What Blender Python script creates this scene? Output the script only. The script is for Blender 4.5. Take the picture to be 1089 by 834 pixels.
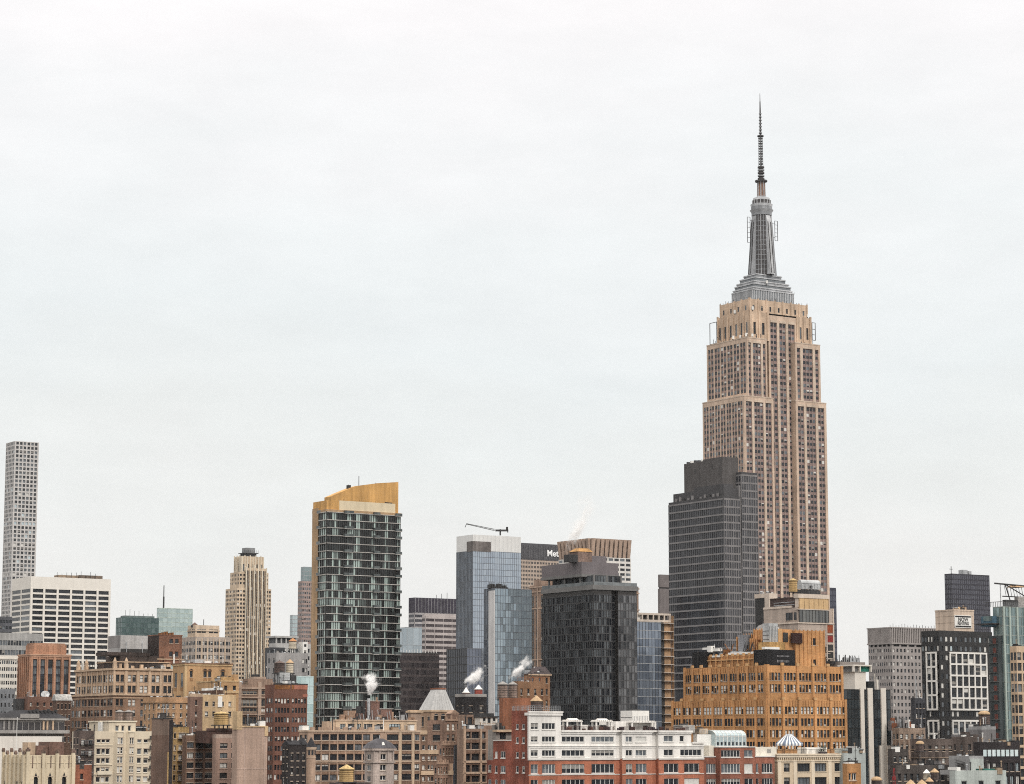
import bpy, math, random
from mathutils import Vector, Matrix
R_ = math.radians
random.seed(7)
for o in list(bpy.data.objects): bpy.data.objects.remove(o)
S = bpy.context.scene
COL = S.collection

# ---------------------------------------------------------------- camera, sky, sun, exposure
F = 2625.0; CX, CY, HORIZON, EYE = 544.5, 417.0, 790.0, 48.0      # focal length in photo pixels, centre, horizon row, eye height
PITCH = math.atan((HORIZON - CY) / F)
cam = bpy.data.cameras.new('camera'); co = bpy.data.objects.new('camera', cam); COL.objects.link(co)
cam.sensor_width = 36.0; cam.lens = 36.0 * F / 1089.0
cam.clip_start = 1.0; cam.clip_end = 60000.0
co.location = (0, 0, EYE); co.rotation_euler = (math.pi / 2 + PITCH, 0, 0)
S.camera = co

SUN_DIR = Vector((0.42, -0.62, 0.62)).normalized()                 # towards the sun: behind the camera, a little to the right
SUN_EL = math.asin(SUN_DIR.z); SUN_AZ = math.atan2(SUN_DIR.x, SUN_DIR.y)
sun = bpy.data.lights.new('sun', 'SUN'); so = bpy.data.objects.new('sun', sun); COL.objects.link(so)
sun.energy = 1.5; sun.angle = R_(14); sun.color = (1.0, 0.95, 0.88)
so.rotation_euler = (-SUN_DIR).to_track_quat('-Z', 'Y').to_euler()
so.location = (0, -200, 900)

W = bpy.data.worlds.new('World'); S.world = W; W.use_nodes = True
nt = W.node_tree; nt.nodes.clear()
def N(t, kind, **kw):
    n = t.nodes.new(kind)
    for k, v in kw.items():
        if hasattr(n, k): setattr(n, k, v)
        else: n.inputs[k].default_value = v
    return n
sky = N(nt, 'ShaderNodeTexSky', sky_type='NISHITA', sun_disc=False, sun_elevation=SUN_EL, sun_rotation=SUN_AZ)
bg1 = N(nt, 'ShaderNodeBackground', Strength=0.08); nt.links.new(sky.outputs[0], bg1.inputs[0])
tc = N(nt, 'ShaderNodeTexCoord'); sep = N(nt, 'ShaderNodeSeparateXYZ'); nt.links.new(tc.outputs['Generated'], sep.inputs[0])
mp = N(nt, 'ShaderNodeMapping'); mp.inputs['Scale'].default_value = (2.2, 2.2, 6.5); nt.links.new(tc.outputs['Generated'], mp.inputs[0])
ns = N(nt, 'ShaderNodeTexNoise', Scale=2.0, Detail=4.0, Roughness=0.5); nt.links.new(mp.outputs[0], ns.inputs['Vector'])
rmp = N(nt, 'ShaderNodeValToRGB'); cr = rmp.color_ramp                # overcast by elevation: warm white low, cool grey, white above
stops = [(0.0, (.87, .855, .835)), (.05, (.90, .89, .87)), (.115, (.875, .895, .88)), (.165, (.875, .91, .91)), (.22, (.925, .95, .95)), (.29, (1.02, 1.0, 1.0)), (.36, (1.10, 1.07, 1.07)), (1.0, (2.9, 2.75, 2.52))]
cr.elements[0].position = 0; cr.elements[0].color = (*stops[0][1], 1); cr.elements[1].position = 1; cr.elements[1].color = (*stops[-1][1], 1)
for p, c in stops[1:-1]:
    e = cr.elements.new(p); e.color = (*c, 1)
ad = N(nt, 'ShaderNodeMath', operation='MULTIPLY_ADD'); ad.inputs[1].default_value = .16; ad.inputs[2].default_value = -.08; nt.links.new(ns.outputs['Fac'], ad.inputs[0])
ad2 = N(nt, 'ShaderNodeMath', operation='ADD'); nt.links.new(sep.outputs[2], ad2.inputs[0]); nt.links.new(ad.outputs[0], ad2.inputs[1]); nt.links.new(ad2.outputs[0], rmp.inputs[0])
bg2 = N(nt, 'ShaderNodeBackground', Strength=1.0); nz2 = N(nt, 'ShaderNodeTexNoise', Scale=9.0, Detail=6.0, Roughness=.62); nt.links.new(mp.outputs[0], nz2.inputs['Vector'])
cm = N(nt, 'ShaderNodeMath', operation='MULTIPLY_ADD'); cm.inputs[1].default_value = .15; cm.inputs[2].default_value = .93; nt.links.new(nz2.outputs['Fac'], cm.inputs[0])
cv = N(nt, 'ShaderNodeVectorMath', operation='SCALE'); nt.links.new(rmp.outputs[0], cv.inputs[0]); nt.links.new(cm.outputs[0], cv.inputs['Scale']); nt.links.new(cv.outputs[0], bg2.inputs[0])
mx = N(nt, 'ShaderNodeMixShader'); mx.inputs[0].default_value = .94
nt.links.new(bg1.outputs[0], mx.inputs[1]); nt.links.new(bg2.outputs[0], mx.inputs[2])
wo = N(nt, 'ShaderNodeOutputWorld'); nt.links.new(mx.outputs[0], wo.inputs[0])
S.view_settings.view_transform = 'Standard'; S.view_settings.look = 'None'
S.view_settings.exposure = 0.0; S.view_settings.gamma = 1.0; S.view_settings.use_curve_mapping = False
S.cycles.use_denoising = False; S.cycles.filter_width = 1.05
S.cycles.max_bounces = 12; S.cycles.diffuse_bounces = 3; S.cycles.volume_bounces = 10; S.cycles.transparent_max_bounces = 6

# ---------------------------------------------------------------- photo pixel -> place
def ray(px, py):
    x = (px - CX) / F; y = (CY - py) / F
    c, s = math.cos(PITCH), math.sin(PITCH)
    return x, c - s * y, s + c * y
GRID = R_(33.0)                                                      # the street grid, turned from the view
U = Vector((math.cos(GRID), math.sin(GRID))); V = Vector((-math.sin(GRID), math.cos(GRID)))
def project(p):
    c, s = math.cos(PITCH), math.sin(PITCH)
    y = p.y * c + (p.z - EYE) * s; z = -p.y * s + (p.z - EYE) * c
    return CX + F * p.x / y, CY - F * z / y

# ---------------------------------------------------------------- materials
MATS = {}; GLASS_ARGS = {}; RGB = {}
def darker(m, f):
    """The spandrel brick of a wall: same family, another tone."""
    n = m.name + '_spandrel'
    if n in MATS: return MATS[n]
    rgb, rough = RGB.get(m.name, ((.2, .18, .16), .9)); return masonry(n, tuple(c * f for c in rgb), .16, .14, rough)
def new_mat(name):
    m = bpy.data.materials.new(name); m.use_nodes = True
    t = m.node_tree; b = t.nodes['Principled BSDF']
    return m, t, b
def masonry(name, rgb, var=.16, streak=.14, rough=.88, scale=.12, bump=.0, cell=None):
    """Weathered stone, brick, render or paint: cloudy tone, fine grain and rain streaks."""
    if name in MATS: return MATS[name]
    if max(rgb) < .6: rgb = tuple(c * k for c, k in zip(rgb, (.97, .875, .82) if max(rgb) - min(rgb) > .05 else (.90, .885, .875))); var = min(.5, var * 2.1); streak = min(.5, streak * 2.2)
    m, t, b = new_mat(name); L = t.links.new
    tcx = N(t, 'ShaderNodeTexCoord')
    n1 = N(t, 'ShaderNodeTexNoise', Scale=scale, Detail=6.0, Roughness=.65); L(tcx.outputs['Object'], n1.inputs['Vector'])
    mpx = N(t, 'ShaderNodeMapping'); mpx.inputs['Scale'].default_value = (.42, .42, .03); L(tcx.outputs['Object'], mpx.inputs[0])
    n2 = N(t, 'ShaderNodeTexNoise', Scale=1.0, Detail=6.0, Roughness=.72); L(mpx.outputs[0], n2.inputs['Vector'])
    n3 = N(t, 'ShaderNodeTexNoise', Scale=2.6, Detail=2.0, Roughness=.6); L(tcx.outputs['Object'], n3.inputs['Vector'])
    def rng(node, amt):
        r = N(t, 'ShaderNodeMapRange'); r.inputs[1].default_value = .35; r.inputs[2].default_value = .65
        r.inputs[3].default_value = 1 - amt; r.inputs[4].default_value = 1 + amt * .75; L(node.outputs['Fac'], r.inputs[0]); return r
    mpy = N(t, 'ShaderNodeMapping'); mpy.inputs['Scale'].default_value = (.15, .15, 2.2); L(tcx.outputs['Object'], mpy.inputs[0])
    n4 = N(t, 'ShaderNodeTexNoise', Scale=1.0, Detail=3.0, Roughness=.7); L(mpy.outputs[0], n4.inputs['Vector'])
    a, c, d, e4 = rng(n1, var), rng(n2, streak), rng(n3, var * .9), rng(n4, var * .35)
    m1 = N(t, 'ShaderNodeMath', operation='MULTIPLY'); L(a.outputs[0], m1.inputs[0]); L(c.outputs[0], m1.inputs[1])
    m2 = N(t, 'ShaderNodeMath', operation='MULTIPLY'); L(m1.outputs[0], m2.inputs[0]); L(d.outputs[0], m2.inputs[1])
    m3 = N(t, 'ShaderNodeMath', operation='MULTIPLY'); L(m2.outputs[0], m3.inputs[0]); L(e4.outputs[0], m3.inputs[1])
    vm = N(t, 'ShaderNodeVectorMath', operation='SCALE'); vm.inputs[0].default_value = rgb; L(m3.outputs[0], vm.inputs['Scale'])
    L(vm.outputs[0], b.inputs['Base Color'])
    b.inputs['Roughness'].default_value = rough; b.inputs['Specular IOR Level'].default_value = .25
    MATS[name] = m; RGB[name] = (rgb, rough); return m
def metal(name, rgb, rough=.5, metallic=.0, var=.12):
    if name in MATS: return MATS[name]
    m = masonry(name, rgb, var, var, rough, .3); m.node_tree.nodes['Principled BSDF'].inputs['Metallic'].default_value = metallic
    return m
def glass(name, c1, c2, pw=1.5, ph=3.4, rough=.08, metallic=.0, spec=.5, thr=None, wob=.02, xoff=0.0, zoff=0.0):
    """Window or curtain-wall glass: each pane a little different in tone and tilt (blinds, coatings, warp, reflections painted in as tone)."""
    if name in MATS: return MATS[name]
    GLASS_ARGS.setdefault(name, dict(c1=c1, c2=c2, rough=rough, metallic=metallic, spec=spec, thr=thr, wob=wob))
    m, t, b = new_mat(name); L = t.links.new
    tcx = N(t, 'ShaderNodeTexCoord'); sp = N(t, 'ShaderNodeSeparateXYZ'); L(tcx.outputs['Object'], sp.inputs[0])
    cb = N(t, 'ShaderNodeCombineXYZ')
    s = N(t, 'ShaderNodeMath', operation='ADD'); L(sp.outputs[0], s.inputs[0]); L(sp.outputs[1], s.inputs[1])
    for i, (src, p, off) in enumerate(((s.outputs[0], pw, xoff), (sp.outputs[2], ph, zoff))):
        sf = N(t, 'ShaderNodeMath', operation='SUBTRACT'); sf.inputs[1].default_value = off; L(src, sf.inputs[0])
        dv = N(t, 'ShaderNodeMath', operation='DIVIDE'); dv.inputs[1].default_value = p; L(sf.outputs[0], dv.inputs[0])
        fl = N(t, 'ShaderNodeMath', operation='FLOOR'); L(dv.outputs[0], fl.inputs[0]); L(fl.outputs[0], cb.inputs[i])
    oi = N(t, 'ShaderNodeObjectInfo'); L(oi.outputs['Random'], cb.inputs[2])
    wn = N(t, 'ShaderNodeTexWhiteNoise', noise_dimensions='3D'); L(cb.outputs[0], wn.inputs['Vector'])
    n1 = N(t, 'ShaderNodeTexNoise', Scale=.05, Detail=3.0); L(tcx.outputs['Object'], n1.inputs['Vector'])  # broad tone clouds painted in place of reflections
    av = N(t, 'ShaderNodeMath', operation='MULTIPLY_ADD'); av.inputs[1].default_value = .55; L(wn.outputs['Value'], av.inputs[0])
    nm = N(t, 'ShaderNodeMath', operation='MULTIPLY'); nm.inputs[1].default_value = .5; L(n1.outputs['Fac'], nm.inputs[0]); L(nm.outputs[0], av.inputs[2])
    rp = N(t, 'ShaderNodeValToRGB'); rp.color_ramp.elements[0].color = (*c1, 1); rp.color_ramp.elements[1].color = (*c2, 1)
    lo, hi = thr or (.15, .95)
    rp.color_ramp.elements[0].position = lo; rp.color_ramp.elements[1].position = hi
    L(av.outputs[0], rp.inputs[0]); L(rp.outputs[0], b.inputs['Base Color'])
    geo = N(t, 'ShaderNodeNewGeometry'); sb = N(t, 'ShaderNodeVectorMath', operation='SUBTRACT'); sb.inputs[1].default_value = (.5, .5, .5); L(wn.outputs['Color'], sb.inputs[0])
    sc = N(t, 'ShaderNodeVectorMath', operation='SCALE'); sc.inputs['Scale'].default_value = wob; L(sb.outputs[0], sc.inputs[0])
    an = N(t, 'ShaderNodeVectorMath', operation='ADD'); L(geo.outputs['Normal'], an.inputs[0]); L(sc.outputs[0], an.inputs[1])
    nz = N(t, 'ShaderNodeVectorMath', operation='NORMALIZE'); L(an.outputs[0], nz.inputs[0]); L(nz.outputs[0], b.inputs['Normal'])
    b.inputs['Roughness'].default_value = rough; b.inputs['Metallic'].default_value = metallic; b.inputs['Specular IOR Level'].default_value = spec
    MATS[name] = m; return m
# glass and blinds of ordinary windows
GD = glass('window_glass_dark', (.010, .012, .016), (.04, .045, .052), spec=.3)
GM = glass('window_glass_grey', (.06, .07, .08), (.16, .18, .2), spec=.6)
GB = masonry('window_blind', (.60, .59, .56), .08, .04)
GC = masonry('window_curtain', (.32, .31, .29), .1, .05)
GS = glass('window_glass_sky', (.42, .50, .54), (.6, .68, .70), metallic=.55, rough=.12)
FW = masonry('frame_white', (.66, .65, .62), .08, .05, .6)
FD = masonry('frame_dark', (.045, .043, .042), .1, .05, .5)
FT = masonry('frame_tan', (.34, .28, .21), .1, .05, .6)
ROOF = masonry('roof_felt', (.09, .085, .082), .3, .0)
ROOFG = masonry('roof_gravel', (.30, .29, .27), .25, .0)
AC = masonry('air_conditioner', (.48, .47, .44), .1, .1, .6)
STEEL = metal('galvanised_steel', (.42, .44, .46), .45, .3)
DSTEEL = metal('dark_steel', (.05, .05, .052), .55, .2)
WPAINT = masonry('white_paint', (.74, .73, .70), .07, .06, .6)

# ---------------------------------------------------------------- mesh building
class Acc:
    def __init__(s): s.v = []; s.f = []; s.m = []; s.mats = []
    def mi(s, mat):
        if mat not in s.mats: s.mats.append(mat)
        return s.mats.index(mat)
    def quad(s, a, b, c, d, mat):
        n = len(s.v); s.v += [a, b, c, d]; s.f.append((n, n + 1, n + 2, n + 3)); s.m.append(s.mi(mat))
    def tri(s, a, b, c, mat):
        n = len(s.v); s.v += [a, b, c]; s.f.append((n, n + 1, n + 2)); s.m.append(s.mi(mat))
    def box(s, x0, x1, y0, y1, z0, z1, mat, top=None):
        n = len(s.v); k = s.mi(mat); kt = s.mi(top) if top else k
        s.v += [(x0, y0, z0), (x1, y0, z0), (x1, y1, z0), (x0, y1, z0), (x0, y0, z1), (x1, y0, z1), (x1, y1, z1), (x0, y1, z1)]
        for q, mm in (((0, 1, 5, 4), k), ((1, 2, 6, 5), k), ((2, 3, 7, 6), k), ((3, 0, 4, 7), k), ((4, 5, 6, 7), kt), ((3, 2, 1, 0), k)):
            s.f.append(tuple(n + i for i in q)); s.m.append(mm)
    def cyl(s, cx, cy, z0, z1, r0, r1, mat, n=16, cap=True, ph=0.0):
        k = s.mi(mat); b = len(s.v)
        for i in range(n):
            t = ph + 2 * math.pi * i / n; s.v.append((cx + r0 * math.cos(t), cy + r0 * math.sin(t), z0))
        if r1 > 1e-4:
            for i in range(n):
                t = ph + 2 * math.pi * i / n; s.v.append((cx + r1 * math.cos(t), cy + r1 * math.sin(t), z1))
            for i in range(n):
                j = (i + 1) % n; s.f.append((b + i, b + j, b + n + j, b + n + i)); s.m.append(k)
            if cap: s.f.append(tuple(range(b + n, b + 2 * n))); s.m.append(k)
        else:
            s.v.append((cx, cy, z1))
            for i in range(n): s.f.append((b + i, b + (i + 1) % n, b + n)); s.m.append(k)
        if cap: s.f.append(tuple(range(b + n - 1, b - 1, -1))); s.m.append(k)
    def rod(s, p, q, r, mat, n=6):
        p = Vector(p); q = Vector(q); ax = (q - p)
        if ax.length < 1e-6: return
        ax.normalize(); a = ax.orthogonal().normalized(); bb = ax.cross(a); k = s.mi(mat); b0 = len(s.v)
        for e in (p, q):
            for i in range(n):
                t = 2 * math.pi * i / n; s.v.append(tuple(e + r * (a * math.cos(t) + bb * math.sin(t))))
        for i in range(n):
            j = (i + 1) % n; s.f.append((b0 + i, b0 + j, b0 + n + j, b0 + n + i)); s.m.append(k)
        s.f.append(tuple(range(b0 + n, b0 + 2 * n))); s.m.append(k); s.f.append(tuple(range(b0 + n - 1, b0 - 1, -1))); s.m.append(k)
    def frustum(s, x0, x1, y0, y1, z0, X0, X1, Y0, Y1, z1, mat, top=None):
        n = len(s.v); k = s.mi(mat); kt = s.mi(top) if top else k
        s.v += [(x0, y0, z0), (x1, y0, z0), (x1, y1, z0), (x0, y1, z0), (X0, Y0, z1), (X1, Y0, z1), (X1, Y1, z1), (X0, Y1, z1)]
        for q, mm in (((0, 1, 5, 4), k), ((1, 2, 6, 5), k), ((2, 3, 7, 6), k), ((3, 0, 4, 7), k), ((4, 5, 6, 7), kt), ((3, 2, 1, 0), k)):
            s.f.append(tuple(n + i for i in q)); s.m.append(mm)
    def extrude(s, poly, x0, x1, mat):
        """poly of (y,z) pushed along x."""
        n = len(poly); b = len(s.v); k = s.mi(mat)
        for x in (x0, x1):
            for y, z in poly: s.v.append((x, y, z))
        for i in range(n):
            j = (i + 1) % n; s.f.append((b + i, b + j, b + n + j, b + n + i)); s.m.append(k)
        s.f.append(tuple(range(b, b + n))); s.m.append(k); s.f.append(tuple(range(b + 2 * n - 1, b + n - 1, -1))); s.m.append(k)
    def mesh(s, name):
        me = bpy.data.meshes.new(name); me.from_pydata(s.v, [], s.f)
        for m in s.mats: me.materials.append(m)
        if len(s.mats) > 1: me.polygons.foreach_set('material_index', s.m)
        me.update(); return me
    def build(s, name, parent=None):
        o = bpy.data.objects.new(name, s.mesh(name)); COL.objects.link(o)
        if parent: o.parent = parent
        return o
def tag(o, label=None, cat=None, group=None, kind=None):
    if label: o['label'] = label
    if cat: o['category'] = cat
    if group: o['group'] = group
    if kind: o['kind'] = kind
    return o
def empty(name, loc, rz=0.0):
    o = bpy.data.objects.new(name, None); COL.objects.link(o); o.location = loc; o.rotation_euler = (0, 0, rz); o.empty_display_size = 2.0
    return o

# ---------------------------------------------------------------- windows
def pane_mats(v):
    return {0: (GD, GD), 1: (GB, GB), 2: (GB, GD), 3: (GM, GM), 4: (GC, GD), 5: (GS, GS), 6: (GD, GB), 7: (GD, GD)}[v]
def window_acc(A, w, h, style, v, fm, M=None):
    """One window, centred on its opening, facing -y: glass, frame bars, sash rail. M maps it into place when it goes into a bigger mesh."""
    drop = {8: .28, 9: .72, 10: .35, 11: .6}.get(v, .5)
    up, lo = pane_mats({8: 2, 9: 2, 10: 4, 11: 4}.get(v, v))
    T = (lambda x, y, z: tuple(M @ Vector((x, y, z)))) if M is not None else (lambda x, y, z: (x, y, z))
    def q(x0, x1, z0, z1, y, m): A.quad(T(x0, y, z0), T(x1, y, z0), T(x1, y, z1), T(x0, y, z1), m)
    def bar(x0, x1, z0, z1, m, y=-.07):
        q(x0, x1, z0, z1, y, m)
        A.quad(T(x0, y, z0), T(x0, y, z1), T(x0, 0, z1), T(x0, 0, z0), m); A.quad(T(x1, y, z1), T(x1, y, z0), T(x1, 0, z0), T(x1, 0, z1), m)
        A.quad(T(x0, y, z1), T(x1, y, z1), T(x1, 0, z1), T(x0, 0, z1), m); A.quad(T(x1, y, z0), T(x0, y, z0), T(x0, 0, z0), T(x1, 0, z0), m)
    a, b = w / 2, h / 2
    if style == 'glass':
        if up is lo: q(-a, a, -b, b, 0, up)
        else: zc = b - h * drop; q(-a, a, zc, b, 0, up); q(-a, a, -b, zc, 0, lo)
        return
    k = 1; split = .5
    if style.startswith('n'): k = int(style[1:]); 
    if up is lo: q(-a, a, -b, b, 0, up)
    else: q(-a, a, b - h * drop, b, 0, up); q(-a, a, -b, b - h * drop, 0, lo)
    t = .09
    bar(-a, -a + t, -b, b, fm); bar(a - t, a, -b, b, fm); bar(-a + t, a - t, b - t, b, fm); bar(-a + t, a - t, -b, -b + t * 1.3, fm)
    for i in range(1, k):
        x = -a + w * i / k; bar(x - t * .75, x + t * .75, -b + t * 1.3, b - t, fm)
    if style == 'dh':
        bar(-a + t, a - t, -.05, .05, fm)
    if v == 7:                                                        # a window air conditioner on the sill
        c = min(.38, a - t - .02); bar(-c, c, -b + .1, -b + .52, AC, -.38)
WCACHE = {}
def window_mesh(w, h, style, v, fm):
    key = (round(w, 2), round(h, 2), style, v if isinstance(v, int) else v.name, fm.name)
    if key not in WCACHE:
        A = Acc(); window_acc(A, w, h, style, v, fm); WCACHE[key] = A.mesh('window')
    return WCACHE[key]

def pick(mix):
    r = random.random() * sum(mix.values())
    for k, p in mix.items():
        r -= p
        if r <= 0: return random.choice((2, 8, 9)) if k == 2 else random.choice((4, 10, 11)) if k == 4 else k
    return 0
SILL = masonry('pale_sill', (.40, .36, .31), .1, .1)
DARK = {0: .62, 3: .2, 4: .1, 2: .05, 1: .03}
OFFICE = {0: .5, 3: .22, 2: .12, 4: .1, 1: .06}
BLINDS = {0: .3, 3: .15, 2: .25, 1: .2, 4: .1}

# ---------------------------------------------------------------- buildings
class Bld:
    """A building set on the street grid: near corner at photo column xc, its two visible walls ending at columns xl and xr, roof line at row yt."""
    def __init__(s, name, label, xl, xc, xr, d, yt, cat='building', group=None):
        rx, ry, rz = ray(xc, yt)
        s.C = Vector((d * rx / ry, d)); s.yt = yt
        s.root = empty(name, (s.C.x, s.C.y, 0), GRID); tag(s.root, label, cat, group)
        s.b = s.sL(xl, py=yt); s.a = s.sR(xr, py=yt); s.H = s.z(yt)
        s.acc = {}; s.win = []; s.sc = F / d; s.sep = []; s.tiers = False
    def A(s, part):
        if part not in s.acc: s.acc[part] = Acc()
        return s.acc[part]
    def P(s, part):                                                   # a part that is a mesh of its own each time
        A = Acc(); s.sep.append((part, A)); return A
    def pt(s, x, y): return s.C + U * x + V * y
    def sR(s, px, y=0.0, py=None):
        rx, ry, _ = ray(px, s.yt if py is None else py); r = rx / ry; p = s.C + V * y
        return (r * p.y - p.x) / (U.x - r * U.y)
    def sL(s, px, x=0.0, py=None):
        rx, ry, _ = ray(px, s.yt if py is None else py); r = rx / ry; p = s.C + U * x
        return (r * p.y - p.x) / (V.x - r * V.y)
    def z(s, py, x=0.0, y=0.0):
        _, ry, rz = ray(CX, py); return EYE + s.pt(x, y).y * rz / ry
    # one wall with its openings. sp: dict(n bays, per windows a bay, fill, pitch, h, top, ...)
    def wall(s, part, face, x0, x1, y0, y1, z0, z1, mat, sp=None):
        A = s.A(part)
        s0, s1 = (x0, x1) if face == 'R' else (y0, y1)
        if face == 'R': P = lambda t, z, n: (t, y0 + n, z)
        else: P = lambda t, z, n: (x0 + n, t, z)
        def q(a, b, c, d, n=0.0, m=None, n2=None):
            A.quad(P(a, c, n), P(b, c, n), P(b, d, n), P(a, d, n), m or mat)
        if not sp: q(s0, s1, z0, z1); return
        n = sp['n']; per = sp.get('per', 1); fill = sp.get('fill', .75); mg = sp.get('margin', 0.0)
        dep = sp.get('depth', .28) * (1.0 if face == 'R' else .4); st = sp.get('style', 'dh'); fm = sp.get('frame', FD); mix = sp.get('mix', DARK)
        gap = sp.get('gap', .25); L = s1 - s0 - 2 * mg; bay = L / n
        cols = []
        if 'cols' in sp:                                              # explicit: photo columns (start, end, panes)
            for c in sp['cols']:
                f = s.sR if face == 'R' else s.sL; o = y0 if face == 'R' else x0
                t0, t1 = sorted((f(c[0], o, sp.get('ref')), f(c[1], o, sp.get('ref'))))
                if t0 > s0 + .05 and t1 < s1 - .05: cols.append((t0, t1, c[2] if len(c) > 2 else None))
            cols.sort()
        else:
            for i in range(n):
                c = s0 + mg + bay * (i + .5); w = bay * fill
                g = min(gap, w / per * .3); ww = (w - g * (per - 1)) / per
                for k in range(per):
                    t0 = c - w / 2 + k * (ww + g); cols.append((t0, t0 + ww, None))
        if 'rows' in sp:                                              # explicit: photo rows (top, bottom)
            rows = []
            for r in sp['rows']:
                zt, zb = s.z(r[0], *((0, y0) if face == 'R' else (x0, 0))), s.z(r[1], *((0, y0) if face == 'R' else (x0, 0)))
                if zt < z1 - .05 and zb > z0: rows.append((zb, zt))
        else:
            pitch, h = sp.get('pitch', 3.5), sp.get('h', 1.9); zt = z1 - sp.get('top', 1.2); zlo = max(z0 + .3, s.z(sp.get('yb', 850)))
            rows = []
            while zt - h > zlo: rows.append((zt - h, zt)); zt -= pitch
        rows.sort(reverse=True)
        if not rows or not cols: q(s0, s1, z0, z1); return
        slot = sp.get('slot')                                         # slot: material of the spandrels inside continuous vertical slots
        if slot:
            zt, zb = rows[0][1] + sp.get('over', .3), rows[-1][0] - .3
            q(s0, s1, zt, z1); q(s0, s1, z0, zb)
            e = s0
            for (t0, t1, k) in cols:
                q(e, t0, zb, zt); e = t1
                q(t0, t1, zb, zt, dep + .06, slot)
                A.quad(P(t0, zb, 0), P(t0, zb, dep + .06), P(t0, zt, dep + .06), P(t0, zt, 0), mat); A.quad(P(t1, zb, dep + .06), P(t1, zb, 0), P(t1, zt, 0), P(t1, zt, dep + .06), mat)
                A.quad(P(t0, zt, 0), P(t0, zt, dep + .06), P(t1, zt, dep + .06), P(t1, zt, 0), mat)
            q(e, s1, zb, zt)
        else:
            e = z1
            for (zb, zt) in rows:
                q(s0, s1, zt, e); e = zb; f = s0
                for (t0, t1, k) in cols:
                    q(f, t0, zb, zt); f = t1
                    A.quad(P(t0, zb, 0), P(t0, zb, dep), P(t0, zt, dep), P(t0, zt, 0), mat); A.quad(P(t1, zb, dep), P(t1, zb, 0), P(t1, zt, 0), P(t1, zt, dep), mat)
                    A.quad(P(t0, zt, 0), P(t0, zt, dep), P(t1, zt, dep), P(t1, zt, 0), mat); A.quad(P(t0, zb, dep), P(t0, zb, 0), P(t1, zb, 0), P(t1, zb, dep), mat)
                q(f, s1, zb, zt)
            q(s0, s1, z0, e)
        sill = sp.get('sill')
        if sill is None and s.sc > 2.85 and st != 'glass' and not slot: sill = SILL
        rowmix = sp.get('rowmix', {})
        rich = s.sc > 2.85 and st != 'glass' and not slot; base = s.root.name.split('.')[0]
        bx = (lambda a_, b_, c_, d_, n0, n1, m_, pn: s.A(pn).box(a_, b_, y0 + n0, y0 + n1, c_, d_, m_)) if face == 'R' else (lambda a_, b_, c_, d_, n0, n1, m_, pn: s.A(pn).box(x0 + n0, x0 + n1, a_, b_, c_, d_, m_))
        if rich and not s.tiers:
            for ri, (zb, zt) in enumerate(rows):
                for (t0, t1, k) in cols:
                    if base == 'loft_building':
                        zn = rows[ri + 1][1] if ri + 1 < len(rows) else zb - 1.6
                        if zb - zn > .75 and zn > z0: bx(t0, t1, zn + .22, zb - .22, -.05, .05, darker(mat, .74), part)
                    bx(t0 - .1, t1 + .1, zt + .005, zt + .2, -.06, .06, SILL if base != 'loft_building' else darker(mat, 1.22), part)
        for ri, (zb, zt) in enumerate(rows):
            for ci, (t0, t1, k) in enumerate(cols):
                v = pick(rowmix.get(ri, mix)); w = t1 - t0
                if v == 0 and s.sc > 3.2 and st == 'dh' and random.random() < .12: v = 7
                stl = ('n%d' % k) if k else st
                s.win.append((face, (t0 + t1) / 2, (zb + zt) / 2, (y0 if face == 'R' else x0) + dep, w, zt - zb, stl, v, fm) + ((sill, dep) if sill else ()))
    def block(s, mat, x0=0.0, x1=None, y0=0.0, y1=None, z0=0.0, z1=None, R=None, L=None, part='wall', roof=None, parapet=None, pmat=None, ph=.9):
        x1 = s.a if x1 is None else x1; y1 = s.b if y1 is None else y1; z1 = s.H if z1 is None else z1
        s.wall(part, 'R', x0, x1, y0, y1, z0, z1, mat, R); s.wall(part, 'L', x0, x1, y0, y1, z0, z1, mat, L)
        A = s.A(part)
        A.quad((x1, y0, z0), (x1, y1, z0), (x1, y1, z1), (x1, y0, z1), mat); A.quad((x1, y1, z0), (x0, y1, z0), (x0, y1, z1), (x1, y1, z1), mat)
        s.A('roof').quad((x0, y0, z1), (x1, y0, z1), (x1, y1, z1), (x0, y1, z1), roof or ROOF)
        if parapet:
            p = s.A('parapet'); t = .35; m = pmat or mat; e = .003
            p.box(x0 - e, x1 + e, y0 - e, y0 + t, z1 + .002, z1 + ph, m); p.box(x0 - e, x1 + e, y1 - t, y1 + e, z1 + .002, z1 + ph, m)
            p.box(x0 - e, x0 + t, y0 + t, y1 - t, z1 + .002, z1 + ph, m); p.box(x1 - t, x1 + e, y0 + t, y1 - t, z1 + .002, z1 + ph, m)
        return s
    def band(s, z0, z1, p, mat, x0=0.0, x1=None, y0=0.0, y1=None, part='cornice'):
        x1 = s.a if x1 is None else x1; y1 = s.b if y1 is None else y1
        (s.P(part) if part == 'cornice' else s.A(part)).box(x0 - p, x1 + p, y0 - p, y1 + p, z0, z1, mat)
    def pier(s, face, t0, t1, z0, z1, proud, mat, off=0.0, part='pier'):
        if face == 'R': s.A(part).box(t0, t1, off - proud, off + .1, z0, z1, mat)
        else: s.A(part).box(off - proud, off + .1, t0, t1, z0, z1, mat)
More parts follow.
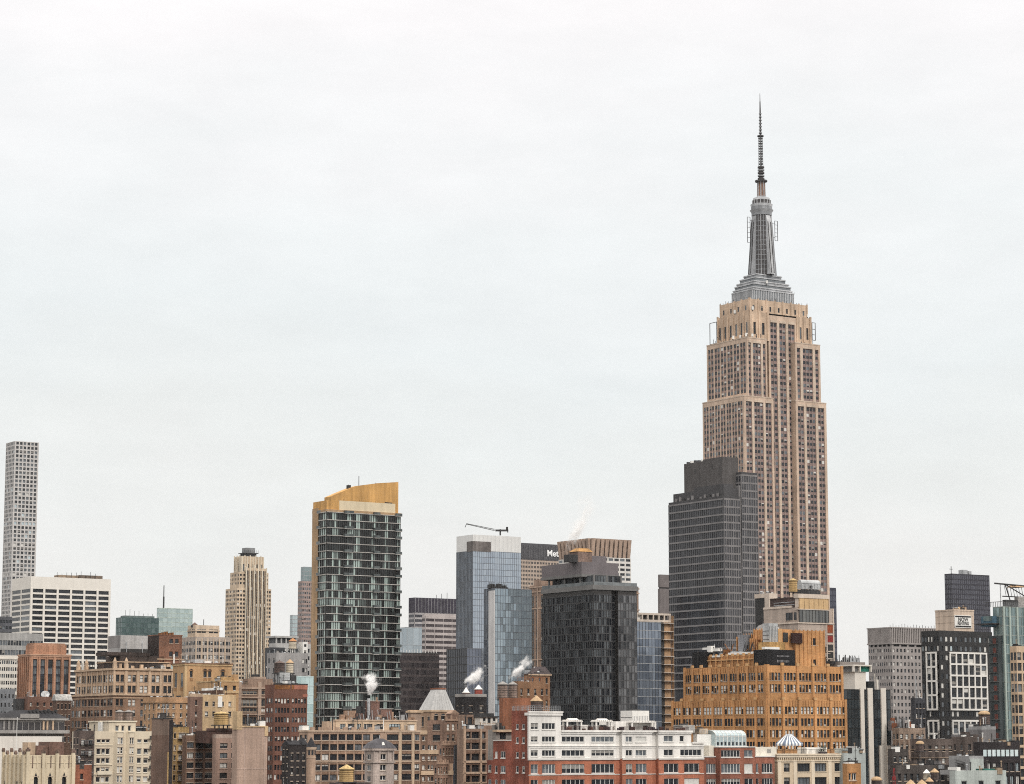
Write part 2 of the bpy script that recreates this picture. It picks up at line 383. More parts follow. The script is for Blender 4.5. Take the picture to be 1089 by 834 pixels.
    # a glass curtain wall on one face: glass sheet, mullions and floor lines
    def curtain(s, face, x0, x1, y0, y1, z0, z1, gm, pw=1.6, fh=3.5, mm=None, mw=.12, hw=.3, hm=None, proud=.12, off=.01, part='curtain_wall', vert=True, zb=None, hp=None):
        A = s.A(part); s0, s1 = (x0, x1) if face == 'R' else (y0, y1); mm = mm or FD; hm = hm or mm
        z0m = z0 if zb is None else max(z0, zb)
        if gm.name in GLASS_ARGS:                                     # panes of the glass follow this wall's own mullions and floors
            ar = dict(GLASS_ARGS[gm.name]); nn = max(1, round((s1 - s0) / pw)); o0 = (y0 - off) if face == 'R' else (x0 - off)
            ar.update(pw=(s1 - s0) / nn if vert else 1e4, ph=fh, xoff=s0 + o0, zoff=z1 % fh); gm = glass('%s_%s_%d' % (gm.name, s.root.name, len(MATS)), **ar)
        if face == 'R':
            A.quad((s0, y0 - off, z0), (s1, y0 - off, z0), (s1, y0 - off, z1), (s0, y0 - off, z1), gm)
            bx = lambda a, b, c, d, pr: A.box(a, b, y0 - off - pr, y0 - off + .02, c, d, hm if pr != proud else mm)
        else:
            A.quad((x0 - off, s0, z0), (x0 - off, s1, z0), (x0 - off, s1, z1), (x0 - off, s0, z1), gm)
            bx = lambda a, b, c, d, pr: A.box(x0 - off - pr, x0 - off + .02, a, b, c, d, hm if pr != proud else mm)
        n = max(1, round((s1 - s0) / pw))
        if vert:
            for i in range(n + 1):
                t = s0 + (s1 - s0) * i / n; bx(max(s0, t - mw / 2), min(s1, t + mw / 2), z0m, z1, proud)
        z = z1
        while z > z0m:
            bx(s0, s1, z - hw, z, hp or proud * .8); z -= fh
    def fire_escape(s, p0, p1, tops, seed=0):
        """Iron balconies with slanting ladders down one strip of the right-hand wall."""
        x0, x1 = s.sR(p0), s.sR(p1); zs = [s.z(p) for p in tops]; A = s.P('fire_escape')
        for i, z in enumerate(zs):
            A.box(x0, x1, -1.0, -.03, z, z + .08, DSTEEL)
            for h in (.5, 1.0): A.rod((x0, -1.0, z + h), (x1, -1.0, z + h), .035, DSTEEL, 4)
            n = max(3, int((x1 - x0) / .4))
            for k in range(n + 1): x = x0 + (x1 - x0) * k / n; A.rod((x, -1.0, z), (x, -1.0, z + 1.0), .03, DSTEEL, 4)
            if i + 1 < len(zs):
                for e in (-.75, -.35): A.rod((x0 + .2, e, z), (x1 - .2, e, zs[i + 1]), .04, DSTEEL, 4)
    def finish(s, cap=100):
        base = s.root.name.split('.')[0]
        if base in ('loft_building', 'apartment_building') and s.sc > 2.5 and s.yt < 830 and not s.tiers: clutter(s, 9 + int(s.a / 3), seed=len(bpy.data.objects))
        for part, A in list(s.acc.items()) + s.sep:
            if A.f: A.build(part, s.root)
        items = []
        for w in s.win:
            face, t, z, n = w[:4]
            loc = (t, n, z) if face == 'R' else (n, t, z)
            p = s.pt(loc[0], loc[1]); px, py = project(Vector((p.x, p.y, z)))
            vis = 0 <= px <= 1089 and py < 834
            items.append((vis, round(w[4] * w[5], 1), -py + random.random(), w, loc))
        items.sort(key=lambda i: (i[0], i[1], i[2]), reverse=True)
        rest = Acc(); nr = 0
        for i, (vis, _, _, w, loc) in enumerate(items):
            face, t, z, n, ww, hh, st, v, fm = w[:9]; sl = w[9:]
            rz = 0.0 if face == 'R' else -math.pi / 2
            if i < cap:
                o = bpy.data.objects.new('window', window_mesh(ww, hh, st, v, fm)); COL.objects.link(o)
                o.parent = s.root; o.location = loc; o.rotation_euler = (0, 0, rz)
                if sl:
                    key = ('sill', round(ww, 2), round(hh, 2), round(sl[1], 2), sl[0].name)
                    if key not in WCACHE: B = Acc(); B.box(-ww / 2 - .12, ww / 2 + .12, -sl[1] - .12, -sl[1] + .1, -hh / 2 - .2, -hh / 2 - .01, sl[0]); WCACHE[key] = B.mesh('sill')
                    k = bpy.data.objects.new('sill', WCACHE[key]); COL.objects.link(k); k.parent = o
            else:
                M = Matrix.Translation(loc) @ Matrix.Rotation(rz, 4, 'Z'); window_acc(rest, ww, hh, st, v, fm, M); nr += 1
                if sl:
                    c = M @ Vector((0, -sl[1] - .01, -hh / 2 - .105)); e = (ww / 2 + .12, .11) if face == 'R' else (.11, ww / 2 + .12)
                    rest.box(c.x - e[0], c.x + e[0], c.y - e[1], c.y + e[1], c.z - .095, c.z + .095, sl[0])
        if nr:
            o = rest.build('window', s.root); o['kind'] = 'stuff'
        return s

# ================================================================ small things fixed on the near roofs
def clutter(t, n, x0=.6, x1=None, y0=.6, y1=None, z=None, seed=1):
    """Vents, pipes, hatches and aerials of one roof, each a part of its own."""
    rs = random.Random(seed); x1 = t.a - .6 if x1 is None else x1; y1 = min(t.b - .6, 6) if y1 is None else y1; z = t.H if z is None else z
    for k in range(n):
        x, y = rs.uniform(x0, max(x0 + .1, x1)), rs.uniform(y0, max(y0 + .1, y1)); q = rs.random(); m = rs.choice((STEEL, DSTEEL, WPAINT, ROOF, FT))
        if q < .35: A = t.P('roof_pipe'); h = rs.uniform(.9, 3.2); A.cyl(x, y, z, z + h, .12, .12, m, 8); A.cyl(x, y, z + h, z + h + .25, .24, .2, m, 8)
        elif q < .7: A = t.P('roof_hatch'); w, d, h = rs.uniform(.3, 1.0), rs.uniform(.3, 1.0), rs.uniform(.5, 1.6); A.box(x - w, x + w, y - d, y + d, z, z + h, m); A.box(x - w - .1, x + w + .1, y - d - .1, y + d + .1, z + h + .002, z + h + .12, DSTEEL)
        elif q < .85: A = t.P('roof_aerial'); h = rs.uniform(2, 5); A.rod((x, y, z), (x, y, z + h), .06, DSTEEL, 5); A.rod((x - .6, y, z + h * .9), (x + .6, y, z + h * .9), .05, DSTEEL, 4); A.rod((x - .4, y, z + h * .75), (x + .4, y, z + h * .75), .05, DSTEEL, 4)
        else: A = t.P('roof_fan'); A.cyl(x, y, z, z + .7, .5, .5, STEEL, 12); A.cyl(x, y, z + .7, z + 1.15, .75, .3, STEEL, 12)

def sp(n, per=1, **k):
    d = dict(n=n, per=per); d.update(k); return d

# ---------------------------------------------------------------- ground
def ground():
    A = Acc(); s = 30000.0
    m = masonry('ground_asphalt', (.07, .07, .07), .25, 0, .95, .02)
    A.quad((-s, -s, 0), (s, -s, 0), (s, s, 0), (-s, s, 0), m); o = A.build('ground'); tag(o, 'grey city ground between the buildings', 'ground', kind='structure')
ground()

# ================================================================ far towers
CONC = masonry('pale_concrete', (.56, .55, .54), .06, .06)
def park_tower():
    t = Bld('residential_tower', 'very slender white concrete grid tower standing alone at the far left edge', 6.5, 16, 41.5, 2770, 469)
    pk = t.z(469) - t.z(473.45)
    g = dict(fill=.68, style='glass', depth=.9, pitch=pk, h=pk * .66, top=pk * .17, yb=700, margin=.9, mix={0: .45, 3: .35, 4: .15, 5: .05},
             rowmix={19: {5: .3, 3: .7}, 25: {4: 1}, 24: {1: .4, 4: .6}, 31: {4: 1, 1: .5}, 12: {3: .6, 0: .4, 1: .2}})
    t.block(CONC, R=sp(6, **g), L=sp(6, **g)); t.finish()
park_tower()

def striped_office():
    wt = masonry('white_travertine', (.70, .665, .61), .05, .05)
    t = Bld('office_tower', 'broad white office tower with rows of wide dark ribbon windows and blank white crown', 13, 33, 118, 1740, 613)
    pk = 3.86
    g = dict(fill=.9, style='glass', depth=.7, pitch=pk, h=2.55, top=8.6, yb=770, frame=FD, mix={0: .9, 3: .1})
    t.block(wt, R=sp(6, 1, **g), L=sp(2, 1, **g))
    for k in range(7): t.pier('R', *(lambda c: (c - .75, c + .75))(max(.8, min(t.a - .8, t.a * k / 6))), t.z(800), t.H - 8, .35, wt)
    t.A('bulkhead').box(t.a * .38, t.a * .62, 6, 14, t.H, t.H + 2.2, FT); t.A('bulkhead').box(t.a * .64, t.a * .93, 5, 16, t.H, t.H + 2.6, masonry('brown_plant', (.2, .17, .14)))
    for k in range(9): t.A('bulkhead').rod((t.a * (.35 + .06 * k), 4, t.H), (t.a * (.35 + .06 * k), 4, t.H + 2.5 + random.random() * 3), .15, DSTEEL)
    t.finish()
striped_office()

def left_edge_blocks():
    gm = masonry('grey_precast', (.36, .36, .355), .08, .1)
    t = Bld('office_building', 'low grey office block with ribbon windows at the far left behind the orange brick building', -30, -6, 46, 1350, 674.5)
    g = dict(fill=.93, pitch=5.2, h=2.7, top=3.2, style='glass', mix={3: .6, 0: .3, 4: .2}, yb=730)
    t.block(gm, R=sp(9, 2, **g), L=sp(3, 2, **g), parapet=True); t.finish()
    dk = masonry('slate_panel', (.10, .105, .12), .1, .1)
    t = Bld('office_building', 'small dark slate block at the left edge below the slender white tower', -25, -8, 13, 1500, 657)
    t.block(dk, R=sp(6, 1, fill=.8, pitch=3.7, h=1.8, style='glass', yb=690), L=sp(4, fill=.8, pitch=3.7, h=1.8, style='glass', yb=690), parapet=True); t.finish()
    wm = masonry('ivory_brick', (.60, .565, .51), .08, .1)
    t = Bld('loft_building', 'ivory loft building with tight rows of small windows at the left edge', -22, -3, 20.5, 1150, 699)
    g = dict(fill=.8, pitch=3.15, h=1.7, top=1.4, yb=760, mix=OFFICE, style='glass')
    t.block(wm, R=sp(5, 2, gap=.4, **g), L=sp(4, 2, **g), parapet=True); t.band(t.H - .9, t.H - .4, .35, wm); t.finish()
left_edge_blocks()

def orange_hall():
    om = masonry('orange_brick', (.40, .245, .17), .12, .12); lt = masonry('salmon_stone', (.50, .34, .25), .08, .06)
    t = Bld('office_building', 'orange brick building with tall dark vertical window strips and a smaller ribbed top storey', 20, 33, 75, 1000, 696.5)
    g = dict(pitch=3.2, h=2.5, top=2.0, yb=760, style='n3', frame=FD, mix={0: .55, 3: .45}, depth=.5, slot=masonry('navy_spandrel', (.045, .055, .075)))
    t.block(om, R=sp(5, fill=.60, **g), L=sp(5, fill=.30, **g))
    t.band(t.H - .7, t.H - .1, .25, lt); t.band(t.H - .1, t.H + .4, .5, lt)
    for k in range(6): t.pier('R', *(lambda c: (c - .35, c + .35))(.4 + (t.a - .8) * k / 5), 60, t.H - .8, .45, om)
    for k in range(7): t.pier('L', *(lambda c: (c - .35, c + .35))(.4 + (t.b - .8) * k / 6), 60, t.H - .8, .45, om)
    x0, x1, y0, y1 = 1.7, t.a - 1.2, 1.5, t.b - 3
    t.block(om, x0, x1, y0, y1, t.H + .4, t.z(685.5), part='penthouse'); t.band(t.z(685.5), t.z(683.5), -.4, om, x0, x1, y0, y1, part='penthouse')
    for k in range(14):
        c = x0 + .4 + (x1 - x0 - .8) * k / 13; t.pier('R', c - .12, c + .12, t.H + .5, t.z(686), .15, om, y0, 'penthouse')
    t.finish()
orange_hall()

def teal_pair():
    gl = glass('teal_dark_glass', (.05, .085, .09), (.13, .18, .18), 3, 4, metallic=.35, rough=.15)
    t = Bld('office_tower', 'dark teal glass box with a flat roof left of the pale mint tower', 123.5, 130, 169, 2000, 656.5)
    t.block(FD); e = .02
    for f in 'RL': t.curtain(f, 0, t.a, 0, t.b, 0, t.H, gl, 3.2, 4.0, metal('teal_frame', (.06, .12, .12)), .25, .5, zb=t.z(720))
    t.block(metal('teal_plant', (.14, .18, .18)), 3, t.a - 3, 2, t.b - 2, t.H, t.H + 1.6, part='penthouse')
    for k in range(7): t.A('antenna').rod((4 + k * 4, 3, t.H + 1.6), (4 + k * 4, 3, t.H + 3 + random.random() * 4), .14, DSTEEL)
    t.finish()
    gl = glass('mint_glass', (.36, .46, .46), (.52, .61, .60), 3, 4, metallic=.5, rough=.2)
    t = Bld('office_tower', 'pale mint glass tower with one tall thin roof mast', 167, 169, 205, 2200, 646.5)
    t.block(FD)
    for f in 'RL': t.curtain(f, 0, t.a, 0, t.b, 0, t.H, gl, 4, 4.0, metal('mint_frame', (.42, .55, .54)), .2, .8, zb=t.z(720))
    mx, mz = t.sR(177), t.z(646.5)
    A = t.A('mast'); A.rod((mx, 6, mz), (mx, 6, t.z(634)), .75, DSTEEL); A.rod((mx, 6, t.z(634)), (mx, 6, t.z(622)), .42, DSTEEL)
    t.finish()
teal_pair()

def cream_apartments():
    cm = masonry('cream_brick', (.55, .48, .385), .08, .1); gy = masonry('grey_stone', (.40, .375, .345), .08, .1)
    t = Bld('apartment_building', 'grey and cream apartment block with dense window rows beside the cream stepped tower', 190, 208, 246, 1250, 679)
    g = dict(fill=.8, pitch=3.5, h=1.9, top=1.3, yb=760, mix=OFFICE)
    t.block(gy, R=sp(6, 2, **g), L=sp(5, 2, **g), parapet=True)
    for k in range(7): t.pier('R', *(lambda c: (c - .3, c + .3))(.3 + (t.a - .6) * k / 6), 40, t.H, .3, cm)
    x0, x1 = t.sR(209.5), t.sR(235)
    t.block(cm, x0, x1, 2, 11, t.H, t.z(666.5), R=sp(2, 2, fill=.75, pitch=3.4, h=1.9, top=1.1, mix=OFFICE), L=sp(2, 2, fill=.7, pitch=3.4, h=1.9, top=1.1), part='penthouse', parapet=True)
    for k in (0, 1): t.band(t.z(671 + 7 * k), t.z(669.8 + 7 * k), .3, cm, x0, x1, 2, 11, part='penthouse')
    A = t.A('roof_dome'); A.cyl(x0 + 1.5, 6, t.z(666.5), t.z(664.5), 2.0, 1.9, DSTEEL, 14); A.cyl(x0 + 1.5, 6, t.z(664.5), t.z(661.5), 1.9, .2, masonry('brown_copper', (.14, .10, .085)), 14)
    A.rod((x0 + 6, 5, t.z(666.5)), (x0 + 6, 5, t.z(658)), .18, DSTEEL); t.finish()
cream_apartments()

def deco_tower():
    cm = masonry('deco_cream_brick', (.58, .51, .40), .08, .08); br = masonry('deco_brown_spandrel', (.085, .07, .065), .1)
    lt = masonry('deco_light_stone', (.64, .575, .465), .06)
    t = Bld('office_tower', 'slim cream art deco tower with stepped shoulders and steel plant on top', 240, 252, 288.5, 2080, 625.5)
    pk = 3.45
    g = dict(pitch=pk, h=1.9, top=1.6, yb=755, style='glass', depth=.5, mix={0: .75, 4: .15, 1: .1}, frame=FD)
    a, b = t.a, t.b
    t.block(cm, R=sp(12, fill=.68, **g), L=sp(8, fill=.66, **g))
    # the middle bay stands forward and climbs past the shoulders
    c0, c1 = t.sR(261), t.sR(282.5); h2, h3 = t.z(608), t.z(591)
    strip = dict(pitch=pk, h=2.2, top=2.0, yb=755, style='glass', depth=.7, slot=br, mix={0: .7, 3: .2, 1: .1})
    t.wall('bay', 'R', c0, c1, -.9, 0, 0, h2 + 3, cm, sp(5, 2, fill=.64, gap=.5, **strip)); t.A('bay').box(c0, c1, -.88, 0.1, h2 + 3, h2 + 3.4, cm); t.A('bay').quad((c0, -.9, 0), (c0, 0, 0), (c0, 0, h2 + 3), (c0, -.9, h2 + 3), cm); t.A('bay').quad((c1, 0, 0), (c1, -.9, 0), (c1, -.9, h2 + 3), (c1, 0, h2 + 3), cm)
    for k in range(6):
        c = c0 + (c1 - c0) * k / 5; t.pier('R', c - .36, c + .36, 40, h2 + 4 + (2 if k in (2, 3) else 0), .7, lt, -.9)
    x0, x1, y0, y1 = 2.6, a - 2.2, 1.2, b - 3
    t.block(cm, x0, x1, y0, y1, t.H, h2, R=sp(9, fill=.55, **g), L=sp(6, fill=.5, **g), part='upper_tower')
    x0, x1, y0, y1 = 5.2, a - 6, 2.6, b - 5
    t.block(cm, x0, x1, y0, y1, h2, h3, R=sp(5, fill=.35, pitch=9, h=6, top=6.5, style='glass', depth=.6), L=sp(4, fill=.35, pitch=9, h=6, top=6.5, style='glass'), part='crown')
    for k in range(9):
        c = x0 + .5 + (x1 - x0 - 1) * k / 8; t.pier('R', c - .35, c + .35, h2, h3 + (.9 if k % 2 else 0), .5, lt, y0, 'crown')
    for k in range(6):
        c = y0 + .5 + (y1 - y0 - 1) * k / 5; t.pier('L', c - .35, c + .35, h2, h3 + (.9 if k % 2 else 0), .5, lt, x0, 'crown')
    A = t.A('roof_plant'); m = metal('plant_grey', (.25, .26, .27), .5, .2)
    X0, X1 = x0 + 4.5, x1 - 6; A.box(X0, X1, 5, 14, h3, t.z(587.5), DSTEEL); A.box(X0 + 1, X1 - 1, 5.5, 13, t.z(587.5) + .01, t.z(581.5), m)
    A.box(X0 - 1.5, X1 + 1.5, 4, 15, t.z(587.7), t.z(587), DSTEEL)
    for k in range(8): A.rod((X0 - 1.2 + k * (X1 - X0 + 2.4) / 7, 4.2, t.z(587)), (X0 - 1.2 + k * (X1 - X0 + 2.4) / 7, 4.2, t.z(584)), .15, DSTEEL)
    t.finish()
deco_tower()

def pink_tower():
    pm = masonry('pink_granite', (.33, .275, .265), .06, .06)
    t = Bld('office_tower', 'pinkish grey tower with a narrower glass top, half hidden by the gold topped tower', 317, 321.5, 350, 2400, 618)
    g = dict(fill=.7, pitch=4.2, h=2.3, top=2, yb=720, style='glass', mix={3: .7, 0: .2, 4: .2})
    t.block(pm, R=sp(13, **g), L=sp(4, **g))
    gl = glass('grey_green_glass', (.16, .22, .23), (.28, .35, .36), 3, 4, metallic=.4, rough=.2)
    t.block(FD, 3, t.a, 2, t.b, t.H, t.z(602.5), part='glass_top')
    for f in 'RL': t.curtain(f, 3, t.a, 2, t.b, t.H, t.z(602.5), gl, 3, 4.2, STEEL, .25, .4, part='glass_top')
    t.finish()
    t = Bld('office_tower', 'pale narrow glass tower peeking out left of the pinkish tower', 308.5, 311, 322, 2600, 654)
    gl = glass('pale_sky_glass', (.36, .44, .46), (.5, .58, .6), 3, 4, metallic=.5, rough=.2)
    t.block(FD)
    for f in 'RL': t.curtain(f, 0, t.a, 0, t.b, 0, t.H, gl, 3, 4.2, STEEL, .25, .7, zb=t.z(720))
    t.finish()
pink_tower()

def grey_cluster():
    gm = masonry('white_grey_render', (.46, .46, .455), .06, .08)
    t = Bld('loft_building', 'low pale building with a columned roof pavilion behind the blank grey wall', 286, 293, 334, 1200, 686)
    g = dict(fill=.7, pitch=3.6, h=1.9, top=1.5, yb=740, style='glass', mix=OFFICE)
    t.block(gm, R=sp(10, **g), L=sp(3, **g), parapet=True)
    x0, x1 = t.sR(295), t.sR(318)
    t.block(masonry('plant_dark_wall', (.11, .115, .12)), x0 + .5, x1 - .5, 3, 10, t.H, t.z(678), part='penthouse'); t.band(t.z(678), t.z(676), .5, gm, x0, x1, 2, 11, 'penthouse')
    for k in range(5): t.pier('R', *(lambda c: (c - .35, c + .35))(x0 + .6 + (x1 - x0 - 1.2) * k / 4), t.H, t.z(678), .3, gm, 2.4, 'penthouse')
    t.finish()
    dk = masonry('charcoal_render', (.085, .09, .10), .15, .1)
    t = Bld('loft_building', 'small charcoal roof block at the foot of the cream stepped tower', 282, 288, 303, 1080, 688.5)
    t.block(dk, R=sp(3, fill=.6, pitch=3.4, h=1.6, style='glass', mix={3: 1, 1: .4}), L=sp(2, fill=.5, pitch=3.4, h=1.6, style='glass')); t.finish()
    bm = masonry('grey_blank_stucco', (.34, .335, .335), .08, .12)
    t = Bld('loft_building', 'building with a large blank grey side wall below a cream water tank', 284, 294, 327.5, 1000, 696.5)
    t.block(bm, L=sp(2, fill=.4, pitch=4, h=2, yb=750), R=sp(1, cols=[(321.5, 324, 1), (325, 326.6, 1)], pitch=3.6, h=1.8, top=1.5, yb=740, mix={1: .4, 0: .6}, ref=696), parapet=True)
    t.block(WPAINT, t.a - 2.2, t.a, 0.3, 4, t.H, t.z(682), part='bulkhead', R=sp(1, fill=.5, pitch=2.6, h=1.2, top=.8, style='glass')); t.finish()
    gl = glass('cyan_glass', (.36, .52, .53), (.6, .74, .74), 1.5, 3.4, metallic=.45, rough=.15)
    t = Bld('office_building', 'pale cyan glass building squeezed against the left edge of the gold topped tower', 312, 316, 333.5, 940, 719)
    t.block(FD)
    for f in 'RL': t.curtain(f, 0, t.a, 0, t.b, 0, t.H, gl, 1.6, 3.4, metal('pale_frame', (.5, .6, .6)), .12, .35, zb=t.z(830))
    t.finish()
grey_cluster()

def gold_tower():
    tan = masonry('gold_render', (.55, .35, .135), .06, .12); buff = masonry('buff_brick', (.40, .30, .19), .08, .1); cr = masonry('cream_band', (.62, .53, .38), .06, .1)
    slab = masonry('slab_edge', (.44, .43, .41), .1, .1)
    t = Bld('apartment_tower', 'dark glass apartment tower with balconies, a buff side strip and slanted gold crown', 333, 347.5, 426, 1010, 544)
    gl = glass('apartment_glass', (.016, .021, .022), (.38, .47, .44), 1.45, 3.05, metallic=.15, spec=.6, thr=(.42, .60), rough=.1)
    a, b = t.a, t.b; yb = t.z(800); fh = 3.2
    t.block(FD)
    gd2 = glass('apartment_glass_dark', (.010, .012, .013), (.20, .25, .24), 1.45, 3.05, metallic=.1, spec=.5, thr=(.68, .76), rough=.1)
    cuts = [0, .07, .19, .27, .45, .60, .66, .78, .83, .95, 1.0]
    for k in range(10): t.curtain('R', a * cuts[k], a * cuts[k + 1], 0, b, 0, t.H, gl if k % 2 else gd2, 1.0, fh, FD, .16, .32, slab, .2, zb=yb, hp=.45)
    e = b * .56
    t.curtain('L', 0, a, 0, e, 0, t.H, gl, 1.7, fh, FD, .14, .42, slab, .2, zb=yb, hp=.45)
    t.A('side_wall').box(-.35, 3, e, b + .05, 0, t.z(539), buff)
    z = t.H - .3; rail = glass('rail_glass', (.03, .035, .036), (.12, .14, .14), 1.2, 3.05, spec=.5)
    zones = [(.22, .34), (.62, .70), (.92, 1.0)]
    n = 0
    while z > yb:
        for (f0, f1) in zones:
            if (n * 7 + int(f0 * 50)) % 5 > 2: continue
            x0, x1 = f0 * a, f1 * a; A = t.P('balcony')
            A.box(x0, x1, -1.5, -.15, z - .22, z, slab); A.box(x0, x1, -1.52, -1.46, z + .01, z + 1.0, rail)
            A.box(x0, x0 + .05, -1.46, -.2, z + .01, z + 1.0, rail); A.box(x1 - .05, x1, -1.46, -.2, z + .01, z + 1.0, rail)
        if n % 2 == 0: A = t.P('balcony'); A.box(-1.3, -.15, e * .45, e * .95, z - .22, z, slab); A.box(-1.32, -1.26, e * .45, e * .95, z + .01, z + 1.0, rail)
        z -= fh; n += 1
    # crown: corner box, cream band, slanted gold screen
    t.band(t.H + .02, t.z(541.5), .3, buff, part='crown')
    x1c = t.sR(361); t.block(tan, 0, x1c, .2, b, t.z(541.5), t.z(532), part='crown')
    t.block(cr, x1c, t.sR(420.5), .1, b * .5, t.z(541.5), t.z(531.5), part='crown_band')
    xa, xb, xc = t.sR(352, 1.5), t.sR(378, 1.5), t.sR(423.5, 1.5)
    zz = t.z(532); A = t.A('crown_screen'); y0, y1 = 1.5, b * .62
    zc_ = lambda py, x: t.z(py, x, 1.5)
    xm, xn = xa * .7 + xb * .3, (xb + xc) / 2
    prof = [(xa, zc_(528, xa)), (xm, zc_(524.5, xm)), (xb, zc_(517, xb)), (xn, zc_(514, xn)), (xc, zc_(512.7, xc))]
    pts = [(x, z) for x, z in prof]; bot = t.z(541.5)
    for (p, q) in zip(pts[:-1], pts[1:]):
        A.quad((p[0], y0, bot), (q[0], y0, bot), (q[0], y0, q[1]), (p[0], y0, p[1]), tan); A.quad((p[0], y0, p[1]), (q[0], y0, q[1]), (q[0], y1, q[1]), (p[0], y1, p[1]), tan)
        A.quad((q[0], y1, bot), (p[0], y1, bot), (p[0], y1, p[1]), (q[0], y1, q[1]), tan)
    A.quad((xa, y1, bot), (xa, y0, bot), (xa, y0, pts[0][1]), (xa, y1, pts[0][1]), tan); A.quad((xc, y0, bot), (xc, y1, bot), (xc, y1, pts[-1][1]), (xc, y0, pts[-1][1]), tan)
    seam = masonry('gold_seam', (.30, .19, .07))
    for f in (.18, .42, .66, .84):
        x = xa + (xc - xa) * f; A.box(x - .05, x + .05, y0 - .03, y0 + .02, bot, t.z(528) - .5, seam)
    A.box(t.sR(409, 1.5), t.sR(417, 1.5), y0 - .06, y0 + .02, t.z(534), t.z(530), DSTEEL)
    m = t.A('antenna')
    for px, yt in ((382, 503), (371, 513), (400, 509)):
        x = t.sR(px, 3); m.rod((x, 3.5, t.z(522)), (x, 3.5, t.z(yt)), .14, DSTEEL)
    m.box(t.sR(370, 3), t.sR(373, 3), 3, 4.5, t.z(520), t.z(513.5), DSTEEL)
    t.finish()
gold_tower()

def centre_left_group():
    dk = masonry('aubergine_panel', (.055, .05, .07), .08, .05); wh = masonry('light_spandrel', (.42, .41, .42), .05, .05)
    t = Bld('office_tower', 'office tower with a dark ribbed crown band left of the tall blue glass tower', 435, 441, 489, 1900, 635.5)
    zb = t.z(651.5)
    t.block(dk, z1=zb); t.block(dk, -.3, t.a + .3, -.3, t.b, zb, t.H, part='crown')
    for k in range(15): t.pier('R', *(lambda c: (c - .25, c + .25))(.3 + (t.a - .6) * k / 14), zb, t.H - .3, .5, masonry('grey_fin', (.2, .2, .22)), -.3, 'crown')
    gl = glass('striped_dark_glass', (.02, .02, .03), (.09, .09, .11), 3, 4)
    for f in 'RL': t.curtain(f, 0, t.a, 0, t.b, 0, zb, gl, 30, 3.6, wh, .2, 1.5, wh, .3, zb=t.z(700))
    for k in range(3): t.A('antenna').rod((t.a * (.55 + .12 * k), 5, t.H), (t.a * (.55 + .12 * k), 5, t.H + 3 + k), .2, DSTEEL)
    t.finish()
    gl = glass('ice_blue_glass', (.34, .41, .46), (.46, .53, .58), 3, 12, metallic=.55, rough=.2)
    t = Bld('office_building', 'plain ice blue glass block just right of the gold topped tower', 424, 433, 452, 1700, 667)
    t.block(FD)
    for f in 'RL': t.curtain(f, 0, t.a, 0, t.b, 0, t.H, gl, 5, 12, STEEL, .15, .3, zb=t.z(730))
    t.finish()
    pw = masonry('mauve_white_band', (.50, .46, .455), .05, .06)
    t = Bld('office_tower', 'mauve and white horizontally striped office block between two glass towers', 449, 452.5, 490, 1600, 652.5)
    gl = glass('mauve_glass', (.035, .03, .036), (.13, .115, .12), 3, 4)
    t.block(pw)
    for f in 'RL': t.curtain(f, 0, t.a, 0, t.b, 0, t.H - 1.5, gl, 6, 3.55, pw, .3, 1.7, pw, .2, zb=t.z(770))
    t.finish()
    bg = glass('brown_glass', (.016, .014, .016), (.07, .06, .062), 1.5, 3.5, spec=.5)
    t = Bld('office_building', 'dark brown glass block in front of the ice blue block', 418, 426.5, 467, 1250, 695)
    t.block(FD)
    for f in 'RL': t.curtain(f, 0, t.a, 0, t.b, 0, t.H, bg, 1.5, 3.5, masonry('brown_mullion', (.045, .038, .04)), .2, 1.1, masonry('brown_spandrel', (.075, .062, .062)), .06, zb=t.z(790))
    p = t.A('parapet'); p.box(-.1, t.a + .1, -.1, t.b, t.H, t.H + .5, FD)
    for k in range(14): t.A('antenna').rod((t.a * k / 14 + .6, 1, t.H + .5), (t.a * k / 14 + .6, 1, t.H + 1.6 + random.random()), .12, WPAINT)
    t.finish()
centre_left_group()

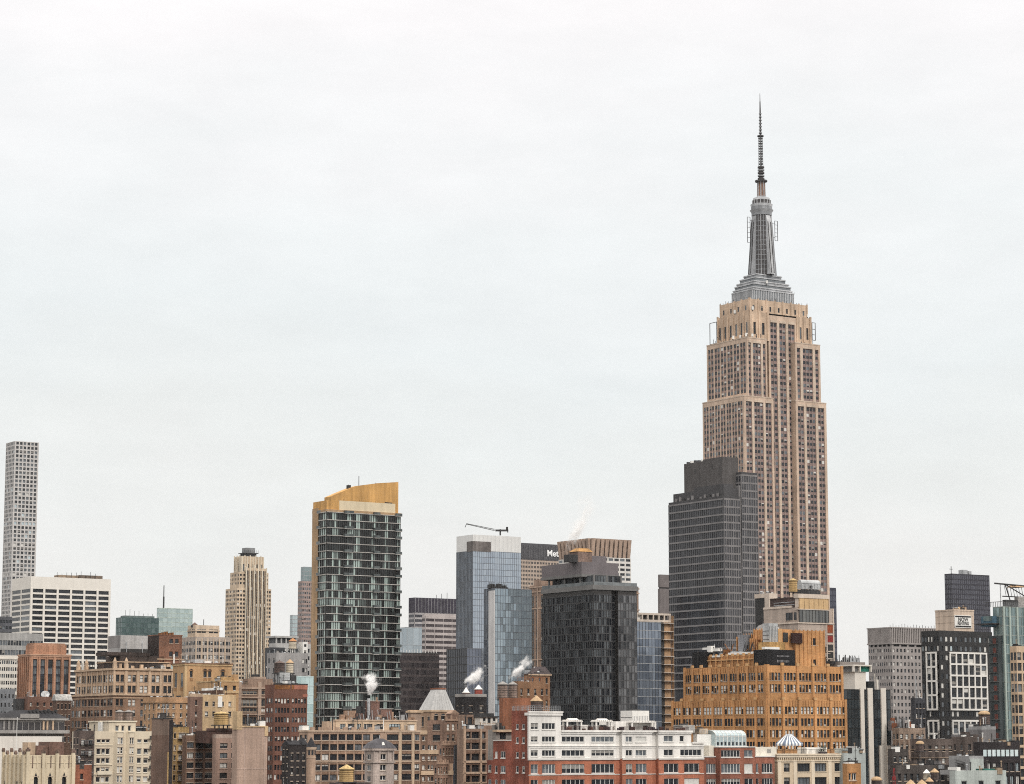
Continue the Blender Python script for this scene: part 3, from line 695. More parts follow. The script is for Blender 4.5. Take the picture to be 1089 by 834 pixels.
def blue_towers():
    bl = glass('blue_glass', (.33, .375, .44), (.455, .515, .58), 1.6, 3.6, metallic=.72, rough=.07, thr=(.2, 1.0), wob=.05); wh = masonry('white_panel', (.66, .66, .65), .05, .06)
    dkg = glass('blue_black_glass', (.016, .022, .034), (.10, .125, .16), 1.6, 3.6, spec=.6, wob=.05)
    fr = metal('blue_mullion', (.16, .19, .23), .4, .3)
    t = Bld('glass_tower', 'tall pale blue glass tower with a white crown and a crane on its roof', 485.5, 503, 554, 1500, 568.5)
    zc = t.z(585.5); t.block(FD, z1=zc)
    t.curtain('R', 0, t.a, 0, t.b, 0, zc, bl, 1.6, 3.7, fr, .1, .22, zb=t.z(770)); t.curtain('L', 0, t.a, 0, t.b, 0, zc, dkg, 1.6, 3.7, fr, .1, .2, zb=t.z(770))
    t.block(wh, 0, t.a, 0, t.b, zc, t.H, part='crown', roof=wh)
    t.A('crown_screen').box(-.25, t.sR(522), -.3, -.02, zc - .5, t.z(575.5), masonry('warm_grey_louvre', (.17, .155, .15)))
    t.A('crown_screen').box(-.3, -.02, -.02, t.b * .35, zc - .5, t.z(575.5), masonry('warm_grey_louvre', (.17, .155, .15)))
    for k in range(12): t.pier('R', *(lambda c: (c - .06, c + .06))(t.a * (k + .5) / 12), zc, t.H, .06, STEEL, 0, 'crown')
    t.finish()
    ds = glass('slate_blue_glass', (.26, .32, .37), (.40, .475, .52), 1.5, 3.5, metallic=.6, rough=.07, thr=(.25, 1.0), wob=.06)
    t = Bld('glass_tower', 'shorter blue glass tower with a bright white vertical stripe near its corner', 515, 526.5, 565.5, 1200, 625.5)
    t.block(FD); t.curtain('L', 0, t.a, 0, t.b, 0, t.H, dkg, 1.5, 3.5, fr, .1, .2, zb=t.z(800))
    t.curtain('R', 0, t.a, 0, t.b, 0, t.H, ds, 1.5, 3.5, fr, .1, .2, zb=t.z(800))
    t.A('corner_stripe').box(-.7, -.08, -.05, t.sL(520.8), 0, t.z(628), masonry('stripe_white', (.58, .58, .585), .04, .05))
    A = t.A('roof_plant'); random.seed(5)
    for k in range(9):
        x = t.sR(520, 4) + k * 1.25; A.box(x, x + .9, 3.5, 5.5, t.H, t.H + .8 + random.random() * 1.8, DSTEEL); A.rod((x, 4, t.H), (x + .4, 4, t.H + 2.2 + random.random()), .12, DSTEEL)
    t.finish()
    t = Bld('office_building', 'dark slate glass block with a lighter right side in front of the blue towers', 475, 496.5, 512, 1100, 689.5)
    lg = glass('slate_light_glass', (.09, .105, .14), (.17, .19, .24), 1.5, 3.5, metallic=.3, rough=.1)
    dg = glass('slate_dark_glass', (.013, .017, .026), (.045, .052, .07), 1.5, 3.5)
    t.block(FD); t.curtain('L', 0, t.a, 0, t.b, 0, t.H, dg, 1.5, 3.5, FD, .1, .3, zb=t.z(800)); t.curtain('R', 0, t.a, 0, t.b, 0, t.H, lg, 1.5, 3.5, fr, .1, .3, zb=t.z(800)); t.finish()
blue_towers()

def roof_crane():
    d = 1512; P = lambda px, py: Vector((d * ray(px, py)[0] / ray(px, py)[1], d, EYE + d * ray(px, py)[2] / ray(px, py)[1]))
    base = P(532, 568.5); r = empty('roof_crane', base); tag(r, 'dark luffing crane lying almost flat on the white crown of the blue tower', 'crane')
    L = lambda px, py: P(px, py) - base
    A = Acc(); A.rod(L(532, 569.5), L(532, 563), .5, DSTEEL); A.box(-3.0, 5.0, -.8, .8, 1.9, 3.0, DSTEEL); A.box(3.5, 4.8, -.9, .9, 3.0, 4.6, DSTEEL); A.build('cab', r)
    A = Acc(); a, b = L(526, 564.5), L(496, 557.5)
    for dz in (0, .9): A.rod(a + Vector((0, 0, dz)), b + Vector((0, 0, dz * .4)), .17, DSTEEL)
    for k in range(14):
        p = a.lerp(b, k / 14); q = a.lerp(b, (k + .5) / 14); A.rod(p, q + Vector((0, 0, .9 - .5 * k / 14)), .09, DSTEEL); A.rod(q + Vector((0, 0, .9 - .5 * k / 14)), a.lerp(b, (k + 1) / 14), .09, DSTEEL)
    A.rod(b, L(494.5, 561), .2, DSTEEL); A.build('boom', r)
    A = Acc(); A.rod(L(530, 565), L(540, 563.5), .22, DSTEEL); A.rod(L(540, 563.5), L(540, 566.5), .3, DSTEEL); A.build('counter_jib', r)
roof_crane()

def lettering(text, size, mat, parent, loc, rot, name='lettering', align='CENTER', ext=.06, sx=1.0):
    c = bpy.data.curves.new(name, 'FONT'); c.body = text; c.size = size; c.extrude = ext; c.align_x = align; c.align_y = 'CENTER'; c.offset = size * .018
    c.materials.append(mat); tmp = bpy.data.objects.new(name, c); me = bpy.data.meshes.new_from_object(tmp); bpy.data.objects.remove(tmp); o = bpy.data.objects.new(name, me); COL.objects.link(o); o.parent = parent; o.location = loc; o.rotation_euler = rot; o.scale = (sx, 1, 1); return o

def slab_office():
    dk = masonry('dark_crown_band', (.085, .085, .095), .05, .05); bu = masonry('buff_precast', (.42, .375, .33), .06, .06)
    t = Bld('office_tower', 'wide slab tower with a dark crown band and white sign letters behind the blue tower', 540, 546, 612, 2300, 577)
    zb = t.z(594.5); t.block(bu, z1=zb); t.block(dk, -.6, t.a + .6, -.6, t.b, zb, t.H, part='crown')
    for k in range(26): t.pier('R', *(lambda c: (c - .3, c + .3))(.3 + (t.a - .6) * k / 25), zb + 1, t.H - 1.5, .4, masonry('crown_fin', (.13, .13, .14)), -.6, 'crown')
    gl = glass('buff_glass', (.03, .026, .024), (.12, .10, .09), 3, 4)
    for f in 'RL': t.curtain(f, 0, t.a, 0, t.b, 0, zb, gl, 3.2, 3.9, bu, .9, 1.9, bu, .3, zb=t.z(700))
    lettering('MetLife', 8.2, masonry('sign_white', (.85, .85, .85), .02, .0), t.root, (t.sR(581.5, -1), -1.3, t.z(587)), (math.pi / 2, 0, 0), align='LEFT', ext=.2)
    t.finish()
slab_office()

def flared_and_ornate():
    tan = masonry('flare_stone', (.40, .325, .27), .08, .1); br = masonry('flare_recess', (.085, .068, .06), .1)
    t = Bld('office_tower', 'stone topped tower whose tall ribs flare outward at the roof behind the dark grid tower', 594, 628, 671, 1900, 592)
    wh = masonry('white_window_band', (.62, .60, .57), .06)
    g = dict(fill=.78, pitch=3.7, h=2.0, top=.6, yb=700, style='glass', mix={0: .5, 3: .4, 4: .2})
    t.block(wh, R=sp(7, 1, **g), L=sp(7, 1, **g))
    zt = t.z(572.5); A = t.A('crown'); n = 9
    A.box(.5, t.a - .5, .5, t.b - .5, t.H, zt - .5, br)
    for k in range(n):
        for face in 'RL':
            L = t.a if face == 'R' else t.b; c = L * (k + .5) / n; w = L / n * .32
            for (za, zb_, p0, p1) in ((t.H, t.H + (zt - t.H) * .5, .0, .9), (t.H + (zt - t.H) * .5, zt, .9, 1.9)):
                if face == 'R': A.frustum(c - w, c + w, -p0, .6, za, c - w * 1.15, c + w * 1.15, -p1, .6, zb_, tan)
                else: A.frustum(-p0, .6, c - w, c + w, za, -p1, .6, c - w * 1.15, c + w * 1.15, zb_, tan)
    t.finish()
    om = masonry('ornate_brown_stone', (.27, .205, .165), .12, .12); lt = masonry('ornate_trim', (.42, .34, .28), .08)
    t = Bld('office_tower', 'ornate brown stone tower with tall arched windows showing either side of the dark grid tower', 563.5, 590, 679, 1750, 622)
    g = dict(fill=.5, pitch=4.2, h=3.2, top=7, yb=760, style='n2', depth=.6, mix={0: .8, 4: .2}, frame=FT, slot=br)
    t.block(om, L=sp(5, 1, **dict(g, fill=.6)), R=sp(12, 1, **g), parapet=True)
    for py in (622, 627, 645, 700): t.band(t.z(py + 1.4), t.z(py), .5, lt)
    for k in range(4): t.pier('L', *(lambda c: (c - .8, c + .8))(t.b * k / 3 if 0 < k < 3 else (.9 if k == 0 else t.b - .9)), 40, t.z(624), .6, lt)
    x1 = t.sL(570); t.block(om, 3, 20, x1, t.b - 1, t.H, t.z(614), part='bulkhead'); t.finish()
flared_and_ornate()

def dark_grid_tower():
    mv = masonry('mauve_panel', (.17, .155, .165), .05, .05); sl = masonry('slab_grey', (.185, .185, .185), .06, .06)
    fr = masonry('near_black_frame', (.05, .051, .055), .08, .03, .6)
    t = Bld('glass_tower', 'black glass apartment tower with fine window grid and mauve penthouse over an open terrace', 577, 631, 677, 980, 627)
    gl = glass('black_tower_glass', (.010, .012, .016), (.17, .19, .205), 1.3, 3.08, spec=.4, thr=(.42, 1.0), wob=.06); gw = glass('black_tower_side_glass', (.018, .02, .024), (.20, .205, .215), 1.3, 3.08, spec=.6, thr=(.35, 1.0), wob=.06)
    a, b = t.a, t.b; zb = t.z(800); fh = 3.08
    n0, n1 = t.sR(650), t.sR(657)
    t.block(FD, 0, n0); t.block(FD, n0, n1, 2.0, b); t.block(FD, n1, a)
    ht = t.H - 1.6
    t.curtain('L', 0, a, 0, b, 0, ht, gl, 1.3, fh, fr, .3, .42, masonry('near_black_sill', (.075, .078, .082)), .22, zb=zb); t.curtain('R', 0, n0, 0, b, 0, ht, gl, 1.3, fh, fr, .3, .42, masonry('near_black_sill', (.075, .078, .082)), .22, zb=zb)
    t.curtain('R', n0, n1, 2.0, b, 0, ht, glass('notch_glass', (.006, .007, .009), (.02, .022, .026), 1.2, 3.0), 1.4, fh, fr, .2, .4, zb=zb)
    t.curtain('R', n1, a, 0, b, 0, ht, gw, 1.3, fh, metal('grey_frame', (.09, .09, .095)), .22, .34, zb=zb)
    t.band(t.z(627), t.z(622), .5, sl, part='terrace_slab')
    # open terrace storey: set-back dark glass, columns, slab and mauve penthouse
    t.block(FD, 3, a - 6, 3, b - 3, t.z(622), t.z(611), part='terrace_storey')
    for f in 'RL': t.curtain(f, 3, a - 6, 3, b - 3, t.z(622), t.z(611), gl, 1.4, 3.6, fr, .15, .2, part='terrace_storey')
    A = t.A('column')
    for x in (1.2, a * .35, a * .68): A.box(x - .3, x + .3, 1.0, 1.6, t.z(622), t.z(611), sl)
    for y in (b * .3, b * .6, b * .92): A.box(1.0, 1.6, y - .3, y + .3, t.z(622), t.z(611), sl)
    p0x, p0y = -.0, 0.2
    x1 = t.sR(657.5, .5, 600); y1 = t.sL(575.5, .5, 600)
    xs = t.sR(618.5, 6.0, 600)
    A = t.A('penthouse'); X0 = .2; 
    # penthouse near corner sits further back along the left wall
    cx0, cy0 = 0.4, (t.sL(618.5, .4, 600))
    A.box(cx0, t.sR(657.5, cy0, 600), cy0, t.sL(576, cx0, 600), t.z(609), t.z(596), mv, ROOF)
    A.box(cx0 - .3, t.sR(657.5, cy0, 600) + .3, cy0 - .3, t.sL(576, cx0, 600) + .3, t.z(612), t.z(609), sl)
    rail = glass('terrace_rail', (.10, .11, .115), (.2, .22, .23), 1.5, 3)
    A = t.A('railing'); A.box(.1, a, -.3, -.24, t.z(622), t.z(618.5), rail); A.box(-.3, -.24, -.3, b, t.z(622), t.z(618.5), rail)
    m = t.A('roof_plant')
    A = m; zr = t.z(596); px = lambda p: t.sR(p, cy0 + 4, 596)
    m.box(px(604), px(613), cy0 + 3, cy0 + 7, zr, t.z(588), DSTEEL); m.box(px(613), px(628), cy0 + 3, cy0 + 9, zr, t.z(584.5), masonry('plant_brown', (.22, .17, .15)))
    or_ = masonry('orange_net', (.42, .26, .11)); m.frustum(px(612), px(629), cy0 + 2.8, cy0 + 9, t.z(584.4), px(616), px(626), cy0 + 4, cy0 + 7, t.z(580.5), or_)
    m.box(px(628.5), px(645), cy0 + 4, cy0 + 8, zr, t.z(588), mv)
    t.finish()
dark_grid_tower()

def balcony_glass():
    gl = glass('steel_blue_glass', (.10, .125, .17), (.27, .31, .37), 1.5, 3.3, metallic=.45, rough=.08, wob=.05); tan = masonry('tan_soffit', (.42, .30, .19), .1); wh = masonry('top_frame', (.52, .50, .46), .06, .06)
    t = Bld('glass_tower', 'steel blue glass building with a stack of tan balconies on its right edge', 671, 676.5, 713, 1020, 661)
    t.block(FD); xb = t.sR(703)
    t.curtain('R', 0, xb, 0, t.b, 0, t.H, gl, 1.5, 3.4, FD, .1, .25, STEEL, .1, zb=t.z(810)); t.curtain('L', 0, t.a, 0, t.b, 0, t.H, gl, 1.5, 3.4, FD, .1, .25, STEEL, .1, zb=t.z(810))
    t.A('side_wall').box(xb + 1.6, t.a + .02, -.05, .3, 0, t.H, tan)
    z = t.H - .3
    while z > t.z(800):
        A = t.P('balcony'); A.box(xb, t.a + .6, -1.7, -.06, z - .25, z, wh); A.box(t.a + .3, t.a + .45, -1.6, -.06, z, z + 3.1, tan); z -= 3.4
    z1 = t.z(651.5); A = t.A('top_frame'); A.box(-.2, t.a + .2, -.2, t.b, t.H + .01, t.H + .9, wh); A.box(-.2, t.a + .2, -.2, t.b, z1 - .8, z1, wh)
    n = 7
    for k in range(n): x = (t.a - .6) * k / (n - 1); A.box(x, x + .6, -.15, .5, t.H + .9, z1 - .8, wh)
    A.box(.5, t.a * .25, 1.2, 3, t.H + .9, z1 - .8, WPAINT); A.box(t.a * .25, t.a, 2.2, 3, t.H + .9, z1 - .8, masonry('shade_grey', (.15, .15, .15)))
    t.finish()
    mg = masonry('mauve_grey_stack', (.20, .18, .18), .05, .06); t = Bld('office_tower', 'narrow blank mauve grey slab showing left of the dark banded tower', 699.5, 702, 716, 1250, 611)
    t.block(mg, z1=t.z(626)); t.band(t.z(626), t.z(624.5), -.4, DSTEEL, part='band'); t.block(mg, .15, t.a, .15, t.b, t.z(624.5), t.H, part='upper_wall'); t.finish()
balcony_glass()

def dark_banded_tower():
    ch = masonry('charcoal_stone', (.072, .072, .077), .06, .06); bd = masonry('grey_band', (.225, .22, .225), .05, .06)
    t = Bld('office_tower', 'charcoal office tower with thin pale floor bands and a blocky stepped top', 711, 769.5, 805.5, 1160, 527)
    gl = glass('charcoal_glass', (.012, .012, .016), (.055, .056, .066), 1.5, 3.6); gr = glass('charcoal_glass_right', (.02, .02, .024), (.085, .085, .095), 1.5, 3.6, spec=.5)
    a, b = t.a, t.b; xm = t.sR(787.5); ph = 3.68; zb = t.z(735)
    t.block(ch, 0, xm - .5); t.block(ch, xm + .5, a, 0, b, z1=t.z(500.5)); t.block(bd, xm - .5, xm + .5, .5, b, z1=t.z(515))
    t.curtain('L', 0, a, 0, b, 0, t.H - 1.2, gl, 1.5, ph, ch, .12, .75, bd, .18, zb=zb, hp=.3)
    t.curtain('R', 0, xm - .5, 0, b, 0, t.H - 1.2, gr, 1.4, ph, bd, .3, .8, bd, .2, zb=zb); t.curtain('R', xm + .5, a, 0, b, 0, t.z(503), gr, 1.4, ph, bd, .3, .8, bd, .2, zb=zb)
    t.curtain('L', xm + .5, a, 0, b, t.H, t.z(503), gl, 2, ph, bd, .3, .8, bd, .2)
    # top steps
    z1, z2 = t.z(518), t.z(484.5)
    y1 = t.sL(716.5, 1.5, 519)
    t.block(ch, 1.2, xm - .5, 1.5, y1, t.H, z1, part='upper_wall')
    t.block(ch, 1.2, xm - 3, 1.5, y1 * .6, z1, t.z(514), part='upper_wall', roof=bd)
    tw = masonry('charcoal_upper', (.095, .09, .09), .08, .1)
    ya, yb_ = 4.0, t.sL(726.5, 2.5, 487)
    x1 = t.sR(785, 4, 487); ym = (ya + yb_) / 2
    t.block(tw, 2.5, x1, ya, ym - .3, z1, z2, part='upper_block'); t.block(tw, 3.0, x1, ym - .3, yb_, z1, t.z(486), part='upper_block')
    A = t.A('upper_block'); A.box(2.42, 2.5, ya + (ym - ya) * .5 - .5, ya + (ym - ya) * .5 + .5, z1 + 10, z1 + 12, FD); A.box(2.92, 3.0, ym + 6, ym + 7, z1 + 9, z1 + 11, FD)
    for k in range(5): A.box(3.2, 6, ym + 1 + 2.9 * k, ym + 2 + 2.9 * k, t.z(486), t.z(484.5 - random.random()), WPAINT if k in (0, 3) else ch)
    C = t.A('roof_plant'); random.seed(3)
    for k in range(12): C.box(-.0 + .2, 1.0, 1.5 + k * (b - 4) / 12, 2.5 + k * (b - 4) / 12, t.H, t.H + .8 + random.random() * 1.5, bd if k % 3 else DSTEEL)
    t.finish()
dark_banded_tower()
def navy_slab():
    nv = masonry('navy_cladding', (.055, .06, .085), .05, .05); t = Bld('office_tower', 'thin navy slab rising just right of the tallest stone skyscraper', 880, 882, 889, 1640, 625)
    t.block(nv); gl = glass('navy_glass', (.045, .05, .075), (.075, .08, .11), 2, 4)
    t.curtain('R', 0, t.a, 0, t.b, 0, t.H - 1, gl, 2.4, 3.8, nv, .3, .8, zb=t.z(740)); t.finish()
navy_slab()

# ================================================================ the tall stone skyscraper with its spire
def skyscraper():
    ls = masonry('limestone_tan', (.55, .465, .385), .07, .09); lp = masonry('limestone_light_pier', (.56, .50, .425), .08, .07)
    spn = masonry('aluminium_brown_spandrel', (.27, .21, .205), .08, .06, .6); gold = masonry('limestone_warm', (.55, .455, .355), .08, .12)
    t = Bld('skyscraper', 'huge tan stone art deco skyscraper with grey mast and antenna spire, tallest of all', 747, 791, 878.5, 1500, 421)
    a, b = t.a, t.b; pk = 3.62
    mix = {0: .66, 3: .14, 4: .12, 1: .03, 2: .05}
    g = dict(pitch=pk, h=2.0, style='glass', slot=spn, depth=.55, mix=mix, frame=FD, yb=690)
    rec = 4.0
    w1, w2 = t.sR(822.5), t.sR(846)
    zl = t.H; zu = t.z(358.5); zt = t.z(328.5); zc = t.z(314.5)
    wl = [(0.8, 0), ]
    def wing(x0, x1, y0, y1, z0, z1, top, left_n, groups, part, lface=True):
        # windows of a wing in groups (2, 3, 2): unequal slots between piers
        L = x1 - x0; cols = []; m = L * .07; tot = sum(groups); unit = (L - 2 * m) / (tot + (len(groups) - 1) * .75); e = x0 + m
        sl = []
        for k in groups:
            sl.append((e, e + unit * k)); e += unit * (k + .75)
        A = t.A(part)
        zlo = max(z0, t.z(g['yb'])); ztp = z1 - top
        def q(x_0, x_1, za, zb_, y, m_): A.quad((x_0, y, za), (x_1, y, za), (x_1, y, zb_), (x_0, y, zb_), m_)
        q(x0, x1, ztp, z1, y0, ls); q(x0, x1, z0, zlo, y0, ls); e = x0
        for (p, q_), k in zip(sl, groups):
            q(e, p, zlo, ztp, y0, lp if e > x0 else ls); e = q_
            q(p, q_, zlo, ztp, y0 + .6, spn)
            A.quad((p, y0, zlo), (p, y0 + .6, zlo), (p, y0 + .6, ztp), (p, y0, ztp), ls); A.quad((q_, y0 + .6, zlo), (q_, y0, zlo), (q_, y0, ztp), (q_, y0 + .6, ztp), ls); A.quad((p, y0, ztp), (p, y0 + .6, ztp), (q_, y0 + .6, ztp), (q_, y0, ztp), ls)
            ww = (q_ - p) / k
            for i in range(1, k): A.box(p + ww * i - .16, p + ww * i + .16, y0 + .25, y0 + .58, zlo, ztp, STEEL if False else masonry('aluminium_trim', (.36, .32, .30), .05))
            z = ztp - .5
            while z - 2.0 > zlo:
                for i in range(k): t.win.append(('R', p + ww * (i + .5), z - 1.0, y0 + .55, ww - .55, 1.9, 'glass', pick(mix), FD))
                z -= pk
        q(e, x1, zlo, ztp, y0, ls)
        # caps over each slot
        for (p, q_) in sl: A.box(p + .1, q_ - .1, y0 - .2, y0 + .1, ztp + .05, ztp + 1.6, lp)
        t.wall(part, 'L', x0, x1, y0, y1, z0, z1, ls, left_n)
        A.quad((x1, y0, z0), (x1, y1, z0), (x1, y1, z1), (x1, y0, z1), ls); A.quad((x1, y1, z0), (x0, y1, z0), (x0, y1, z1), (x1, y1, z1), ls)
        t.A('roof').quad((x0, y0, z1), (x1, y0, z1), (x1, y1, z1), (x0, y1, z1), ROOFG)
    LN = lambda n, top: sp(n, 2, fill=.8, gap=.5, margin=.9, top=top, **g)
    # lower shaft: two wings with a recessed middle
    wing(0, w1, 0, b, 0, zl, 3.2, LN(7, 3.2), (2, 3, 2), 'wall'); wing(w2, a, 0, b, 0, zl, 3.2, None, (2, 3, 2), 'wall')
    # upper shaft, stepped in at both ends
    u0, u1 = 3.0, a - 4.2
    wing(u0, t.sR(815.5, 0, 362), 0, b - 1.0, zl, zu, 3.0, LN(6, 3.0), (1, 3, 1), 'upper_wall'); wing(t.sR(845.5, 0, 362), u1, 0, b - 1.0, zl, zu, 3.0, None, (1, 3, 1), 'upper_wall')
    # middle of the long side, running up unbroken to the block below the crown
    x0, x1 = u0 + 5.5, u1 - 3.5; yb_ = b - 5.0
    c0, c1 = t.sR(817, rec, 340), t.sR(847, rec, 340)
    wing(c0, c1, rec, b - 2, 0, zt - 1.0, 4.5, None, (2, 2, 2), 'centre_wall')
    for py in (470, 540): pass
    t.wall('top_block', 'L', x0, x1, rec - .0, yb_, zu, zt, gold, sp(6, 1, fill=.34, pitch=12, h=7.5, top=6.5, style='glass', depth=.6, slot=None, yb=700))
    for (p, q_) in ((x0, c0), (c1, x1)):
        t.wall('top_block', 'R', p, q_, rec, yb_, zu, zt, gold, sp(2, 1, fill=.3, pitch=12, h=7.5, top=6.5, style='glass', depth=.6, margin=.6))
    A = t.A('top_block'); A.quad((x1, rec, zu), (x1, yb_, zu), (x1, yb_, zt), (x1, rec, zt), gold); A.quad((x1, yb_, zu), (x0, yb_, zu), (x0, yb_, zt), (x1, yb_, zt), gold)
    t.A('roof').quad((x0, rec, zt), (x1, rec, zt), (x1, yb_, zt), (x0, yb_, zt), ROOFG)
    for k in range(7): t.pier('L', *(lambda c: (c - .7, c + .7))(rec + .8 + (yb_ - rec - 1.6) * k / 6), zu, zt + .8, .5, gold, x0, 'top_block')
    for c in (x0 + .8, (x0 + c0) / 2, c0 - .4, c1 + .4, (c1 + x1) / 2, x1 - .8): t.pier('R', c - .7, c + .7, zu, zt + .8, .5, gold, rec, 'top_block')
    # crown storey
    k0, k1, ky0, ky1 = x0 + 1.2, x1 - 1.6, rec + 1.5, yb_ - 1.5
    t.block(gold, k0, k1, ky0, ky1, zt, zc, part='crown', roof=ROOFG, R=sp(7, fill=.22, pitch=20, h=3.0, top=3.8, style='glass'), L=sp(4, fill=.2, pitch=20, h=3.0, top=3.8, style='glass'))
    for c in range(8): t.pier('R', *(lambda q_: (q_ - .5, q_ + .5))(k0 + .5 + (k1 - k0 - 1) * c / 7), zt, zc + .6, .35, gold, ky0, 'crown')
    for c in range(5): t.pier('L', *(lambda q_: (q_ - .5, q_ + .5))(ky0 + .5 + (ky1 - ky0 - 1) * c / 4), zt, zc + .6, .35, gold, k0, 'crown')
    t.band(zu - .1, zu + .5, .15, lp, u0, t.sR(815.5, 0, 362), 0, b - 1, 'cornice'); t.band(zl - .1, zl + .5, .15, lp, 0, w1, 0, b, 'cornice')
    t.band(zu - .1, zu + .5, .15, lp, t.sR(845.5, 0, 362), u1, 0, b - 1, 'cornice'); t.band(zl - .1, zl + .5, .15, lp, w2, a, 0, b, 'cornice')
    # ---- mast: stepped metal base, shaft with four wings, ringed head
    mc = masonry('mast_aluminium', (.28, .295, .315), .08, .12, .55); ml = masonry('mast_light', (.53, .55, .575), .08, .1, .5); md = masonry('mast_dark', (.085, .082, .085), .1); mb = masonry('base_slate_metal', (.20, .24, .275), .08, .08, .5)
    mx, my = None, None
    cxp = (k0 + k1) / 2; cyp = (ky0 + ky1) / 2
    for _ in range(12):                                               # centre of the mast on the axis of the block
        mx, my = cxp - .6, cyp
    Y = t.pt(mx, my).y
    def zz(py): 
        _, ry, rz = ray(CX, py); return EYE + Y * rz / ry
    root = t.A('mast_base'); pm = Y / F                               # metres per photo pixel here
    hw0 = (k1 - k0) / 2 * .74; yr = (ky1 - ky0) / 2 * .74 / hw0
    for (pa, pb, f, m) in ((317.5, 312.0, .95, mb), (312.0, 309.5, .91, ml), (309.5, 305.5, .86, mb), (305.5, 302.5, .80, ml), (302.5, 298, .70, mb), (298, 294, .58, mc)):
        root.box(mx - hw0 * f, mx + hw0 * f, my - hw0 * f * yr, my + hw0 * f * yr, (zz(pa) if pa < 317 else zc) + .01, zz(pb), m, mc)
        root.box(mx - hw0 * f - .4, mx + hw0 * f + .4, my - hw0 * f * yr - .4, my + hw0 * f * yr + .4, zz(pb) - .8, zz(pb) - .25, ml)
    for k in range(11):
        x = mx - hw0 + 2 * hw0 * k / 10; root.rod((x, my - hw0 * yr + .3, zz(312.5)), (x, my - hw0 * yr + .3, zz(312.5) + 1.2), .12, ml)
    for k in range(25):
        f = -1 + 2 * k / 24; e = hw0 * .95 + .05
        root.box(mx + e * f - .22, mx + e * f + .22, my - e * yr - .2, my - e * yr + .1, zc, zz(312.6), ml)
        root.box(mx - e - .2, mx - e + .1, my + e * yr * f - .18, my + e * yr * f + .18, zc, zz(312.6), ml)
    M = Acc(); base = zz(294)
    rad = lambda px: px * pm / 2
    M.cyl(0, 0, base - .5, zz(229), rad(25), rad(20.5), md, 24); 
    for k in range(24):
        th = 2 * math.pi * k / 24; r0, r1 = rad(25.5), rad(21)
        M.rod((r0 * math.cos(th), r0 * math.sin(th), base), (r1 * math.cos(th), r1 * math.sin(th), zz(230)), .22, ml if k % 3 == 0 else mc, 4)
    for k in range(1, 12):
        z = base + (zz(232) - base) * k / 12; r = rad(25.6 - 4.6 * k / 12); M.cyl(0, 0, z, z + .35, r, r, mc, 24)
    for (pa, pb, w0, w1_, m) in ((230, 227, 22, 22, mc), (227, 224, 22, 25.5, ml), (224, 220.5, 23, 23, mc), (220.5, 218, 23, 24, ml), (218, 213.5, 19.5, 19.5, md), (213.5, 211.2, 18.5, 18, ml), (211.2, 209, 15, 9, mc)):
        M.cyl(0, 0, zz(pa), zz(pb) - .02, rad(w0), rad(w1_), m, 28)
    for k in range(16):
        th = 2 * math.pi * k / 16; M.rod((rad(20) * math.cos(th), rad(20) * math.sin(th), zz(218)), (rad(20) * math.cos(th), rad(20) * math.sin(th), zz(213.5)), .22, ml, 4)
    def child(acc, name, parent, loc=(0, 0, 0)):
        o = acc.build(name, parent); o.location = loc; return o
    mast = child(M, 'mast', t.root, (mx, my, 0))
    # wings: four stepped buttresses facing the four sides and four broad ones on the diagonals
    for k in range(4):
        th = math.pi / 2 * k; Wg = Acc(); c, s = math.cos(th), math.sin(th)
        prof = [(rad(35.5) * 1.0, 294), (rad(34), 284), (rad(31), 272), (rad(29.5), 262), (rad(27.5), 250), (rad(25), 236), (rad(22), 231)]
        hw = rad(8)
        for (r0, p0), (r1, p1) in zip(prof[:-1], prof[1:]):
            pts = []
            for (r, p, w_) in ((r0, p0, hw), (r1, p1, hw)):
                for (rr, tt) in ((0, -w_), (r, -w_ * .7), (r, w_ * .7), (0, w_)): pts.append((rr * c - tt * s, rr * s + tt * c, zz(p)))
            for q4 in ((0, 1, 5, 4), (1, 2, 6, 5), (2, 3, 7, 6)): Wg.quad(*(pts[i] for i in q4), ml if k % 2 else mc)
            Wg.quad(pts[4], pts[5], pts[6], pts[7], mc)
        for e in (-1, 1):
            for q_ in range(3):
                tt = hw * .45 * e
                Wg.rod((rad(35.3) * c - tt * s, rad(35.3) * s + tt * c, zz(293)), (rad(25.4) * c - tt * s, rad(25.4) * s + tt * c, zz(238)), .3, md, 4)
        child(Wg, 'buttress', mast)
    # antenna spire
    An = Acc(); rust = masonry('antenna_rust_panel', (.23, .15, .115), .1, .1)
    An.cyl(0, 0, zz(209.5), zz(193.5), rad(8.5), rad(7.5), rust, 12)
    for k in range(8):
        th = 2 * math.pi * k / 8; An.rod((rad(9) * math.cos(th), rad(9) * math.sin(th), zz(209.5)), (rad(8) * math.cos(th), rad(8) * math.sin(th), zz(193.5)), .25, ml, 4)
    An.cyl(0, 0, zz(193.6), zz(192.2), rad(13.5), rad(13.5), md, 16); An.cyl(0, 0, zz(192.2), zz(177), rad(4.6), rad(4.6), md, 10)
    for k in range(5): An.cyl(0, 0, zz(191 - 3 * k), zz(189.5 - 3 * k), rad(7.4), rad(7.4), mc if k % 2 else md, 12)
    An.cyl(0, 0, zz(177), zz(145.5), rad(2.3), rad(1.9), mc, 8)
    for k in range(4):
        th = R_(45 + 90 * k); An.rod((rad(4.6) * math.cos(th), rad(4.6) * math.sin(th), zz(177)), (rad(3.6) * math.cos(th), rad(3.6) * math.sin(th), zz(145.5)), .2, mc, 4)
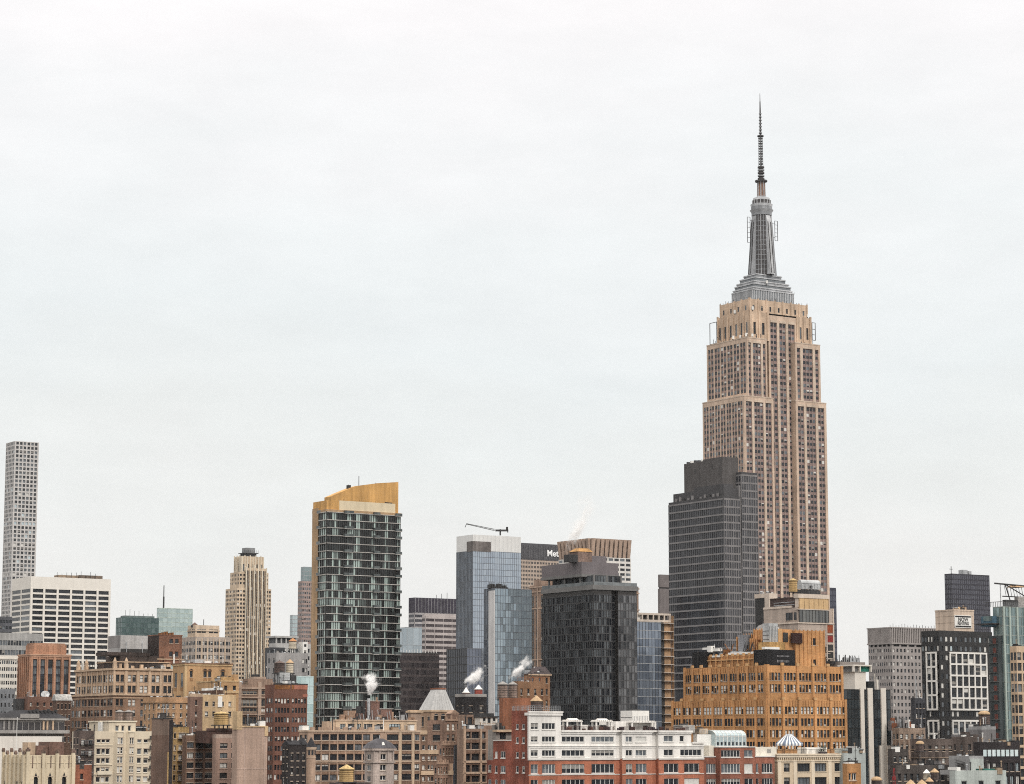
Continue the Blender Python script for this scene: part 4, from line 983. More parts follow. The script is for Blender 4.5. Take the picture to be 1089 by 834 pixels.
    for k in range(11):
        z = 175 - 2.7 * k; An.cyl(0, 0, zz(z), zz(z - .8), rad(5.0), rad(5.0), mc if k % 2 else md, 8)
        for th in (0.3, 2.4, 4.5): An.rod((rad(3) * math.cos(th), rad(3) * math.sin(th), zz(z)), (rad(5.4) * math.cos(th + .4), rad(5.4) * math.sin(th + .4), zz(z - 1)), .14, md, 4)
    An.cyl(0, 0, zz(145.5), zz(144.3), rad(7), rad(7), md, 10); An.cyl(0, 0, zz(144.3), zz(118), rad(2.2), rad(1.6), md, 8)
    for k in range(7): An.cyl(0, 0, zz(142 - 3.4 * k), zz(141.2 - 3.4 * k), rad(3.8 - .12 * k), rad(3.8 - .12 * k), mc, 8)
    An.cyl(0, 0, zz(118), zz(108), rad(1.7), rad(1.2), md, 6); An.cyl(0, 0, zz(108), zz(99.5), rad(.9), rad(.5), md, 6)
    child(An, 'antenna', mast)
    # hanging frame antennas beside the mast and on the block below
    def loop_frame(dx, pa, pb, w, yy=0.0):
        B = Acc(); z0, z1 = zz(pb), zz(pa); q_ = w * pm / math.cos(R_(39))
        for e in (0, q_): B.rod((dx + e, yy, z0), (dx + e, yy, z1), .2, md, 5)
        n = 5
        for k in range(n + 1): B.rod((dx, yy, z0 + (z1 - z0) * k / n), (dx + q_, yy, z0 + (z1 - z0) * k / n), .15, md, 4)
        for zq in (z0 + 2, z1 - 2):
            B.rod((dx + (q_ if dx < 0 else 0), yy, zq), (0, 0, zq), .15, md, 4)
        return B
    cosg = math.cos(R_(39))
    child(loop_frame(-15.5 * pm / cosg, 233, 260, 3), 'frame_antenna', mast); child(loop_frame(14 * pm / cosg, 233, 254, 3), 'frame_antenna', mast)
    B = Acc(); m = md
    zA, zB = t.z(333), t.z(356)
    yl = b - 7; B.rod((x0 - 2.0, yl, zA), (x0 - 2.0, yl, zB), .25, m); B.rod((x0 - 2.0, yl + 7, zA), (x0 - 2.0, yl + 7, zB), .25, m); B.rod((x0 - 2, yl, zA), (x0 - 2, yl + 7, zA), .2, m); B.rod((x0 - 2, yl, zB), (x0 - 2, yl + 7, zB), .2, m); B.rod((x0 - 2, yl, zB + 4), (x0, yl - 4, zB), .2, m); B.rod((x0 - 2, yl + 3, zB), (x0 - 2, yl + 3, zu), .2, m)
    B.build('frame_antenna', t.root)
    B = Acc(); xr_ = x1 + .6; B.rod((xr_, rec, t.z(333)), (xr_, rec, t.z(352)), .25, m); B.rod((xr_ + 2.6, rec, t.z(333)), (xr_ + 2.6, rec, t.z(352)), .25, m)
    for py in (333, 340, 346, 352): B.rod((xr_, rec, t.z(py)), (xr_ + 2.6, rec, t.z(py)), .18, m)
    B.build('frame_antenna', t.root)
    # dishes and plant on the setback roofs
    random.seed(11)
    for k in range(16):
        y = 1.0 + (b - 6) * random.random(); D = t.P('roof_antenna'); D.rod((u0 + 2, y, zu), (u0 + 2, y, zu + 1.5 + 2.4 * random.random()), .16, DSTEEL, 5)
    for k in range(10):
        x = random.choice((u0 + random.random() * (c0 - u0), c1 + random.random() * (u1 - c1))); D = t.P('roof_antenna'); D.rod((x, .8, zu), (x, .8, zu + 1.2 + 2.5 * random.random()), .16, DSTEEL, 5)
    for (x, y, z, r) in ((u0 + 2, 3, zu + 2.3, 1.1), (u0 + 2, 9, zu + 2, .8), (u0 + 2, 16, zu + 2.4, 1.0), (u0 + 5, .8, zu + 2, .9), (k0 + 2, ky0 - .6, zt + 2.2, 1.0), (k0 - .4, ky0 + 14, zt + 1.8, 1.1), (x1 - 2, ky0 - .4, zt + 1.6, .8), (mx - 5, my - hw0 * .6, zz(305) + .9, .9)):
        D = t.P('roof_dish'); D.cyl(x, y, z - r, z + r, r * .75, r * .75, WPAINT, 10)
        D.rod((x, y, z - r - 1), (x, y, z - r), .2, DSTEEL)
    for k in range(12):
        x = k0 + (k1 - k0) * k / 11; D = t.A('crown_spike'); D.rod((x, ky0 + .4, zc), (x, ky0 + .4, zc + .9 + random.random()), .12, DSTEEL, 4)
        y = ky0 + (ky1 - ky0) * k / 11; D.rod((k0 + .4, y, zc), (k0 + .4, y, zc + .9 + random.random()), .12, DSTEEL, 4)
    t.finish()
skyscraper()

# ================================================================ right-hand side
def right_far():
    nv = masonry('dark_slate_panel', (.045, .045, .058), .06, .05)
    t = Bld('office_tower', 'plain dark blue slate box tower rising behind the white rental sign building', 1004.5, 1012, 1052, 1900, 610)
    t.block(nv); gl = glass('slate_box_glass', (.045, .045, .06), (.085, .088, .11), 2.2, 3.8, spec=.4)
    for f in 'RL': t.curtain(f, 0, t.a, 0, t.b, 0, t.H, gl, 2.2, 3.8, nv, .5, .9, zb=t.z(700))
    A = t.A('antenna'); A.rod((t.sR(1014.5), 3, t.H), (t.sR(1014.5), 3, t.z(602)), .3, DSTEEL); A.rod((t.sR(1012.5), 3, t.z(605)), (t.sR(1016), 3, t.z(605)), .2, DSTEEL)
    P = t.A('roof_plant'); P.box(t.sR(1027), t.sR(1032), 3, 8, t.H, t.z(605), STEEL); P.box(t.sR(1033), t.sR(1036), 3, 8, t.H, t.z(606), STEEL)
    t.finish()
    gy = masonry('taupe_precast', (.335, .31, .30), .05, .05); lv = masonry('taupe_louvre', (.22, .20, .195), .06)
    t = Bld('office_tower', 'taupe concrete office tower with a punched window grid and vertical louvre crown', 923, 948, 998, 1380, 667.5)
    zb = t.z(684); zs = t.z(687.5)
    g = dict(fill=.52, pitch=3.75, h=1.9, top=1.2, yb=800, style='glass', mix={0: .62, 3: .12, 1: .16, 4: .12}, depth=.5)
    t.block(gy, z1=zs, R=sp(13, **g), L=sp(11, **g)); t.block(masonry('painted_shadow_storey', (.03, .03, .033)), .8, t.a - .8, .8, t.b - .8, zs, zb, part='louvre_storey')  # near-black colour paints the shadow of the set-back storey
    for k in range(7): t.pier('R', *(lambda c: (c - .7, c + .7))(.7 + (t.a - 1.4) * k / 6), zs, zb, .0, gy, .1)
    for k in range(6): t.pier('L', *(lambda c: (c - .7, c + .7))(.7 + (t.b - 1.4) * k / 5), zs, zb, .0, gy, .1)
    t.block(lv, 0, t.a, 0, t.b, zb, t.H, part='crown')
    for k in range(27): t.pier('R', *(lambda c: (c - .32, c + .32))(.4 + (t.a - .8) * k / 26), zb, t.H - .2, .5, gy, 0, 'crown')
    for k in range(21): t.pier('L', *(lambda c: (c - .32, c + .32))(.4 + (t.b - .8) * k / 20), zb, t.H - .2, .5, gy, 0, 'crown')
    t.band(t.H - .25, t.H + .35, .55, gy); t.band(zb - .5, zb + .3, .55, gy)
    A = t.A('antenna')
    for k in range(16): A.rod((t.a * k / 16 + .8, 2, t.H), (t.a * k / 16 + .8, 2, t.H + 1 + random.random() * 1.5), .12, DSTEEL, 4)
    t.finish()
right_far()

def rental_block():
    cm = masonry('cream_render', (.56, .50, .43), .06, .1)
    t = Bld('apartment_building', 'plain cream roof block carrying a white rental sign above the black and white grid building', 994.5, 1014, 1035.5, 1040, 648.5)
    t.block(cm, parapet=False); t.band(t.H - .4, t.H + .2, .15, cm)
    for py in (655, 662): t.band(t.z(py + .4), t.z(py), .04, masonry('cream_joint', (.4, .35, .3)), part='joint')
    A = t.A('roof_plant'); x = t.sR(1021, 3); A.cyl(x, 4, t.H, t.z(647), 2.6, 2.6, cm, 16); A.cyl(x, 4, t.z(647), t.z(644.5), 2.7, .3, masonry('tan_tank_roof', (.46, .34, .2)), 16)
    t.finish()
    r = empty('rental_sign', t.pt(t.sR(1023.3), -.3).to_3d() + Vector((0, 0, t.z(667.5))), GRID); tag(r, 'white rental sign board reading NOW RENTING hung on the cream roof block', 'sign')
    w = t.sR(1032.3) - t.sR(1014.8); h = t.z(654.5) - t.z(667.8)
    A = Acc(); A.box(-w / 2, w / 2, -.1, .2, 0, h, WPAINT); A.build('board', r)
    bk = masonry('sign_black', (.025, .025, .028), .02, 0)
    B = Acc(); B.box(-w / 2 + .25, w / 2 - .25, -.14, -.1, h - .85, h - .25, bk); B.box(-w / 2 + .25, w / 2 - .25, -.14, -.1, .25, .85, bk); B.build('stripe', r)
    lettering('NOW', 2.15, bk, r, (0, -.12, h * .65), (math.pi / 2, 0, 0)); lettering('RENTING', 2.05, bk, r, (0, -.12, h * .345), (math.pi / 2, 0, 0), sx=.74)
rental_block()

def black_white_grid():
    bk = masonry('black_panel', (.035, .035, .036), .12, .06, .5); wh = masonry('white_grid_frame', (.72, .70, .66), .04, .05)
    t = Bld('apartment_tower', 'black panel apartment tower with large white window grids set into each side', 979.5, 998.5, 1055, 960, 673)
    a, b = t.a, t.b; fh = 3.35
    gl = glass('black_panel_glass', (.014, .015, .017), (.30, .32, .32), 1.5, 3.2, thr=(.55, .98))
    g = dict(fill=.5, pitch=3.6, h=1.9, top=1.4, yb=815, style='glass', mix={0: .45, 3: .3, 1: .2, 5: .1}, depth=.2)
    t.block(bk, R=sp(11, **g), L=sp(6, **g), parapet=True)
    def grid(face, p0, p1, py0, py1, ncol, nrow):
        f = t.sR if face == 'R' else t.sL
        s0, s1 = sorted((f(p0), f(p1))); z0, z1 = t.z(py1), t.z(py0)
        A = t.A('white_grid'); bt = .68
        bx = (lambda a_, b_, c, d, n0, n1, m: A.box(a_, b_, -n1, -n0, c, d, m)) if face == 'R' else (lambda a_, b_, c, d, n0, n1, m: A.box(-n1, -n0, a_, b_, c, d, m))
        bx(s0, s1, z0, z1, -.02, .12, bk)
        for i in range(ncol + 1):
            c = s0 + (s1 - s0) * i / ncol; bx(c - bt * .45, c + bt * .45, z0, z1, .12, .6, wh)
        for j in range(nrow + 1):
            c = z0 + (z1 - z0) * j / nrow; bx(s0 - bt * .45, s1 + bt * .45, c - bt * .5, c + bt * .5, .12, .62, wh)
        cw, chh = (s1 - s0) / ncol, (z1 - z0) / nrow
        for i in range(ncol):
            for j in range(nrow):
                for up in (0, 1):
                    h = chh * .42; zc = z0 + chh * (j + (.26 if not up else .73))
                    t.win.append((face, s0 + cw * (i + .5), zc, -.15, cw - bt - .1, h, 'glass', pick({0: .72, 3: .1, 4: .14, 1: .04}), FD))
    grid('R', 1009, 1047.5, 694, 754.5, 6, 5); grid('L', 985.5, 995.5, 694, 754.5, 2, 4); grid('R', 1010, 1047.5, 766.5, 825, 6, 4); grid('L', 986, 996.5, 766.5, 822, 2, 4)
    t.win = [w for w in t.win if not (w[3] > -.1 and inside_grid(t, w))]
    t.finish()
def inside_grid(t, w):
    f = t.sR if w[0] == 'R' else t.sL
    r = ((1008, 1048.5),) if w[0] == 'R' else ((985, 997),)
    for p0, p1 in r:
        s0, s1 = sorted((f(p0), f(p1)))
        if s0 < w[1] < s1 and (t.z(756) < w[2] < t.z(693) or t.z(826) < w[2] < t.z(765.5)): return True
    return False
black_white_grid()

def teal_tower():
    gl = glass('teal_glass', (.10, .155, .165), (.30, .39, .39), 1.6, 3.4, metallic=.4, rough=.1, thr=(.25, 1.0), wob=.06); fr = metal('teal_mullion', (.30, .37, .37), .4, .3); cl = masonry('teal_column', (.36, .47, .46), .06, .08)
    t = Bld('glass_tower', 'unfinished teal glass tower with pale vertical ribs and a steel roof gantry', 1056, 1066, 1125, 900, 645)
    a, b = t.a, t.b; t.block(FD)
    for f in 'RL': t.curtain(f, 0, a, 0, b, 0, t.H, gl, 1.6, 3.4, fr, .12, .3, zb=t.z(815))
    for px in (1066.5, 1073, 1081, 1089, 1097): x = t.sR(px); t.pier('R', max(0, x - .35), max(.7, x + .35), 0, t.H, .5, cl)
    dkc = glass('dark_teal_glass', (.02, .04, .055), (.08, .12, .14), 1.6, 3.4)
    x0, x1 = t.sR(1081.5), a
    t.curtain('R', x0, x1, 0, b, 0, t.z(640) , dkc, 1.6, 3.4, fr, .14, .3, off=.35, zb=t.z(815), part='dark_bay') if False else None
    # hoist bay on the left: open red-brown shaft and blue-green screens
    red = masonry('hoist_red', (.13, .05, .042), .1); nav = masonry('navy_screen', (.06, .13, .19), .1)
    y0, y1 = t.sL(1064.5), t.sL(1055); A = t.A('hoist_bay'); A.box(-2, 4, y0 + .05, y1, 0, t.z(676), masonry('hoist_dark', (.06, .075, .08)))
    z = t.z(676) - 1
    while z > t.z(810): A.box(-2.3, -2.02, y0 + 1.0, y1 - 2.2, z - 1.9, z, red); A.box(-2.4, -2.02, y0 + .1, y1 - .1, z - 2.1, z - 1.95, masonry('hoist_rail', (.16, .17, .17))); z -= 3.4
    B = t.A('safety_screen'); B.box(-2.5, 4, t.sL(1060), t.sL(1048), t.z(666), t.z(655), nav); B.box(-3, 4, t.sL(1062), t.sL(1043), t.z(664), t.z(662.5), FD); B.box(-2.6, -2.52, t.sL(1060), t.sL(1051), t.z(660), t.z(655), gl)
    # roof storey and gantry
    t.block(masonry('roof_storey_dark', (.07, .072, .075)), t.sR(1070, 3), a, 3, b, t.H, t.z(637), part='roof_storey'); t.block(masonry('roof_storey_grey', (.33, .32, .31)), t.sR(1083, 2.9), a, 2.9, b, t.H, t.z(633), part='roof_storey')
    G = t.A('gantry'); X = lambda px: t.sR(px, 5, 630)
    G.rod((X(1058), 5, t.z(619.5)), (X(1092), 5, t.z(621)), .3, DSTEEL); G.rod((X(1064), 5, t.z(619.8)), (X(1064), 5, t.z(650)), .22, STEEL); G.rod((X(1069), 5, t.z(619.8)), (X(1074), 5, t.z(637)), .22, DSTEEL); G.rod((X(1069), 5, t.z(620)), (X(1090), 5, t.z(632)), .2, DSTEEL)
    for k in range(8):
        px = 1068 + 3 * k; G.rod((X(px), 5, t.z(620.4)), (X(px + 2), 5, t.z(633)), .1, DSTEEL)
    G.rod((X(1066), 5, t.z(633)), (X(1092), 5, t.z(633)), .2, DSTEEL); G.frustum(X(1079), X(1089), 4.5, 9, t.z(622.5), X(1081), X(1086), 5, 8, t.z(619.8), masonry('tan_tarp', (.46, .33, .2)))
    for k in range(9): G.rod((.5 + k * 1.0, .2, t.H), (.5 + k * 1.0, .2, t.H + 1.6), .1, STEEL)
    # lower roof at the left
    L = t.A('low_roof_rail')
    for k in range(10): L.rod((.2, 1 + k * .9, t.H), (.2, 1 + k * .9, t.H + 1.8), .1, DSTEEL)
    L.rod((.2, .5, t.H + 1.8), (.2, 10, t.H + 1.8), .1, DSTEEL); t.finish()
    cm = masonry('cream_grid', (.52, .43, .32), .06, .08)
    t = Bld('apartment_building', 'cream brick building with square dark windows at the right edge', 1074, 1081, 1120, 840, 690)
    g = dict(fill=.76, pitch=3.55, h=2.65, top=1.2, yb=845, style='glass', depth=.4)
    t.block(cm, R=sp(7, 1, **g), L=sp(2, **g), parapet=True); t.finish()
teal_tower()

def fin_slab():
    gy = masonry('grey_taupe_render', (.30, .27, .25), .08, .1); wh = masonry('white_fin', (.60, .565, .51), .05, .07); bk = masonry('black_fin_frame', (.02, .024, .026), .05)
    t = Bld('office_building', 'plain taupe block with roof pipes between the orange building and the black finned slab', 880, 893.5, 920, 900, 706.5)
    t.block(gy, R=sp(1, cols=[(894.5, 898.5, 1), (904, 908.5, 1)], rows=[(725, 733), (745, 752)], ref=720, mix={3: 1, 1: .4}), parapet=True)
    A = t.A('roof_pipes'); random.seed(9)
    for k in range(9): x = t.sR(886 + k * 2.2, 2); A.rod((x, 2, t.H), (x, 2, t.H + 1.6 + random.random() * 2.2), .2, DSTEEL)
    A.box(t.sR(884, 3), t.sR(896, 3), 3, 6, t.H, t.H + 1.2, DSTEEL)
    for k in range(4): x = t.sR(901 + k * 4, 3); A.cyl(x, 4, t.H, t.H + 2.6, 1.3, 1.1, STEEL, 12)
    for k in range(10): p = (t.sR(898 + random.random() * 17, 3)); A.rod((p, 3, t.H + 1), (p + random.uniform(-2, 2), 3.5, t.H + 3.4), .14, STEEL if k % 2 else DSTEEL)
    t.finish()
    t = Bld('office_building', 'black glass slab with full height cream fins and a cream roof storey', 897, 901.5, 946.5, 860, 733)
    gl = glass('fin_glass', (.012, .017, .022), (.035, .05, .06), 1.5, 3.5); a, b = t.a, t.b
    t.block(bk); t.curtain('R', 0, a, 0, b, 0, t.H, gl, 1.5, 3.3, bk, .08, .25, zb=t.z(850)); t.curtain('L', 0, a, 0, b, 0, t.H, gl, 1.5, 3.3, bk, .08, .25, zb=t.z(850))
    for (p0, p1, pt) in ((914, 917.8, 733), (922, 927, 733), (936, 941, 733), (933.2, 937.2, 793), (941, 944.6, 793)):
        m = .55 if pt == 733 else .8; t.A('fin').box(t.sR(p0), t.sR(p1), -m, .05, 0, t.z(pt) + (.5 if pt == 733 else 0), wh)
    zt = t.z(706.5); x0, x1 = t.sR(907, 2), t.sR(926.5, 2)
    A = t.A('roof_storey'); A.box(x0 + 1, t.sR(921, 2), 2, 9, t.H, t.z(714), wh, ROOF); A.box(x0, x1, 1.5, 10, t.z(714) + .01, t.z(717) + 1.0, wh); A.box(x0, x1, 1.5, 10, t.z(708), zt, wh)
    for px in (907.3, 914, 925.6): c = t.sR(px, 2); A.box(c, c + .5, 1.6, 2.4, t.z(717) + 1, t.z(708), wh)
    A.box(t.sR(916, 2.6), t.sR(925.5, 2.6), 2.6, 9, t.z(717) + 1.01, t.z(708) - .01, masonry('green_shade', (.02, .19, .15), .05)); A.box(t.sR(908, 2.6), t.sR(914, 2.6), 2.6, 9, t.z(717) + 1.01, t.z(708) - .01, masonry('shade_grey', (.15, .15, .15)))
    A.box(t.sR(923, 3), t.sR(930, 3), 3, 8, t.H, t.z(724), bk); A.rod((t.sR(933, 3), 3, t.H), (t.sR(933, 3), 3, t.z(722)), .5, wh); A.rod((t.sR(930.5, 3), 3, t.H), (t.sR(930.5, 3), 3, t.z(716)), .16, wh)
    t.finish()
fin_slab()

def roof_complex():
    gb = masonry('grey_white_brick', (.40, .37, .34), .08, .08); tan = masonry('buff_louvre', (.56, .43, .25), .05, .06); wh = masonry('offwhite_trim', (.58, .55, .50), .05, .07); rd = masonry('dark_red_panel', (.24, .04, .035), .08)
    t = Bld('apartment_building', 'grey brick tower with buff louvre crown and red panels behind the orange building', 812, 848.5, 885.5, 900, 646)
    a, b = t.a, t.b; z0 = t.z(646); t.tiers = True
    t.block(gb, L=sp(1, cols=[(835.5, 843, 2), (844.2, 847.2, 1)], rows=[(651, 659.5)], ref=655, style='n2', frame=FD, mix={0: 1}),
            R=sp(4, 1, fill=.62, pitch=3.6, h=2.3, top=14, yb=730, margin=1.0))
    t.A('parapet').box(-.25, .3, t.sL(842), b, z0, z0 + .8, wh)
    xr = t.sR(880)
    t.A('glass_band').box(.3, xr, -.5, .02, t.z(661.5), t.z(648.5), glass('band_glass', (.05, .055, .06), (.16, .165, .16), 1.4, 6)); 
    for k in range(10): x = .3 + (xr - .3) * k / 9; t.A('glass_band').box(x - .08, x + .08, -.62, -.5, t.z(661.5), t.z(648.5), FD)
    t.A('louvre_band').box(.3, xr, -.55, .05, t.z(647.4), t.z(636), tan)
    for k in range(7): x = .3 + (xr - .3) * k / 6; t.A('louvre_band').box(x - .1, x + .1, -.65, -.55, t.z(647.4), t.z(636), masonry('buff_seam', (.36, .28, .17)))
    t.block(wh, 0, xr, -.2, 1.6, z0, t.z(636) - .01, part='upper_wall'); t.band(t.z(636), t.z(631.5), .35, wh, 0, xr, -.4, 1.6); t.band(t.z(648.4), t.z(647.5), .35, wh, 0, xr, -.4, 1)
    t.band(t.z(663), t.z(661.6), .4, wh, 0, a, 0, b)
    t.A('panel').box(xr - .4, a - .25, -.12, .02, t.z(672), t.z(663.5), masonry('rust_panel', (.32, .09, .04))); t.A('panel').box(xr - .4, a - .25, -.12, .02, t.z(682), t.z(675), rd)
    for py in (673.5, 683.5, 691.5, 699.5): t.A('panel').box(xr - 1.0, a + .1, -.2, .02, t.z(py + 1), t.z(py), wh)
    t.A('panel').box(a - .2, a + .35, -.25, .3, 40, t.z(646), wh); t.A('panel').box(xr - .8, xr - .45, -.2, .1, 40, t.z(663), wh)
    for py in (685, 693): t.A('panel').box(xr - .4, a - .25, -.1, .02, t.z(py + 6), t.z(py), FD)
    A = t.A('bulkhead'); br = masonry('dark_brown_brick', (.085, .06, .055), .15); A.box(4.5, 9, t.sL(847, 4.5), t.sL(819, 4.5), z0, t.z(634.5), br); A.box(4.3, 9, t.sL(847, 4.5) - .2, t.sL(819, 4.5), t.z(634.5), t.z(633.5), br)
    A.box(4.38, 4.5, t.sL(845, 4.5), t.sL(823, 4.5), t.z(642), t.z(641.2), STEEL); A.box(4.38, 4.5, t.sL(845, 4.5), t.sL(823, 4.5), t.z(639), t.z(638.4), STEEL)
    t.finish()
    return t
RC = roof_complex()
def white_shaft():
    wh = masonry('offwhite_trim', (.58, .55, .50), .05, .07)
    t = Bld('apartment_building', 'narrow white and black elevator block tucked against the dark banded tower', 803, 818, 826, 950, 631)
    t.block(masonry('black_panel', (.035, .035, .036)), z1=t.z(635.5)); t.band(t.z(635.5), t.z(631), .2, wh)
    t.A('white_strip').box(-.25, t.a, -.25, t.sL(813.5), 30, t.z(635.5), wh); t.finish()
white_shaft()

# ================================================================ nearer blocks
def orange_building():
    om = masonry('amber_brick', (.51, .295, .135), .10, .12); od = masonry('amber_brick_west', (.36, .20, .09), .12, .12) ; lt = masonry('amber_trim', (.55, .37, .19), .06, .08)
    t = Bld('loft_building', 'broad amber brick loft building in stepped tiers with grouped windows and black roof screens', 714.5, 815.5, 900, 770, 744); t.tiers = True
    a, b = t.a, t.b
    m1 = {0: .34, 2: .22, 6: .1, 1: .18, 4: .1, 3: .06}; m2 = {0: .7, 4: .15, 3: .15}
    rm = {0: {1: .6, 0: .2, 2: .2}, 1: m2}
    g = dict(pitch=3.62, h=2.35, style='dh', frame=FD, depth=.35, yb=830)
    L = sp(9, 3, fill=.8, gap=.3, top=2.1, mix=m1, rowmix=rm, sill=lt, **g); R = sp(5, 4, fill=.8, gap=.3, top=2.1, mix=m1, rowmix=rm, sill=lt, **g)
    t.block(om, R=R, L=L)
    def piers(n, face, s0, s1, z0, z1, off, w=.45, part='pier', up=.9):
        for k in range(n + 1):
            c = s0 + (s1 - s0) * k / n; c = min(max(c, s0 + w), s1 - w)
            t.pier(face, c - w, c + w, z0, z1 + (up if 0 < k < n else .3), .32, om, off, part)
            if 0 < k < n: t.pier(face, c - w - .12, c + w + .12, z1 + up - .9, z1 + up - .1, .42, lt, off, part)
    piers(9, 'L', 0, b, 20, t.H, 0); piers(5, 'R', 0, a, 20, t.H, 0)
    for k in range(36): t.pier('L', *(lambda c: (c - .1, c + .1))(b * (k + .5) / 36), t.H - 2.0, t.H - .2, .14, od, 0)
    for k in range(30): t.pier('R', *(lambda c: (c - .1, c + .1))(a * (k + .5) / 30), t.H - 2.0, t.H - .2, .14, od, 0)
    # upper tier, stepped in at the far ends
    z1 = t.z(707.5); x1 = t.sR(896, .7, 707); y1 = t.sL(727, .5, 707)
    L2 = sp(9, 3, fill=.8, gap=.3, top=2.2, mix=m1, rowmix={0: m2}, **g); R2 = sp(5, 4, fill=.8, gap=.3, top=2.2, mix=m1, rowmix={0: m2}, **g)
    t.block(om, .6, x1, .7, y1, t.H, z1, part='upper_wall', R=R2, L=L2)
    piers(9, 'L', .7, y1, t.H, z1, .6); piers(5, 'R', .6, x1, t.H, z1, .7)
    for k in range(36): t.pier('L', *(lambda c: (c - .1, c + .1))(.7 + (y1 - .7) * (k + .5) / 36), z1 - 1.9, z1 - .2, .14, od, .6)
    # third tier on the left side
    z2 = t.z(694.5); ya, yb = t.sL(803, 3.5, 694), t.sL(750.5, 3.5, 694)
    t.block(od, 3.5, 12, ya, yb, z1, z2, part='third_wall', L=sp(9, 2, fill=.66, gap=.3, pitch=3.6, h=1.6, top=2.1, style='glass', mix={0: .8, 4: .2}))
    piers(9, 'L', ya, yb, z1, z2, 3.5, .3, up=.5); t.band(z2 - 1.6, z2 - 1.3, .4, lt, 3.5, 12, ya, yb)
    # water tank house and brick turrets above
    tw0, tw1 = t.sR(845, 5, 668), t.sR(877, 5, 668)
    z3 = t.z(668.5)
    t.block(om, tw0, tw1, 5, 16, z1, z3, part='penthouse', R=sp(1, cols=[(862.5, 869, 2)], rows=[(677, 684.5), (700, 706)], ref=680, style='n2', mix={0: 1}))
    for k in range(8): c = tw0 + .3 + (tw1 - tw0 - .6) * k / 7; t.pier('R', c - .18, c + .18, z1, z3 + .3, .25, om, 5, 'penthouse')
    A = t.A('penthouse'); A.box(t.sR(827, 6, 668), tw0 - .1, 6, 13, z1, t.z(667.5), om); A.box(t.sR(827, 6, 668), t.sR(832, 6), 5.7, 6, z1, t.z(667), lt)
    A.box(t.sR(843.5, 4.4), t.sR(854.5, 4.4), 4.4, 5.2, t.z(682.5), t.z(671.5), masonry('dark_maroon_screen', (.045, .02, .018), .1)); A.box(t.sR(834, 5.8), t.sR(839, 5.8), 5.75, 6.1, t.z(681), t.z(671), FD)
    A.box(t.sR(819, 3.5), t.sR(836, 3.5), 3.5, 9, z1, t.z(682), masonry('ochre_render', (.52, .35, .15)))
    br = masonry('rust_brick', (.24, .115, .045), .2, .1); B = t.A('roof_house'); random.seed(21)
    for (p0, p1, py0, off) in ((783, 790, 675, 8), (790, 801, 672, 9), (801, 812, 667.5, 8), (797, 806, 678, 7)):
        yA, yB = t.sL(p1, off, 680), t.sL(p0, off, 680); B.box(off, off + 6, yA, yB, z1, t.z(py0), om if p1 == 812 else br)
        for k in range(4): y = yA + (yB - yA) * (k + .5) / 4; B.box(off - .2, off, y - .2, y + .2, z1, t.z(py0) + .4, om)
    for (p0, p1, pa, pb) in ((786, 789, 676, 690), (792.5, 797, 683, 690), (803, 806, 684, 689)): B.box(7.5, 7.98, t.sL(p1, 7.5, 680), t.sL(p0, 7.5, 680), t.z(pb), t.z(pa), FD)
    SC = t.A('roof_screen'); bk = masonry('black_mesh', (.016, .016, .018), .1)
    xs0, xs1 = t.sL(816, 1.2, 700), 0
    SC.box(1.4, t.sR(845.5, 1.4, 700), 1.4, 8, z1 + .02, t.z(690.5), bk); SC.box(1.4, 8, 8, t.sL(802.5, 1.4, 700), z1 + .02, t.z(690.5), bk)
    for k in range(10): x = 5.5 + k * .5; SC.box(x, x + .28, 1.37, 1.4, t.z(698), t.z(696.5), masonry('painted_glint', (.22, .22, .23))); SC.box(x, x + .28, 1.37, 1.4, t.z(704), t.z(701.5), masonry('painted_glint', (.22, .22, .23)))  # pale bars painted as glints on the black mesh
    SC.box(2.5, 7.5, t.sL(750, 2.5, 700), t.sL(736, 2.5, 700), z1 + .02, t.z(689.5), bk); SC.box(2.2, 2.5, t.sL(743.5, 2.5), t.sL(743, 2.5), z1, t.z(688), DSTEEL)
    # white ducts and plant on the tiers
    D = t.A('duct')
    for (p0, p1, pa, pb, off) in ((747, 754, 684.5, 687, 4), (752, 756, 683, 690, 3.6), (756, 764, 686, 689, 4.4), (774, 801, 691.5, 694, 4.2), (757, 766, 694, 696, 3.2), (805, 829, 687.5, 690, 3.0)):
        D.box(off, off + 1.6, t.sL(p1, off, 690), t.sL(p0, off, 690), t.z(pb), t.z(pa), WPAINT) if p1 < 812 else D.box(t.sR(p0 + 1, off, 690) if p0 > 816 else 2.0, t.sR(p1, off, 690), off, off + 1.6, t.z(pb), t.z(pa), WPAINT)
    for k in range(26):
        y = ya + (yb - ya) * random.random(); h = 1 + random.random() * 3.2; D.rod((4 + random.random() * 4, y, z2), (4 + random.random() * 4, y + random.uniform(-1, 1), z2 + h), .14, random.choice((DSTEEL, STEEL, br)), 5)
    for k in range(8):
        y = ya + (yb - ya) * (.2 + .75 * random.random()); D.box(5, 7, y, y + 1.0 + random.random(), z2, z2 + .8 + random.random() * 1.4, random.choice((br, DSTEEL, STEEL)))
    G = t.A('plant_box'); sg = masonry('pale_blue_metal', (.42, .48, .52), .1, .1, .5)
    yA, yB = t.sL(792, 6.5, 680), t.sL(785, 6.5, 680); G.box(6.5, 9, yA, yB, z2, t.z(672), masonry('grey_louvre', (.20, .21, .23)))
    t.finish()
    return t
OB = orange_building()

